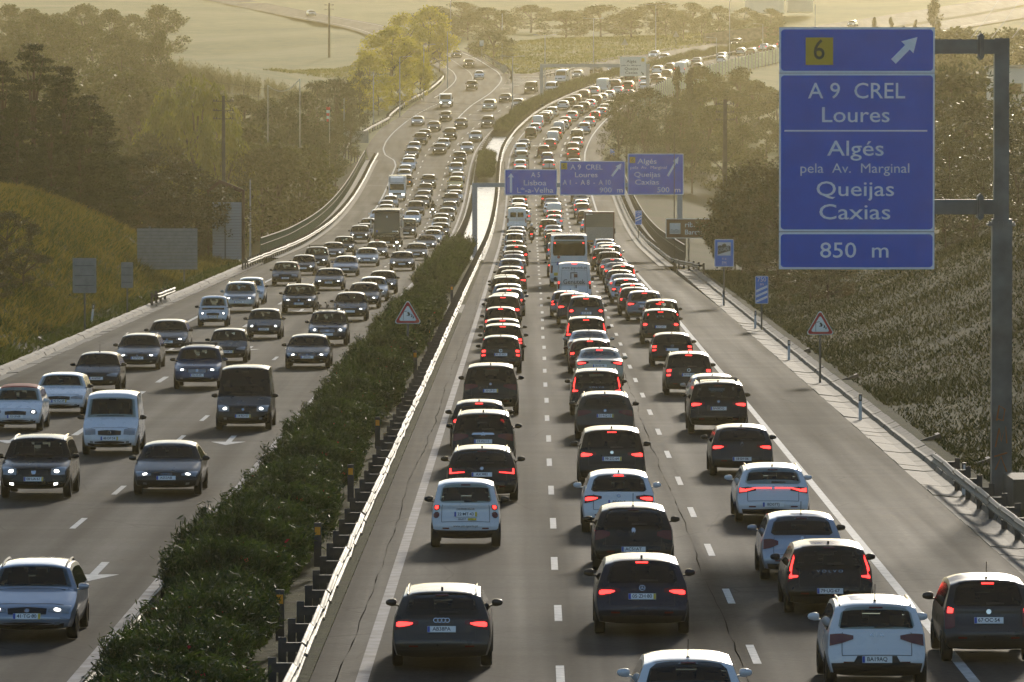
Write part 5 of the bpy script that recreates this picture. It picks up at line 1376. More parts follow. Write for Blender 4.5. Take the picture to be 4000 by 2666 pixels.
PLATE = MB().box((0, 0, 0), (.52, .012, .115)).mesh('number_plate')
PBAND = MB().box((0, 0, 0), (.045, .004, .108)).mesh('plate_band')
def emblem_mesh(kind):
    b = MB()
    def ring(cx, r, w=.014):
        n = 14
        vs = []
        for k in range(n):
            a = 2*PI*k/n
            for q in (r, r - w):
                for yv in (0, .012): vs.append((cx + q*math.cos(a), -yv, q*math.sin(a)))
        fs = []
        for k in range(n):
            o = 4*k; p = 4*((k+1) % n)
            fs += [(o+1, p+1, p+3, o+3), (o, p, p+1, o+1), (o+3, p+3, p+2, o+2)]
        b.add(vs, fs)
    if kind == 'rings':
        for i in range(4): ring(-.105 + .07*i, .048)
    elif kind == 'star':
        ring(0, .06)
        for a in (90, 210, 330): b.add([(.012*math.cos(math.radians(a+90)), -.012, .012*math.sin(math.radians(a+90))), (.055*math.cos(math.radians(a)), -.012, .055*math.sin(math.radians(a))), (.012*math.cos(math.radians(a-90)), -.012, .012*math.sin(math.radians(a-90)))], [(0, 1, 2)])
    elif kind == 'vw':
        ring(0, .065)
        for pl in ([(-.04, .035), (-.012, -.02), (0, .005), (.012, -.02), (.04, .035)], [(-.05, .01), (-.02, -.05), (0, -.012), (.02, -.05), (.05, .01)]):
            b.tube([(p, -.01, q) for p, q in pl], .006, 4)
    elif kind == 'diamond':
        for q in (1,): b.tube([(0, -.01, .075), (.045, -.01, 0), (0, -.01, -.075), (-.045, -.01, 0), (0, -.01, .075)], .012, 4)
    elif kind == 'diamond3':
        for cx, cz in ((0, .035), (-.035, -.025), (.035, -.025)): b.add([(cx, -.012, cz + .032), (cx + .03, -.012, cz), (cx, -.012, cz - .032), (cx - .03, -.012, cz)], [(0, 3, 2, 1)])
    elif kind == 'chev':
        for dz in (0, -.05): b.tube([(-.06, -.01, dz - .02), (0, -.01, dz + .03), (.06, -.01, dz - .02)], .011, 4)
    elif kind == 'bar': b.add([(-.13, -.012, -.02), (-.05, -.012, -.02), (-.05, -.012, -.045), (.05, -.012, -.045), (.05, -.012, -.02), (.13, -.012, -.02), (.11, -.012, .02), (.05, -.012, .02), (.05, -.012, .045), (-.05, -.012, .045), (-.05, -.012, .02), (-.11, -.012, .02)], [tuple(range(12))])
    elif kind == 'dacia': b.add([(-.07, -.012, .05), (.07, -.012, .05), (.045, -.012, -.05), (-.045, -.012, -.05)], [(3, 2, 1, 0)])
    elif kind == 'lion': b.prism([(-.03, -.06), (.0, -.02), (.03, -.06), (.05, .0), (.03, .06), (-.02, .07), (-.045, .02)], 'y', -.012, 0)
    else:
        ring(0, .045); b.add([(.03*math.cos(2*PI*k/10), -.008, .03*math.sin(2*PI*k/10)) for k in range(10)], [tuple(range(9, -1, -1))])
    return b.mesh('emblem')
_emb = {}
count = {}
MATK = {'glass': GLASS, 'trim': TRIM, 'lampred': LAMP_RED, 'lampclear': LAMP_CLEAR, 'chrome': CHROME}
plates_needed = [c[5] for c in CARS if c[5]]
for p_ in plates_needed: text_mesh(p_.replace('-', ' ') if '-' not in p_ else p_.replace('-', '·'), .098, .001, bold=.0012, spacing=.98)
for p_ in ('V O L V O', 'K I A', 'www.genutek.pt', 'Genutek', 'miolo', 'barraqueiro', 'SELECT', 'www.uin-sports.pt', 'DISTRIBUIDOR', '4101', 'METAX PRIMALAX'):
    text_mesh(p_, 1.0, .004)

BIKE_CARRIER = MB()
for sx in (-.38, .10, .45):
    BIKE_CARRIER.box((sx, .5, .12), (.07, 1.25, .05)).box((sx, -.05, .17), (.10, .10, .14)).box((sx, .9, .17), (.09, .1, .12)).tube([(sx, .3, .14), (sx + .08, .32, .34)], .018, 5).box((sx + .09, .32, .34), (.08, .1, .07))
for yv in (.15, .95): BIKE_CARRIER.box((0, yv, .07), (1.25, .06, .035))
BIKE_CARRIER = BIKE_CARRIER.mesh('bike_carrier')

def rail_mesh(s):
    out = []
    y0, y1 = .62, s.L*.60
    for g in (-1, 1):
        pts = []
        for y in np.linspace(y0, y1, 7):
            z = float(np.interp(y, [y0, y1], [s.H - .10, s.H - .115])) + (.045 if y0 < y < y1 else -.01) + .02*math.sin(PI*(y-y0)/(y1-y0))
            pts.append((g*(s.X(y, s.H - .08) - .05), y, z))
        out.append(MB().tube(pts, .02, 6).mesh('roof_rail', True))
    return out
_rails = {}

def hash_(x, y): return int(abs(x)*731 + y*97)
def make_car(c):
    lane, x, y, t, colour, plate, k = c
    on = lane[0] == 'L' or lane == 'RP'
    n = count.get(lane, 0); count[lane] = n + 1
    kind = k.get('k', 'car')
    cn = CNAME.get(colour, colour)
    if plate: lab = f"{cn} {kind} with plate {plate}, {ordinal(n)} in the {LANE_TXT[lane]}"
    else: lab = f"{cn} {kind}, {ordinal(n)} from the camera in the {LANE_TXT[lane]}"
    cat = 'van' if 'van' in kind or kind == 'minibus' else ('taxi' if 'taxi' in kind else 'car')
    name = NAMES.get(kind, 'car')
    grp = {'R': 'cars queueing away from the camera', 'L': 'oncoming cars'}['L' if on else 'R']
    s = SHAPES[t]
    root = place_root(name, x, y, s.L, on, lane)
    tag(root, lab, cat, grp)
    if t not in ('van',): root.scale = (random.uniform(.975, 1.03), random.uniform(.98, 1.02), random.uniform(.965, 1.045))
    side = 'f' if on else 'r'; style = k.get('front' if on else 'lamp', 'slant' if on else 'tri')
    opt = k.get('gr', '') if on else ('win' if k.get('win') else '')
    lit = k.get('h', 0) if on else k.get('b', 0)
    P_ = PAINT[colour]
    near = y < 420
    pane = GLASS_DARK if (not on and (hash_(x, y) % 10) < 5) else GLASS_CLEAR
    if y < 620:
        if ('cabin', t) not in _parts: _parts[('cabin', t)] = cabin_mesh(s, t)
        obj('cabin', _parts[('cabin', t)], CABIN, root)
    tiny = y > 620
    for nm, me, mk in parts(t, style, side, opt):
        if tiny and nm in ('wiper', 'reflector', 'fog_light', 'door_seam', 'panel_gap', 'spoiler_edge', 'grille_bar', 'lower_grille', 'grille_frame', 'headlight' if lit else 'headlight_lens', 'high_brake_light' if not k.get('hb') else '-', 'brake_lens' if not lit else '-'): continue
        if mk == 'paint': m = P_
        elif nm == 'windscreen' and y < 620: m = GLASS_CLEAR
        elif nm == 'rear_window' and y < 620 and t not in ('van', 'kangoo', 'doblo'): m = pane
        elif mk == 'lit': m = (LIT_WHITE if on else LIT_RED) if lit else (LAMP_CLEAR if on else LAMP_RED)
        elif mk == 'lithb': m = LIT_RED if k.get('hb') else LAMP_RED
        elif mk == 'fog': m = LIT_WHITE if k.get('fog') else LAMP_CLEAR
        else: m = MATK[mk]
        if mk == 'lit' and nm == 'headlight_lens' and k.get('ind'): m = LIT_ORANGE
        if nm == 'lower_bumper' and k.get('blackbumper'): pass
        obj(nm, me, m, root)
    ty, rim = wheel_meshes(s.wheel)
    for ay in s.axles:
        for g in (-1, 1):
            w = obj('wheel', ty, RUBBER, root, (g*(s.W/2 - .10), ay, s.wheel))
            if near: obj('rim', rim, RIM, w)
    my = s.L*.60 + (.42 if t not in ('van', 'minibus') else .55)
    for g in (-1, 1):
        if tiny and g == (1 if not on else -1) and t not in ('van', 'minibus'): pass
        obj('mirror', MIRR[g], TRIM if (n + g) % 3 == 0 or t in ('van', 'kangoo', 'doblo', 'smart') else P_, root, (g*(s.X(my, s.belt + .02) - .02), my, s.belt + .07), None, (1, 1, 1) if t not in ('van',) else (1, 1, 1.8))
    if tiny: return root
    # aerial
    if not on and t not in ('van', 'kangoo', 'smart'):
        obj('antenna', WHIP if k.get('ant') else FIN, TRIM, root, (0, .78 if t != 'sedan' else 1.75, s.H - .045))
    elif on and k.get('ant'):
        obj('antenna', WHIP, TRIM, root, (0, s.L*.5, s.H - .02))
    if k.get('rails'):
        if t not in _rails: _rails[t] = rail_mesh(s)
        for me in _rails[t]: obj('roof_rail', me, CHROME if colour in ('black', 'darkgrey', 'white', 'silver') else TRIM, root)
    if k.get('bars'):
        for yv in (1.1, 2.0): obj('roof_bar', MB().box((0, yv, s.H + .05), (s.W*.66, .07, .04)).box((-s.W*.31, yv, s.H), (.05, .06, .12)).box((s.W*.31, yv, s.H), (.05, .06, .12)), TRIM, root)
    if k.get('bikes'): obj('bike_carrier', BIKE_CARRIER, TRIM, root, (0, 1.1, s.H))
    if k.get('soft') == 1: obj('soft_top', s.patch('f', [(-1.0, s.ws[1] - .02, s.H - .001), (1.0, s.ws[1] - .02, s.H - .001)], .015, 6, 9, .04).mesh('soft_top', True), SOFT_K, root)
    if k.get('soft') == 2: obj('soft_top', s.patch('f', [(-.9, s.ws[1] + .01, s.H - .001), (.9, s.ws[1] + .01, s.H - .001)], .02, 6, 9, .04).mesh('soft_top', True), SOFT_R, root)
    if k.get('taxi'):
        obj('roof', s.patch('f', [(-.95, s.ws[1] + .01, s.H - .001), (.95, s.ws[1] + .01, s.H - .001)], .008, 6, 9, .03).mesh('roof', True), mat('teal_roof_paint', (.03, .22, .18), .35, coat=.6), root)
        obj('taxi_sign', MB().box((0, 2.35, s.H + .07), (.36, .14, .14), taper=.85), mat('red_taxi_sign', (.3, .03, .02), .4), root)
    # plate, emblem, letters
    def on_face(b, z, off):
        p = Vector(s.pt(side, b, z, off)); q = Vector(s.pt(side, b, z + .06, off)); q0 = Vector(s.pt(side, b, z - .06, off))
        d_ = q - q0; tilt = math.atan2(d_.y, d_.z)
        return p, tilt
    pz = (.62*s.rw[0] + .14 if not k.get('lowplate') else s.zb + .30) if not on else s.zb + .30
    if t == 'van' and not on: pz = .72
    if t == 'smart' and not on: pz = .76
    p, tilt = on_face(0, pz, .02)
    rz = 0 if not on else PI
    pl = obj('number_plate', PLATE, PLATE_W, root, (p.x, p.y, p.z), (-tilt if not on else tilt, 0, rz))
    if y < 520: obj('plate_band', PBAND, PLATE_B, pl, (-.235, -.006, 0))
    if k.get('y'): obj('plate_band', PBAND, PLATE_Y, pl, (.235, -.006, 0))
    if plate:
        obj('lettering', text_mesh(plate.replace('-', ' ') if '-' not in plate else plate.replace('-', '·'), .098, .001, bold=.0012, spacing=.98), PLATE_T, pl, (.0, -.0075, .002), (PI/2, 0, 0))
    if k.get('em'):
        e_ = k['em']
        if e_ not in _emb: _emb[e_] = emblem_mesh(e_)
        z = (s.rw[0] - .075 if not on else s.hood*.77)
        p, tilt = on_face(0, z, .016)
        obj('emblem', _emb[e_], CHROME, root, tuple(p), (-tilt if not on else tilt, 0, rz))
    if k.get('letters'):
        p, tilt = on_face(0, s.rw[0] - .08, .02)
        txt = 'V O L V O' if k['letters'] == 'VOLVO' else 'K I A'
        obj('lettering', text_mesh(txt, 1.0, .004), CHROME, root, tuple(p), (PI/2 - tilt, 0, 0), (.12, .085, .5))
    if k.get('chrome'): obj('chrome_bar', s.patch('r', [(-.38, s.rw[0] - .09, s.rw[0] - .07), (-.33, s.rw[0] - .09, s.rw[0] - .035), (.33, s.rw[0] - .09, s.rw[0] - .035), (.38, s.rw[0] - .09, s.rw[0] - .07)], .012, 2, 10, .02).mesh('chrome_bar', True), CHROME, root)
    if k.get('blackbumper'): obj('bumper_cladding', s.patch('r', [(-.97, s.zb + .02, s.zb + .22), (-.5, s.zb + .02, s.zb + .26), (-.42, s.zb + .02, s.zb + .36), (.42, s.zb + .02, s.zb + .36), (.5, s.zb + .02, s.zb + .26), (.97, s.zb + .02, s.zb + .22)], .01, 4, 20, .03).mesh('bumper_cladding', True), TRIM, root)
    if t == 'smart' and not on:
        for b0, b1 in ((-.66, .66),): obj('tailgate_line', s.patch('r', [(b0, .595, .605), (b1, .595, .605)], .004, 1, 9, .01).mesh('tailgate_line'), TRIM, root)
        obj('rear_skirt', s.patch('r', [(-.98, s.zb + .02, s.zb + .2), (.98, s.zb + .02, s.zb + .2)], .012, 3, 12, .03).mesh('rear_skirt', True), TRIM, root)
        for tx, z, sz in (('DISTRIBUIDOR', .88, .062), ('SELECT', .65, .055), ('www.uin-sports.pt', .50, .075)):
            p, tilt = on_face(0, z, .016); obj('lettering', text_mesh(tx, 1.0, .004), PLATE_T, root, (p.x - (.08 if tx == 'SELECT' else 0), p.y, p.z), (PI/2 - tilt, 0, 0), (sz, sz, .3))
        p, tilt = on_face(.2, .65, .016); obj('sticker', MB().box((0, 0, 0), (.19, .006, .055)), PLATE_Y, root, tuple(p), (-tilt, 0, 0))
    if k.get('sign'):
        def on_van(txt, x_, z, sz, m_): obj('lettering', text_mesh(txt, 1.0, .004), m_, root, (x_, s.pt('r', 0, z, .02)[1], z), (PI/2, 0, 0), (sz*.92, sz, .5))
        on_van('www.genutek.pt', 0, 2.02, .245, TRIM); on_van('Genutek', -.02, 1.18, .40, TRIM)
        LOGO = mat('dark_red_logo', (.10, .015, .014), .5); LOGO2 = mat('dark_brown_logo', (.025, .010, .010), .5)
        yv = s.pt('r', 0, 1.5, .016)[1]
        obj('logo_square', MB().box((.08, yv, 1.545), (.21, .01, .20)), LOGO, root)
        obj('logo_frame', MB().box((-.03, yv, 1.72), (.42, .01, .05)).box((-.205, yv, 1.535), (.05, .01, .32)), LOGO2, root)
        obj('door_handle', s.patch('r', [(.07, .80, 1.0), (.14, .80, 1.0)], .02, 2, 4, .03).mesh('door_handle', True), TRIM, root)
        for b0 in (-.80, .80): obj('door_seam', s.patch('r', [(b0 - .006, .5, 2.2), (b0 + .006, .5, 2.2)], .004, 6, 2, .01).mesh('door_seam'), TRIM, root)
        obj('door_seam', s.patch('r', [(-.8, 1.86, 1.868), (.8, 1.86, 1.868)], .004, 1, 9, .01).mesh('door_seam'), TRIM, root)
    if k.get('sign2'):
        p, tilt = on_face(0, 1.36, .016); obj('lettering', text_mesh('miolo', 1.0, .004), mat('green_lettering', (.03, .07, .03), .5), root, tuple(p), (PI/2 - tilt, 0, 0), (.36, .36, .5))
    return root

# ---- large vehicles
def make_white_bus(c):
    lane, x, y, t, colour, plate, k = c; s = SHAPES['bus']; n = count.get(lane, 0); count[lane] = n + 1
    r = place_root('coach_bus', x, y, s.L, False, lane); tag(r, 'white coach seen from behind, directly ahead of the white panel van', 'bus')
    A = lambda nm, me, m: obj(nm, me.mesh(nm, True) if isinstance(me, MB) else me, m, r)
    W_ = PAINT['white']
    A('body', s.body(), W_)
    A('rear_window', s.patch('r', [(-.90, 2.25, 3.02), (-.84, 2.08, 3.06), (.84, 2.08, 3.06), (.90, 2.25, 3.02)], .012, 5, 16, .02), GLASS)
    A('roof_spoiler', s.patch('r', [(-.86, 3.12, 3.26), (-.76, 3.12, 3.36), (.76, 3.12, 3.36), (.86, 3.12, 3.26)], .03, 3, 14, .05), TRIM)
    for g in (-1, 1):
        A('high_light', s.patch('r', [(g*.80 - .03, 2.86, 2.95), (g*.80 + .03, 2.86, 2.95)], .022, 1, 3, .02), LIT_RED)
        A('tail_light', s.patch('r', [(g*.925 - .05, .95, 1.45), (g*.925 + .05, .95, 1.45)], .016, 3, 3, .03), LAMP_RED)
        A('mirror', MB().box((g*1.42, s.L - .1, 2.35), (.16, .2, .55)).tube([(g*1.2, s.L - .3, 2.9), (g*1.42, s.L - .1, 2.62)], .03, 6), TRIM)
        A('side_window', MB().add([(g*(s.X(yv, zv) + .01), yv, zv) for yv, zv in ((1.0, 1.75), (10.6, 1.75), (10.6, 2.85), (1.0, 2.85))], [(0, 1, 2, 3) if g > 0 else (3, 2, 1, 0)]), GLASS)
    A('panel_seam', s.patch('r', [(-.97, 1.62, 1.635), (.97, 1.62, 1.635)], .008, 1, 10, .01), TRIM)
    A('engine_cover', s.patch('r', [(-.76, 1.66, 1.675), (.76, 1.66, 1.675)], .008, 1, 10, .01), TRIM)
    A('lower_bumper', s.patch('r', [(-.97, .38, .62), (.97, .38, .62)], .02, 2, 10, .03), mat('pale_bumper', (.35, .35, .36), .5))
    A('number_plate', s.patch('r', [(-.80, .78, .98), (-.50, .78, .98)], .018, 1, 4, .02), PLATE_Y)
    A('sticker', MB().add([(-.82, -.012, 1.50), (-.62, -.012, 1.42), (-.56, -.012, 1.62), (-.76, -.012, 1.70)], [(0, 1, 2, 3)]), PLATE_B)
    A('roundel', MB().add([(-.68 + .10*math.cos(q*PI/6), -.012, 2.02 - .03 + .10*math.sin(q*PI/6)) for q in range(12)], [tuple(range(12))]), mat('red_roundel', (.35, .08, .05), .5))
    obj('lettering', text_mesh('barraqueiro', 1.0, .004), TRIM, r, (.02, -.02, 1.47), (PI/2, 0, 0), (.15, .15, .4))
    obj('lettering', text_mesh('4101', 1.0, .004), TRIM, r, (.92, -.02, 1.55), (PI/2, 0, 0), (.09, .09, .4))
    ty, rim = wheel_meshes(.48)
    for ay in s.axles:
        for g in (-1, 1): w = obj('wheel', ty, RUBBER, r, (g*1.1, ay, .48), None, (1.4, 1, 1))
def make_black_coach(c):
    lane, x, y, t, colour, plate, k = c; s = SHAPES['coach']; n = count.get(lane, 0); count[lane] = n + 1
    r = place_root('coach_bus', x, y, s.L, True, lane); tag(r, 'oncoming black coach with tall windscreen behind the teal-roofed taxi', 'bus')
    A = lambda nm, me, m: obj(nm, me.mesh(nm, True) if isinstance(me, MB) else me, m, r)
    A('body', s.body(), PAINT['black'])
    A('windscreen', s.patch('f', [(-.95, 1.42, 3.02), (-.88, 1.34, 3.14), (.88, 1.34, 3.14), (.95, 1.42, 3.02)], .012, 8, 16, .02), GLASS)
    A('destination_panel', s.patch('f', [(-.9, 3.2, 3.4), (.9, 3.2, 3.4)], .02, 3, 12, .03), TRIM)
    A('sticker', s.patch('f', [(.70, 1.42, 1.60), (.84, 1.42, 1.60)], .02, 1, 3, .01), PLATE_B)
    A('paper_sign', s.patch('f', [(-.72, 1.46, 1.52), (-.40, 1.46, 1.52)], .02, 1, 3, .01), PLATE_W)
    A('inner_mirror', s.patch('f', [(-.03, 2.72, 2.9), (.03, 2.72, 2.9)], .03, 1, 3, .02), CHROME)
    for g in (-1, 1):
        A('headlight', s.patch('f', [(g*.80 - .12, .62, .78), (g*.80 + .12, .62, .80)], .016, 2, 5, .03), LAMP_CLEAR)
        A('mirror', MB().box((g*1.46, s.L + .15, 2.15), (.16, .22, .62)).tube([(g*1.2, s.L - .25, 2.95), (g*1.44, s.L + .2, 2.8), (g*1.46, s.L + .15, 2.4)], .035, 6), PAINT['silver'])
        A('side_window', MB().add([(g*(s.X(yv, zv) + .01), yv, zv) for yv, zv in ((1.0, 1.75), (11.2, 1.75), (11.2, 2.95), (1.0, 2.95))], [(0, 1, 2, 3) if g > 0 else (3, 2, 1, 0)]), GLASS)
    A('number_plate', s.patch('f', [(-.22, .44, .55), (.22, .44, .55)], .018, 1, 4, .02), PLATE_W)
    obj('lettering', text_mesh('METAX PRIMALAX', 1.0, .004), PAINT['silver'], r, (0, s.pt('f', 0, 1.05, .03)[1], 1.05), (PI/2, 0, PI), (.16, .17, .4))
    for g, tri in ((0, 0),): A('emblem', MB().tube([(.82, s.pt('f', 0, 1.05, .03)[1], 1.13), (.72, s.pt('f', 0, 1.05, .03)[1], .98), (.92, s.pt('f', 0, 1.05, .03)[1], .98), (.82, s.pt('f', 0, 1.05, .03)[1], 1.13)], .02, 4), PAINT['silver'])
    ty, rim = wheel_meshes(.48)
    for ay in s.axles:
        for g in (-1, 1): obj('wheel', ty, RUBBER, r, (g*1.1, ay, .48), None, (1.4, 1, 1))
def make_box_truck(c):
    lane, x, y, t, colour, plate, k = c; n = count.get(lane, 0); count[lane] = n + 1
    r = place_root('box_lorry', x, y, 8.2, False, lane); tag(r, 'grey box lorry with closed tail lift ahead in the right lane', 'truck')
    GREYBOX = mat('grey_box_panel', (.20, .195, .185), .45, .2, noise=.12, nscale=2); SHUT = mat('roller_shutter', (.15, .145, .13), .5, .2)
    obj('cargo_box', MB().box((0, 3.0, 2.25), (2.55, 5.8, 2.72)), GREYBOX, r)
    fr = MB()
    for bx in ((-1.235, .11), (1.235, .11)): fr.box((bx[0], .07, 2.25), (bx[1], .12, 2.76))
    fr.box((0, .07, 3.57), (2.58, .12, .14)).box((0, .07, .93), (2.58, .12, .12)); obj('door_frame', fr, mat('dark_red_frame', (.12, .05, .045), .5), r)
    for i in range(6): obj('shutter_slat', MB().box((0, .075, 2.40 + i*.19), (2.34, .035, .18)), SHUT, r)
    obj('tail_lift', MB().box((0, .05, 1.68), (2.36, .05, 1.30)).box((0, .02, 1.0), (2.36, .06, .05)), mat('pale_tail_lift', (.26, .26, .255), .45, .3, noise=.1), r)
    HZ = [mat('hazard_yellow', (.55, .33, .02), .5), mat('hazard_red', (.45, .03, .02), .5)]
    for g in (-1, 1):
        b = MB().box((g*.85, .018, 1.13), (.62, .012, .13)); hz = obj('hazard_marker', b, HZ[0], r)
        st = MB()
        for i in range(4): q = g*.85 - .28 + i*.15; st.add([(q, .010, 1.065), (q + .07, .010, 1.065), (q + .14, .010, 1.195), (q + .07, .010, 1.195)], [(0, 1, 2, 3)])
        obj('hazard_stripe', st, HZ[1], hz)
        obj('tail_light', MB().box((g*.95, .02, .80), (.36, .05, .10)), LAMP_RED, r)
    obj('chassis', MB().box((0, 3.8, .75), (.9, 7.4, .3)).box((0, .15, .62), (2.2, .1, .14)), TRIM, r)
    obj('cab', MB().prism([(6.0, .6), (8.15, .6), (8.2, 1.4), (8.0, 1.7), (7.6, 2.6), (6.1, 2.7)], 'x', -1.15, 1.15), PAINT['white'], r)
    for g in (-1, 1):
        obj('mirror', MB().box((g*1.40, 7.6, 1.9), (.14, .12, .5)).tube([(g*1.15, 7.7, 2.2), (g*1.4, 7.6, 2.1)], .02, 5), TRIM, r)
    ty, rim = wheel_meshes(.46)
    for ay in (1.6, 6.9):
        for g in (-1, 1): obj('wheel', ty, RUBBER, r, (g*1.0, ay, .46), None, (1.7, 1, 1))
    obj('logo', MB().box((-1.05, .0, 3.44), (.22, .01, .14)).box((-.75, .0, 3.44), (.34, .01, .06)), PLATE_W, r)
def make_light_truck(c, flat=False):
    lane, x, y, t, colour, plate, k = c; n = count.get(lane, 0); count[lane] = n + 1
    L = 6.0 if not flat else 5.6
    r = place_root('light_lorry' if not flat else 'flatbed_lorry', x, y, L, True, lane)
    tag(r, 'white box lorry with flat cab in the outer oncoming lane behind the black coach' if not flat else 'white flatbed lorry leaving the slip road by the yellow-green trees', 'truck')
    W_ = PAINT['white']
    cab = MB().prism([(L - 1.75, .45), (L - .02, .45), (L, 1.0), (L - .06, 1.25), (L - .42, 2.15), (L - 1.7, 2.2)], 'x', -.96, .96).mesh('cab', True)
    obj('cab', cab, W_, r)
    zf = lambda z: L - .06 + (z - 1.25)/.9*(-.36) + .012
    obj('windscreen', MB().add([(-.86, zf(1.32), 1.32), (.86, zf(1.32), 1.32), (.82, zf(2.04), 2.04), (-.82, zf(2.04), 2.04)], [(3, 2, 1, 0)]), GLASS, r)
    obj('grille', MB().box((0, L + .0, .88), (1.1, .06, .16)), TRIM, r); obj('bumper', MB().box((0, L - .02, .5), (1.9, .12, .22)), mat('grey_bumper', (.14, .14, .14), .5) if flat else W_, r)
    for g in (-1, 1):
        obj('headlight', MB().box((g*.72, L + .005, .80), (.30, .06, .18)), LIT_WHITE, r)
        obj('mirror', MB().box((g*1.16, L - .5, 1.55), (.14, .1, .40)).tube([(g*.95, L - .5, 1.85), (g*1.15, L - .5, 1.8)], .02, 5), TRIM, r)
        obj('side_window', MB().add([(g*.968, yv, zv) for yv, zv in ((L - 1.45, 1.3), (L - .28, 1.3), (L - .5, 2.05), (L - 1.45, 2.05))], [(0, 1, 2, 3) if g > 0 else (3, 2, 1, 0)]), GLASS, r)
    ty, rim = wheel_meshes(.36)
    for ay in (1.2, L - 1.1):
        for g in (-1, 1): obj('wheel', ty, RUBBER, r, (g*.84, ay, .36), None, (1.3, 1, 1))
    obj('number_plate', PLATE, PLATE_W, r, (0, L + .045, .52), (0, 0, PI)); obj('chassis', MB().box((0, L/2 - .5, .55), (.8, L - 1.2, .2)), TRIM, r)
    if not flat:
        obj('cargo_box', MB().box((0, 2.05, 1.85), (2.05, 4.1, 2.1)), W_, r)
        obj('wind_deflector', MB().prism([(L - 1.7, 2.2), (L - .75, 2.22), (L - 1.1, 2.75), (L - 1.7, 2.86)], 'x', -.75, .75).mesh('wind_deflector', True), W_, r)
    else:
        obj('cargo_bed', MB().box((0, 1.85, .82), (2.0, 3.7, .12)), TRIM, r)
        for g in (-1, 1): obj('side_board', MB().box((g*.98, 1.85, 1.08), (.05, 3.7, .42)), W_, r)
        obj('head_board', MB().box((0, 3.72, 1.3), (1.95, .06, .9)), TRIM, r)
BUILD = {'bus': make_white_bus, 'coach': make_black_coach, 'truck': make_box_truck, 'ltruck': make_light_truck, 'flatbed': lambda c: make_light_truck(c, True)}
for c in CARS: BUILD.get(c[3], make_car)(c)

# ---- motorcycles and riders
def moto_parts():
    d = []
    n = 18
    def whl(y):
        vs = []; fs = []
        for k in range(n):
            a = 2*PI*k/n
            for xx_, q in ((-.07, .21), (-.08, .28), (0, .31), (.08, .28), (.07, .21)): vs.append((xx_, y + q*math.cos(a), .31 + q*math.sin(a)))
        for k in range(n):
            for j in range(4): fs.append((k*5+j, k*5+j+1, ((k+1) % n)*5+j+1, ((k+1) % n)*5+j))
        return MB().add(vs, fs)
    d += [('wheel', whl(.33).mesh('wheel', True), RUBBER), ('wheel', whl(1.75).mesh('wheel', True), RUBBER)]
    b = MB(); b.prism([(.15, .62), (.0, .85), (.25, .95), (.7, .80), (1.05, 1.0), (1.45, 1.05), (1.62, .75), (1.45, .35), (.75, .28), (.45, .4)], 'x', -.17, .17)
    d.append(('body', b.mesh('body', True), PAINT['dark']))
    d.append(('seat', MB().prism([(.12, .86), (.3, .92), (.75, .80), (.75, .76), (.15, .80)], 'x', -.15, .15).mesh('seat'), SOFT_K))
    d.append(('fairing', MB().prism([(1.4, .7), (1.75, .80), (1.72, 1.05), (1.5, 1.38), (1.42, 1.1)], 'x', -.22, .22).mesh('fairing', True), PAINT['dark']))
    d.append(('handlebar', MB().tube([(-.40, 1.28, 1.10), (-.15, 1.42, 1.06), (.15, 1.42, 1.06), (.40, 1.28, 1.10)], .02, 6).mesh('handlebar'), TRIM))
    d.append(('fork', MB().tube([(-.1, 1.75, .31), (-.1, 1.48, 1.0)], .03, 6).tube([(.1, 1.75, .31), (.1, 1.48, 1.0)], .03, 6).mesh('fork'), CHROME))
    for g in (-1, 1): d.append(('mirror', MB().box((g*.42, 1.42, 1.28), (.14, .03, .09)).tube([(g*.3, 1.36, 1.1), (g*.42, 1.42, 1.28)], .008, 4).mesh('mirror'), TRIM))
    d.append(('tail_light', MB().box((0, -.02, .86), (.20, .05, .08)).mesh('tail_light'), LIT_RED))
    d.append(('number_plate', MB().box((0, -.03, .66), (.19, .015, .16)).mesh('number_plate'), PLATE_W))
    d.append(('headlight', MB().box((0, 1.76, .93), (.22, .04, .14)).mesh('headlight'), LIT_WHITE))
    for g in (-1, 1): d.append(('fog_light', MB().box((g*.27, 1.66, .62), (.09, .05, .09)).mesh('fog_light'), LIT_WHITE))
    for g in (-1, 1): d.append(('exhaust' if g > 0 else 'pannier', MB().tube([(g*.2, .9, .35), (g*.22, .05, .42)], .06, 8).mesh('exhaust'), DARKSTEEL))
    return d
MOTO = moto_parts()
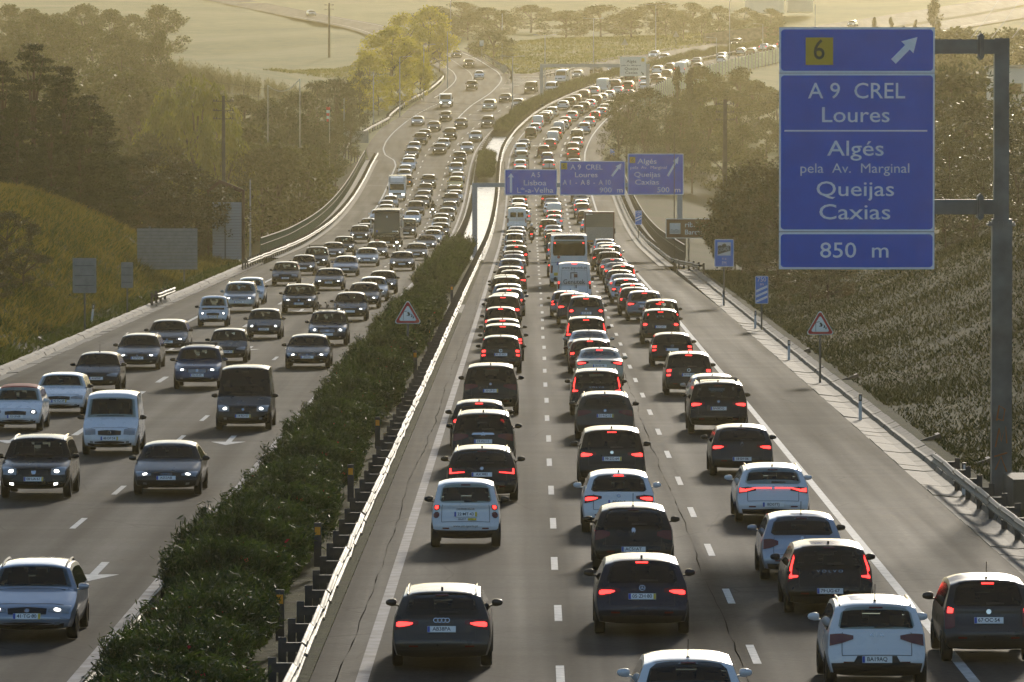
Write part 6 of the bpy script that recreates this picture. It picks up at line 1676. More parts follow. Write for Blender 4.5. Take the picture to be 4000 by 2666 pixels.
def rider_mesh():
    """seated figure grown from a skeleton with a skin modifier; hips on the seat, feet on the pegs, hands on the bar"""
    V = [(0, .52, .98), (0, .60, 1.22), (0, .70, 1.46), (0, .74, 1.58), (0, .78, 1.72),
         (.10, .52, .96), (.24, .92, .82), (.22, .72, .42), (.22, .90, .36),
         (-.10, .52, .96), (-.24, .92, .82), (-.22, .72, .42), (-.22, .90, .36),
         (.20, .70, 1.45), (.34, .92, 1.22), (.38, 1.24, 1.13), (.38, 1.31, 1.12),
         (-.20, .70, 1.45), (-.34, .92, 1.22), (-.38, 1.24, 1.13), (-.38, 1.31, 1.12)]
    E = [(0, 1), (1, 2), (2, 3), (3, 4), (0, 5), (5, 6), (6, 7), (7, 8), (0, 9), (9, 10), (10, 11), (11, 12), (2, 13), (13, 14), (14, 15), (15, 16), (2, 17), (17, 18), (18, 19), (19, 20)]
    Rr = [.15, .155, .165, .07, .09, .11, .085, .06, .055, .11, .085, .06, .055, .085, .062, .048, .05, .085, .062, .048, .05]
    me = bpy.data.meshes.new('person'); me.from_pydata(V, E, [])
    o = bpy.data.objects.new('person', me); COL.objects.link(o)
    md = o.modifiers.new('s', 'SKIN'); sk = me.skin_vertices[0].data
    for i, q in enumerate(Rr): sk[i].radius = (q, q*.85 if i < 3 else q)
    sk[0].use_root = True
    sb = o.modifiers.new('d', 'SUBSURF'); sb.levels = 1; sb.render_levels = 1
    bpy.context.view_layer.update()
    out = bpy.data.meshes.new_from_object(o.evaluated_get(bpy.context.evaluated_depsgraph_get()))
    bpy.data.objects.remove(o)
    out.polygons.foreach_set("use_smooth", [True]*len(out.polygons)); out.materials.clear()
    return out
HELMET = MB()
_vs = []; _fs = []
for i in range(9):
    th = PI*i/8
    for j in range(14):
        ph = 2*PI*j/14; _vs.append((.135*math.sin(th)*math.cos(ph), .165*math.sin(th)*math.sin(ph), .16*math.cos(th)))
for i in range(8):
    for j in range(14): _fs.append((i*14+j, (i+1)*14+j, (i+1)*14+(j+1) % 14, i*14+(j+1) % 14))
HELMET.add(_vs, _fs); HELMET = HELMET.mesh('helmet', True)
VISOR = MB().box((0, .14, .01), (.20, .06, .10)).mesh('visor', True)

RIDER = rider_mesh()
JACKET = mat('black_riding_suit', (.014, .014, .016), .7)
for x, y, on, helm, lab, plab in ((ax(560) - .55 + 0.0, 556.0, False, 'white', 'scooter with rider filtering between the lanes beside the white panel van', 'rider in black with white helmet on the scooter driving away'),
                            (-10.0, 511.0, True, 'silver', 'oncoming motorcycle just right of the black coach', 'rider in black with silver helmet in front of the black coach'),
                            (-8.75, 650.0, True, 'black', 'oncoming motorcycle with three lamps between two lanes, farther back', 'rider in black with dark helmet on the three-lamp motorcycle')):
    r = place_root('motorcycle', x, y, 2.1, on, 'L1'); tag(r, lab, 'motorcycle', 'motorcycles filtering between lanes')
    for nm, me, m in MOTO:
        if on and nm in ('tail_light',) or (not on and nm in ('headlight', 'fog_light')): continue
        obj(nm, me, m, r)
    p = obj('person', RIDER, JACKET); p.matrix_world = r.matrix_world.copy(); tag(p, plab, 'person', 'motorcycle riders')
    hm = obj('helmet', HELMET, PAINT[helm], p, (0, .80, 1.75)); obj('visor', VISOR, GLASS, hm)

# ------------------------------------------------------------------ signs and roadside furniture
BLUE = mat('sign_blue', (.002, .085, .50), .45, 0, .4, noise=.08, nscale=1.5)
BLUE2 = mat('sign_light_blue', (.02, .16, .55), .45)
SIGNW = mat('sign_white', (.70, .74, .80), .5, noise=.05)
SIGNY = mat('sign_yellow', (.50, .33, .01), .5)
SIGNK = mat('sign_black', (.012, .012, .012), .5)
SIGNR = mat('sign_red', (.42, .012, .015), .45)
BROWN = mat('sign_brown', (.13, .045, .014), .5)
ALU = mat('sign_back_aluminium', (.22, .22, .215), .5, .4, noise=.12, nscale=3)
POST = mat('galvanised_post', (.12, .125, .13), .5, .5, noise=.35, nscale=1.2)
POSTG = mat('pale_grey_post', (.26, .28, .31), .5, .3, noise=.1)
DARKWOOD = mat('weathered_pole', (.045, .04, .035), .8, noise=.3, nscale=2)
CORTEN = mat('dark_red_steel', (.04, .008, .007), .7)

def rrect(w, h, r, n=5):
    pts = []
    for cx, cz, a0 in ((w/2 - r, h/2 - r, 0), (-w/2 + r, h/2 - r, 90), (-w/2 + r, -h/2 + r, 180), (w/2 - r, -h/2 + r, 270)):
        for i in range(n+1):
            a = math.radians(a0 + 90*i/n); pts.append((cx + r*math.cos(a), cz + r*math.sin(a)))
    return pts
def plate(parent, name, w, h, r, m, y0=0.0, t=.02, cx=0, cz=0):
    return obj(name, MB().prism([(cx + a, cz + b) for a, b in rrect(w, h, r)], 'y', y0 - t, y0), m, parent)
def letters(parent, txt, cx, cz, w, cap, m, y=-.026, name='lettering', bold=.004, flip=False):
    me = text_mesh(txt, 1.0, .003, bold=bold)
    xs = [v.co.x for v in me.vertices]; ww = max(xs) - min(xs)
    o = obj(name, me, m, parent, (cx - (max(xs) + min(xs))/2*w/ww, y, cz - cap*.0), (PI/2, 0, 0), (w/ww, cap/.70, 1))
    return o
def arrow(parent, x0, z0, x1, z1, w, m, y=-.026, head=2.4, hl=.40):
    d = Vector((x1 - x0, 0, z1 - z0)); L = d.length; d.normalize(); n = Vector((-d.z, 0, d.x))
    a = Vector((x0, 0, z0)); q = a + d*L*(1 - hl); e = a + d*L
    P = [a - n*w/2, a + n*w/2, q + n*w/2, q + n*w*head/2, e, q - n*w*head/2, q - n*w/2]
    return obj('arrow', MB().prism([(p.x, p.z) for p in P], 'y', y, y + .012), m, parent)

# --- the tall cantilever sign in the foreground
K = 155/13530
sg = empty('cantilever_sign', (ax(155) + 11.75, 155, tz(ax(155) + 12.6, 155)))
tag(sg, 'tall blue motorway sign on a grey cantilever mast reading 6, Loures, Caxias, 850 m', 'sign')
o0 = sg.location
scx, scz = (1968.5 - 1176.5)*K - o0.x, CAM_H + (326.5 - 341.5)*K - o0.z          # centre of the whole board
bd = obj('board', MB().box((scx, .03, scz), (357*K, .05, 556*K)), ALU, sg)
def panel(cy0, cy1, nm):
    h = (cy1 - cy0)*K; cz = scz - ((cy0 + cy1)/2 - 341.5)*K
    obj(nm + '_border', MB().prism([(scx + a, cz + b) for a, b in rrect(357*K, h, .02)], 'y', -.008, .004), SIGNW, bd)
    obj(nm, MB().prism([(scx + a, cz + b) for a, b in rrect(349*K, h - 9*K, .09)], 'y', -.014, -.006), BLUE, bd)
panel(64, 168, 'exit_panel'); panel(169.5, 532, 'destination_panel'); panel(534, 619, 'distance_panel')
X_ = lambda u: scx + (u - 1968.5)*K
Z_ = lambda v: scz - (v - 341.5)*K
obj('exit_number_field', MB().box((X_(1882), -.016, Z_(118.5)), (63*K, .012, 63*K)), SIGNY, bd)
letters(bd, '6', X_(1881.5), Z_(117), 25*K, 46*K, SIGNK, -.026)
arrow(bd, X_(2052), Z_(142), X_(2107), Z_(86), 15*K, SIGNW, -.024, 2.6, .42)
letters(bd, 'A 9  CREL', X_(1967.5), Z_(211), 223*K, 36*K, SIGNW)
letters(bd, 'Loures', X_(1966), Z_(266), 155*K, 35*K, SIGNW)
obj('divider', MB().box((X_(1966), -.018, Z_(301)), (328*K, .012, 3.6*K)), SIGNW, bd)
letters(bd, 'Algés', X_(1965), Z_(343), 130*K, 35*K, SIGNW)
letters(bd, 'pela  Av.  Marginal', X_(1964), Z_(388), 250*K, 22*K, SIGNW, bold=0)
letters(bd, 'Queijas', X_(1965), Z_(436), 178*K, 34*K, SIGNW)
letters(bd, 'Caxias', X_(1964), Z_(489), 163*K, 35*K, SIGNW)
letters(bd, '850  m', X_(1963), Z_(577), 157*K, 35*K, SIGNW)
for i in range(26): obj('edge_clip', MB().box((scx - 357*K/2 - .004, .02, scz + (i - 12.5)*.24), (.012, .07, .012)), POST, bd)
# mast and arms
mx = 12.93 - o0.x + ax(155)*0; mx = (2303 - 1176.5)*K - o0.x
ztop = CAM_H + (326.5 - 88)*K - o0.z; zjoint = CAM_H + (326.5 - 517)*K - o0.z
obj('mast', MB().box((mx, .42, (ztop + zjoint)/2), (34*K, .34, ztop - zjoint)), POST, sg)
obj('mast', MB().box((mx + .02, .42, zjoint/2 - .15), (46*K, .46, zjoint + .6)), POST, sg)
fl = MB().box((mx, .42, zjoint), (64*K, .62, .05)).box((mx, .42, zjoint + .055), (58*K, .56, .04))
for i in range(6): fl.box((mx - .32 + .128*i, .12, zjoint + .02), (.04, .04, .13))
obj('flange', fl, POST, sg)
for va, vb in ((91, 124), (459, 493)):
    zc = CAM_H + (326.5 - (va + vb)/2)*K - o0.z
    obj('arm', MB().box(((scx + mx)/2 - .3, .32, zc), (mx - scx + .6 - .2, .26, (vb - va)*K)), POST, sg)
    fp = MB().prism([(-.08, -.28), (.0, -.36), (.08, -.28), (.08, .28), (0, .36), (-.08, .28)], 'y', .12, .52)
    fp.box((0, .32, 0), (.06, .6, .5)); obj('arm_flange', fp, POST, sg, (mx - .56, 0, zc))
GRAF = mat('orange_graffiti', (.22, .08, .02), .7)
gv = MB()
for pl in ([(-.12, 1.9), (-.05, 2.3), (.1, 2.2), (.05, 1.9), (-.12, 1.95)], [(-.15, 1.2), (-.05, 1.7), (.0, 1.35), (.12, 1.75), (.15, 1.3)], [(-.18, .95), (.16, 1.05)], [(-.15, .6), (.0, .95), (.15, .55)]):
    gv.tube([(mx + a, .186, b + .2) for a, b in pl], .022, 5)
obj('graffiti', gv, GRAF, sg)
# concrete footing with wing walls
ft = tag(empty('concrete_footing', (ax(155) + 11.9, 152.2, -.1)), 'stepped concrete footing with sloping wing walls below the cantilever mast', 'footing')
fo = ft.location
obj('base_block', MB().box((.55, 1.0, .35), (1.15, 3.2, 1.0)), CONCRETE, ft); obj('step_block', MB().box((1.05, -1.0, .15), (.75, .9, .6)), CONCRETE, ft)
for yv in (3.0, .6):
    obj('wing_wall', MB().prism([(.75 if yv > 1 else 1.2, .8), (3.6, 2.3), (3.6, .1), (.75 if yv > 1 else 1.2, .1)], 'y', yv, yv + .25), CONCRETE, ft)
    obj('coping', MB().prism([(.72 if yv > 1 else 1.17, .80), (3.6, 2.31), (3.6, 2.36), (.72 if yv > 1 else 1.17, .85)], 'y', yv - .03, yv + .28), mat('pale_coping', (.35, .34, .31), .6), ft)

# --- gantry over the right carriageway
GY = 490.0; G = GY/13530
ga = tag(empty('sign_gantry', (ax(GY) - 5.3, GY, zr(GY))), 'pale grey gantry with three blue destination signs across the queue', 'gantry')
go = ga.location
gx = lambda u: (u - 1176.5)*G - go.x
gz = lambda v: CAM_H + (326.5 - v)*G - go.z
zb_ = gz(425.5)
obj('beam', MB().box(((gx(1085) + gx(1570))/2, 0, zb_), (gx(1570) - gx(1085), .36, 10*G)), POSTG, ga)
for u in (1091, 1562):
    b = MB().box((gx(u), 0, (zb_ - .1)/2 - .6), (12*G, .42, zb_ + 1.4)); obj('post', b, POSTG, ga)
obj('post_base', MB().box((gx(1562), 0, .5), (1.0, .9, 2.2)), CONCRETE, ga)
for u in (1160, 1215, 1262): obj('finial', MB().box((gx(u), .1, gz(388) + .15), (.05, .05, .9)), SIGNK, ga)
def gsign(u0, u1, v0, v1):
    s = obj('sign_board', MB().prism([((gx(u0) + gx(u1))/2 + a, (gz(v0) + gz(v1))/2 + b) for a, b in rrect((u1-u0)*G, (v1-v0)*G, .06)], 'y', -.26, -.21), SIGNW, ga)
    obj('sign_field', MB().prism([((gx(u0) + gx(u1))/2 + a, (gz(v0) + gz(v1))/2 + b) for a, b in rrect((u1-u0)*G - .13, (v1-v0)*G - .13, .06)], 'y', -.275, -.262), BLUE, s)
    return s
S1 = gsign(1159.5, 1280, 389.5, 449); S2 = gsign(1286.5, 1436.5, 370.5, 449); S3 = gsign(1442, 1570.5, 353.5, 448)
T_ = lambda s, t, u, v, w, c: letters(s, t, gx(u), gz(v), w*G, c*G, SIGNW, -.285, bold=0 if 'Marg' in t else .006)
arrow(S1, gx(1174), gz(443), gx(1174), gz(398), 5*G, SIGNW, -.285, 2.8, .22)
T_(S1, 'A 5', 1230.5, 402.5, 21, 11.5); T_(S1, 'Lisboa', 1229.5, 421, 52, 12); T_(S1, 'L.', 1193, 438, 9, 12); T_(S1, 'da', 1201, 434, 9, 6); T_(S1, '-a-Velha', 1239, 438, 65, 12)
def six(s, u, v, n):
    obj('exit_number_field', MB().box((gx(u), -.279, gz(v)), (n*G, .012, (n + 1)*G)), SIGNY, s); letters(s, '6', gx(u), gz(v), n*.42*G, n*.72*G, SIGNK, -.29)
six(S2, 1296, 382, 14); T_(S2, 'A 9  CREL', 1347.5, 385, 74, 11.5); T_(S2, 'Loures', 1347, 402.5, 52, 11.5); T_(S2, 'A 1  -  A 8  -  A 10', 1348, 420, 110, 11.5); T_(S2, '900  m', 1404, 437.5, 53, 11.5)
arrow(S2, gx(1406), gz(405), gx(1428), gz(376), 5*G, SIGNW, -.285, 2.8, .36)
six(S3, 1453, 368, 13); T_(S3, 'Algés', 1486.5, 371.5, 44, 11.5); T_(S3, 'pela  Av.  Marginal', 1490, 385.5, 83, 7); T_(S3, 'Queijas', 1487, 402, 60, 11.5); T_(S3, 'Caxias', 1486.5, 419.5, 55, 11.5); T_(S3, '500  m', 1536.5, 437, 53, 11.5)
arrow(S3, gx(1534), gz(405), gx(1559), gz(361), 5*G, SIGNW, -.285, 2.8, .30)

# --- far gantry
FY = 957.0; Fk = FY/13530
fa = tag(empty('sign_gantry', ((1244 - 1176.5)*Fk, FY, zr(FY))), 'distant hazy gantry with one white exit sign, where the road curves right', 'gantry')
fo_ = fa.location; fx = lambda u: (u - 1176.5)*Fk - fo_.x; fz = lambda v: CAM_H + (326.5 - v)*Fk - fo_.z
obj('beam', MB().box(((fx(1241) + fx(1493))/2, 0, fz(151.5)), (fx(1493) - fx(1241), .35, 8*Fk)), POSTG, fa)
for u in (1244.5, 1488): obj('post', MB().box((fx(u), 0, fz(151)/2 - .8), (8*Fk, .4, fz(151) + 1.6)), POSTG, fa)
sb = obj('sign_board', MB().box((fx(1454), -.25, fz(153.5)), (60*Fk, .06, 44*Fk)), mat('pale_sign_white', (.6, .6, .58), .5), fa)
for t_, u, v, w, c in (('Algés', 1450.5, 142, 22, 6.5), ('pela Av. Marginal', 1450, 151, 44, 3), ('Queijas', 1450.5, 159, 31, 6), ('Caxias', 1450.5, 168, 28, 6)): letters(sb, t_, fx(u), fz(v), w*Fk, c*Fk, SIGNK, -.29, bold=.006)
obj('exit_number_field', MB().box((fx(1477), -.29, fz(138.5)), (7*Fk, .02, 8*Fk)), SIGNY, sb); arrow(sb, fx(1473), fz(166), fx(1479), fz(173), 2*Fk, SIGNK, -.29)

# --- smaller signs
def post_sign(name, label, x, y, build, ph, pr=.045, m=POST, base=None, two=None):
    z = base if base is not None else tz(x, y)
    r = tag(empty(name, (x, y, z)), label, 'sign')
    for px in (two or (0,)): obj('post', MB().tube([(px, .05, -.4), (px, .05, ph)], pr, 8), m, r)
    build(r); return r
def tri_sign(r, cz, side=1.15):
    h = side*.866
    def tri(s, y0, y1, m, nm, par):
        hh = s*.866; pts = []
        for a, b in ((0, hh*2/3), (-s/2, -hh/3), (s/2, -hh/3)):
            c = Vector((a, b)); d = c.normalized(); rr_ = s*.07
            cc = c*(1 - rr_*2/c.length)
            a0 = math.atan2(d.y, d.x)
            for q in (-60, -30, 0, 30, 60): pts.append((cc.x + rr_*math.cos(a0 + math.radians(q)), cz + cc.y + rr_*math.sin(a0 + math.radians(q))))
        return obj(nm, MB().prism(pts, 'y', y0, y1), m, par)
    SW2 = bpy.data.materials.get('reflective_white') or mat('reflective_white', (.85, .85, .84), .4)
    bd_ = tri(side, 0, .02, SW2, 'board', r); tri(side*.93, -.006, .0, SIGNR, 'red_border', bd_); tri(side*.66, -.012, -.005, SW2, 'white_field', bd_)
    k = side*.9
    obj('pictogram', MB().box((-.17*k, -.014, cz - .02*k), (.018*k, .004, .36*k)).add([(-.16*k, -.015, cz + .15*k), (-.02*k, -.015, cz + .19*k), (-.02*k, -.015, cz + .17*k), (-.15*k, -.015, cz + .135*k)], [(3, 2, 1, 0)])
        .add([(-.03*k, -.015, cz + .13*k), (.04*k, -.015, cz + .14*k), (.10*k, -.015, cz + .05*k), (.06*k, -.015, cz - .02*k), (-.06*k, -.015, cz - .01*k), (.02*k, -.015, cz + .03*k)], [(5, 4, 3, 2, 1, 0)])
        .add([(.12*k, -.015, cz + .07*k), (.19*k, -.015, cz + .02*k), (.18*k, -.015, cz - .07*k), (.11*k, -.015, cz - .06*k), (.15*k, -.015, cz)], [(4, 3, 2, 1, 0)])
        .add([(.21*k, -.015, cz - .01*k), (.25*k, -.015, cz - .06*k), (.23*k, -.015, cz - .12*k), (.19*k, -.015, cz - .11*k)], [(3, 2, 1, 0)]), SIGNK, bd_)
def hz(v, y): return CAM_H + (555 - v)/23000*y
post_sign('warning_sign', 'triangular crosswind warning sign with windsock standing in the oleander hedge', -4.25, 240, lambda r: tri_sign(r, hz(1233, 240) - r.location.z), hz(1190, 240) - .05, base=.03)
post_sign('warning_sign', 'triangular crosswind warning sign with windsock on the right grass slope', 12.15, 232, lambda r: tri_sign(r, hz(1275, 232) - r.location.z), hz(1290, 232) - tz(12.15, 232))
def fm_sign(r):
    y = r.location.y; c = hz(989, y) - r.location.z
    b = plate(r, 'board', 1.12, 1.60, .08, SIGNW, 0, .03, 0, c); plate(b, 'blue_field', 1.04, 1.52, .05, BLUE2, -.032, .006, 0, c)
    plate(b, 'white_field', .76, .76, .005, WHITE_P, -.04, .006, 0, c + .24)
    obj('logo', MB().prism([(-.36, c - .08), (-.36, c + .40), (-.24, c + .46), (-.14, c + .40), (-.10, c + .50), (.02, c + .56), (.12, c + .50), (.14, c + .38), (.26, c + .44), (.36, c + .38), (.36, c + .14)], 'y', -.052, -.046), SIGNK, b)
    t1 = letters(b, 'CIDADE', -.02, c + .22, .62, .20, WHITE_P, -.060, bold=.0); t1.rotation_euler = (PI/2, -.16, 0)
    letters(b, '91.6', 0, c - .34, .25, .13, SIGNW, -.045, bold=0); letters(b, 'FM', 0, c - .58, .24, .20, SIGNW, -.045, bold=0)
post_sign('radio_sign', 'blue radio information sign with CIDADE 91.6 FM on the right verge', 12.25, 340, fm_sign, 3.1)
def dist_sign(n, txt, vc):
    def f(r):
        y = r.location.y; c = hz(vc, y) - r.location.z
        b = plate(r, 'board', .66, 1.40, .06, SIGNW, 0, .03, 0, c); plate(b, 'blue_field', .61, 1.35, .04, BLUE2, -.032, .006, 0, c)
        letters(b, txt, 0, c + .52, .44, .22, SIGNW, -.045, bold=0); letters(b, 'm', 0, c + .29, .17, .13, SIGNW, -.045, bold=0)
        for i in range(n):
            zc = c + .02 - i*.26; obj('stripe', MB().prism([(-.28, zc - .15), (.28, zc + .10), (.28, zc + .22), (-.28, zc - .03)], 'y', -.046, -.038), SIGNW, b)
    return f
post_sign('countdown_sign', 'blue 750 m countdown sign with three white stripes on the right verge', 12.6, 297, dist_sign(3, '750', 1133), 3.0)
post_sign('countdown_sign', 'blue 500 m countdown sign with two stripes on the viaduct railing', 494/23000*575, 575, dist_sign(2, '500', 851), hz(830, 575) - zr(575), base=zr(575))
post_sign('countdown_sign', 'pale blue 250 m countdown sign by the far pine trees', 392/23000*790, 790, dist_sign(1, '250', 603), hz(590, 790) - zr(790), base=zr(790))
def brown(r):
    y = r.location.y; c = hz(893, y) - r.location.z; k = y/23000
    w = 330*k; cx = 76*k
    b = plate(r, 'board', w, 76*k, .06, SIGNW, 0, .03, cx, c); plate(b, 'brown_field', w - .08, 76*k - .08, .05, BROWN, -.032, .006, cx, c)
    x0 = cx - w/2
    plate(b, 'white_field', 42*k, 42*k, .01, WHITE_P, -.04, .006, x0 + 36*k, c)
    wv = MB()
    for i in range(3): wv.tube([(x0 + (17 + 38*q/8)*k, -.048, c - (6 + i*5)*k + .025*math.sin(q*PI/2)) for q in range(9)], .018, 4)
    obj('waves', wv, SIGNK, b)
    letters(b, 'rib.', x0 + 94*k, c + 14*k, 38*k, 20*k, SIGNW, -.045); letters(b, 'ra', x0 + 123*k, c + 22*k, 11*k, 8*k, SIGNW, -.045); letters(b, 'de', x0 + 151*k, c + 10*k, 14*k, 10*k, SIGNW, -.045); letters(b, 'Barcarena', x0 + 130*k, c - 15*k, 110*k, 19*k, SIGNW, -.045)
post_sign('tourist_sign', 'brown river sign reading rib. de Barcarena, half hidden by a bush', 690/23000*452, 452, brown, hz(870, 452) - tz(690/23000*452, 452), pr=.07, two=(0, 2.2))
# sign backs on the left slope
def ribbed_back(w, h, c, n):
    def f(r):
        cz = c - r.location.z if c > 50 else c
        for i in range(n): obj('back_slat', MB().box((0, 0, cz - h/2 + (i + .5)*h/n), (w, .03, h/n*.93)).box((0, -.02, cz - h/2 + (i + .5)*h/n), (w, .02, h/n*.25)), ALU, r)
    return f
bx, by = -22.6, 386
post_sign('road_sign', 'wide ribbed grey back of a road sign on two posts on the left slope', bx, by, ribbed_back(3.95, 2.70, hz(973, by) - tz(bx, by), 12), hz(885, by) - tz(bx, by), .06, POST, None, (-1.15, 1.1))
def plain_back(w, h, vc):
    def f(r):
        c = hz(vc, r.location.y) - r.location.z
        b = plate(r, 'board', w, h, .06, ALU, 0, .02, 0, c)
        for q in (-.28, 0, .28): obj('back_rib', MB().box((0, -.035, c + q*h), (w*.82, .03, .035)), POST, b)
    return f
post_sign('road_sign', 'tall plain grey sign back on one post, leftmost on the slope', -21.35, 294, plain_back(1.18, 1.75, 1077), hz(1010, 294) - tz(-21.35, 294))
post_sign('road_sign', 'small narrow grey sign back between two larger ones', -21.25, 325, plain_back(.66, 1.42, 1075), hz(1030, 325) - tz(-21.25, 325))
# house-shaped dark red frame with corrugated panels
hx, hy = -21.15, 462
hs = tag(empty('noticeboard_frame', (hx, hy, tz(hx, hy))), 'house-shaped dark red steel frame with pale ribbed panel beside the left road edge', 'sign')
hb = hs.location; zt_ = hz(745, hy) - hb.z; za = hz(706, hy) - hb.z
obj('frame', MB().prism([(-.06, -.5), (.18, -.5), (.18, zt_ + .04), (-1.75, za + .06), (-2.85, za - .72), (-2.72, za - .98), (-1.75, za - .24), (-.06, zt_ - .22)], 'y', -.1, .1), CORTEN, hs)
obj('frame_post', MB().box((-2.68, 0, (za - .9)/2), (.14, .2, za - .6)), CORTEN, hs)
for i in range(20): obj('back_slat', MB().box((-1.2, .05, .5 + i*.225), (2.3, .04, .205)).box((-1.2, .02, .5 + i*.225), (2.3, .03, .05)), mat('pale_blue_panel', (.33, .37, .42), .5, .2) if i == 0 else bpy.data.materials['pale_blue_panel'], hs)
obj('upright', MB().box((-1.35, .0, 2.6), (.12, .06, 4.6)), POST, hs)

# delineators
DPOST = MB().box((0, 0, .45), (.11, .07, 1.2), taper=.95).mesh('post_body'); DCAP = MB().box((0, 0, 1.02), (.115, .075, .24)).mesh('dark_cap'); DREF = MB().box((0, -.042, 1.02), (.05, .01, .13)).mesh('reflector')
def delineator(x, y, lab, white=True, lean=0.0, h=1.0):
    r = tag(empty('delineator_post', (x, y, tz(x, y) if abs(x) > 8 else .03)), lab, 'post'); r.rotation_euler = (0, lean, 0); r.scale = (1, 1, h)
    obj('post_body', DPOST, WHITE_P if white else DARKSTEEL, r); obj('dark_cap', DCAP, SIGNK, r); obj('reflector', DREF, WHITE_P if white else SIGNY, r)
for x, y, l in ((12.05, 256, 'white delineator post beside the right warning triangle'), (11.9, 201, 'white delineator post nearest the tall mast on the right slope'), (12.15, 158, 'delineator post with white reflector behind the right guardrail end'), (12.4, 300, 'white delineator post beside the 750 m sign'), (12.3, 342, 'white delineator post below the radio sign'), (-21.6, 302, 'leaning delineator post on the left grass slope')):
    delineator(x, y, l, True, .12 if x < 0 else 0)
OREF = MB().box((0, -.03, .0), (.12, .01, .17)).mesh('reflector'); OBODY = MB().box((0, 0, -.3), (.16, .05, .95)).mesh('post_body')
ORANGE = mat('orange_reflector', (.75, .30, .01), .35, emit=None)
for i, y in enumerate((108, 127, 150, 176, 203, 232, 262, 296, 338)):
    x = ax(y) - 5.15
    r = tag(empty('median_marker', (x, y, 1.05)), f'orange reflector on a dark post behind the median rail, {ordinal(i)} from the camera', 'post', 'orange markers on the median')
    obj('post_body', OBODY, DARKSTEEL, r); obj('reflector', OREF, ORANGE, r)
# drain frames on the right slope
for x, y, l in ((13.4, 235, 'low concrete drain frame on the slope beside the warning triangle'), (13.0, 265, 'sloping concrete drain channel above the gutter on the right'), (13.6, 172, 'concrete drain lip behind the footing on the right slope'), (13.2, 187, 'curved concrete drain edge low on the right slope'), (-21.9, 276, 'dark drain opening in the left grass slope'), (-21.7, 348, 'small concrete drain lip on the left slope by the guardrail')):
    b = MB().box((0, 0, .18), (1.0, .12, .12)).box((-.45, .5, .12), (.12, 1.0, .22)).box((.45, .5, .12), (.12, 1.0, .22))
    tag(obj('drain_frame', b, mat('dark_drain_concrete', (.08, .075, .065), .8) if 'dark_drain_concrete' not in bpy.data.materials else bpy.data.materials['dark_drain_concrete'], None, (x, y, tz(x, y) - .16), (0, -.32 if x > 0 else .45, 0)), l, 'drain')

# --- lamp posts, utility poles, cables
def lamp_post(x, y, h, lab, arms=2):
    r = tag(empty('lamp_post', (x, y, tz(x, y))), lab, 'lamp post', 'tall lamp posts along the far road')
    obj('pole', MB().tube([(0, 0, -.5), (0, 0, h)], [.11, .06], 8), POSTG, r)
    for g in ((-1, 1) if arms == 2 else (arms,) if arms else ()):
        obj('arm', MB().tube([(0, 0, h - .02), (g*1.3, 0, h + .10)], .035, 6), POSTG, r); obj('lantern', MB().box((g*1.6, 0, h + .10), (.75, .25, .10), taper=.8), POSTG, r)
LAMPS = [(-20.8, 884, 8.6, 0, 'plain lamp post left of the slip road, nearest'), (-17.6, 924, 9.4, 1, 'single-arm lamp post in front of the yellow-green trees'), (-14.6, 975, 9.5, 1, 'lamp post half hidden in the yellow-green crown'), (-11.2, 1022, 10.2, 0, 'lamp post at the right edge of the yellow-green trees'), (-12.6, 1210, 12.5, 0, 'lamp post behind the bend of the slip road'), (-1.9, 1150, 9.4, 0, 'lamp post on the grass beside the round bush'),
         (.1, 925, 9.4, 2, 'double lamp post standing in the median hedge'), (5.6, 1000, 10.2, 2, 'double lamp post behind the far gantry post'), (15.0, 1085, 10.4, 2, 'double lamp post beside the far oncoming carriageway'), (28.4, 1165, 10.6, 2, 'double lamp post above the far gantry sign'), (42.8, 1160, 14, 0, 'tall mast near the white far cars'), (38.5, 1110, 6.0, -1, 'short single lamp post in the far median'), (50, 1175, 6.5, -1, 'short single lamp post left of the tall blue sign'), (63, 1225, 9, 0, 'mast just above the tall blue sign')]
for x, y, h, a, l in LAMPS: lamp_post(x, y, h, l, a)
lamp_post(-23.6, 828, 8.6, 'plain white post in front of the sign backs at the slip road', 0)
lamp_post(-27.2, 612, 8.4, 'thin lamp pole beyond the green railing', 0)
def util_pole(x, y, top, lab, arms, w=.28):
    zb2 = tz(x, y); r = tag(empty('utility_pole', (x, y, zb2)), lab, 'pole')
    obj('pole', MB().prism([(-w/2, -.5), (w/2, -.5), (w*.32, top - zb2), (-w*.32, top - zb2)], 'y', -.12, .12), DARKWOOD, r)
    for dz in arms:
        obj('cross_arm', MB().box((0, 0, top - zb2 - dz), (1.9, .06, .07)), DARKWOOD, r)
        for q in (-.85, -.62, .62, .85): obj('insulator', MB().tube([(q, 0, top - zb2 - dz), (q, 0, top - zb2 - dz + .18)], [.06, .05], 6), SIGNK, r)
    return r
util_pole(-26.2, 535, hz(375, 535), 'dark utility pole with three cross arms above the red frame', (.5, 1.35, 2.1), .42)
util_pole(1286/1*0 - 36.6, 1180, hz(14, 1180), 'tall dark concrete pole on the hillside left of the yellow-green trees', (.4, 1.3), .5)
util_pole(21.7, 600, hz(389, 600), 'thick dark concrete pole with insulators behind the three-sign gantry', (.5, 1.3, 2.1), .56)
util_pole(13.25, 481, hz(520, 481), 'slim camera pole above the right bush', (), .08)
CABLE = mat('black_cable', (.02, .02, .02), .6)
def cable(p, q, sag, lab, rad=.018):
    pts = []
    for i in range(25):
        t = i/24; v = Vector(p).lerp(Vector(q), t); v.z -= sag*4*t*(1 - t); pts.append(v)
    o = Vector(p); b = MB().tube([v - o for v in pts], rad, 5); tag(obj('overhead_cable', b, CABLE, None, o), lab, 'cable', 'overhead cables')
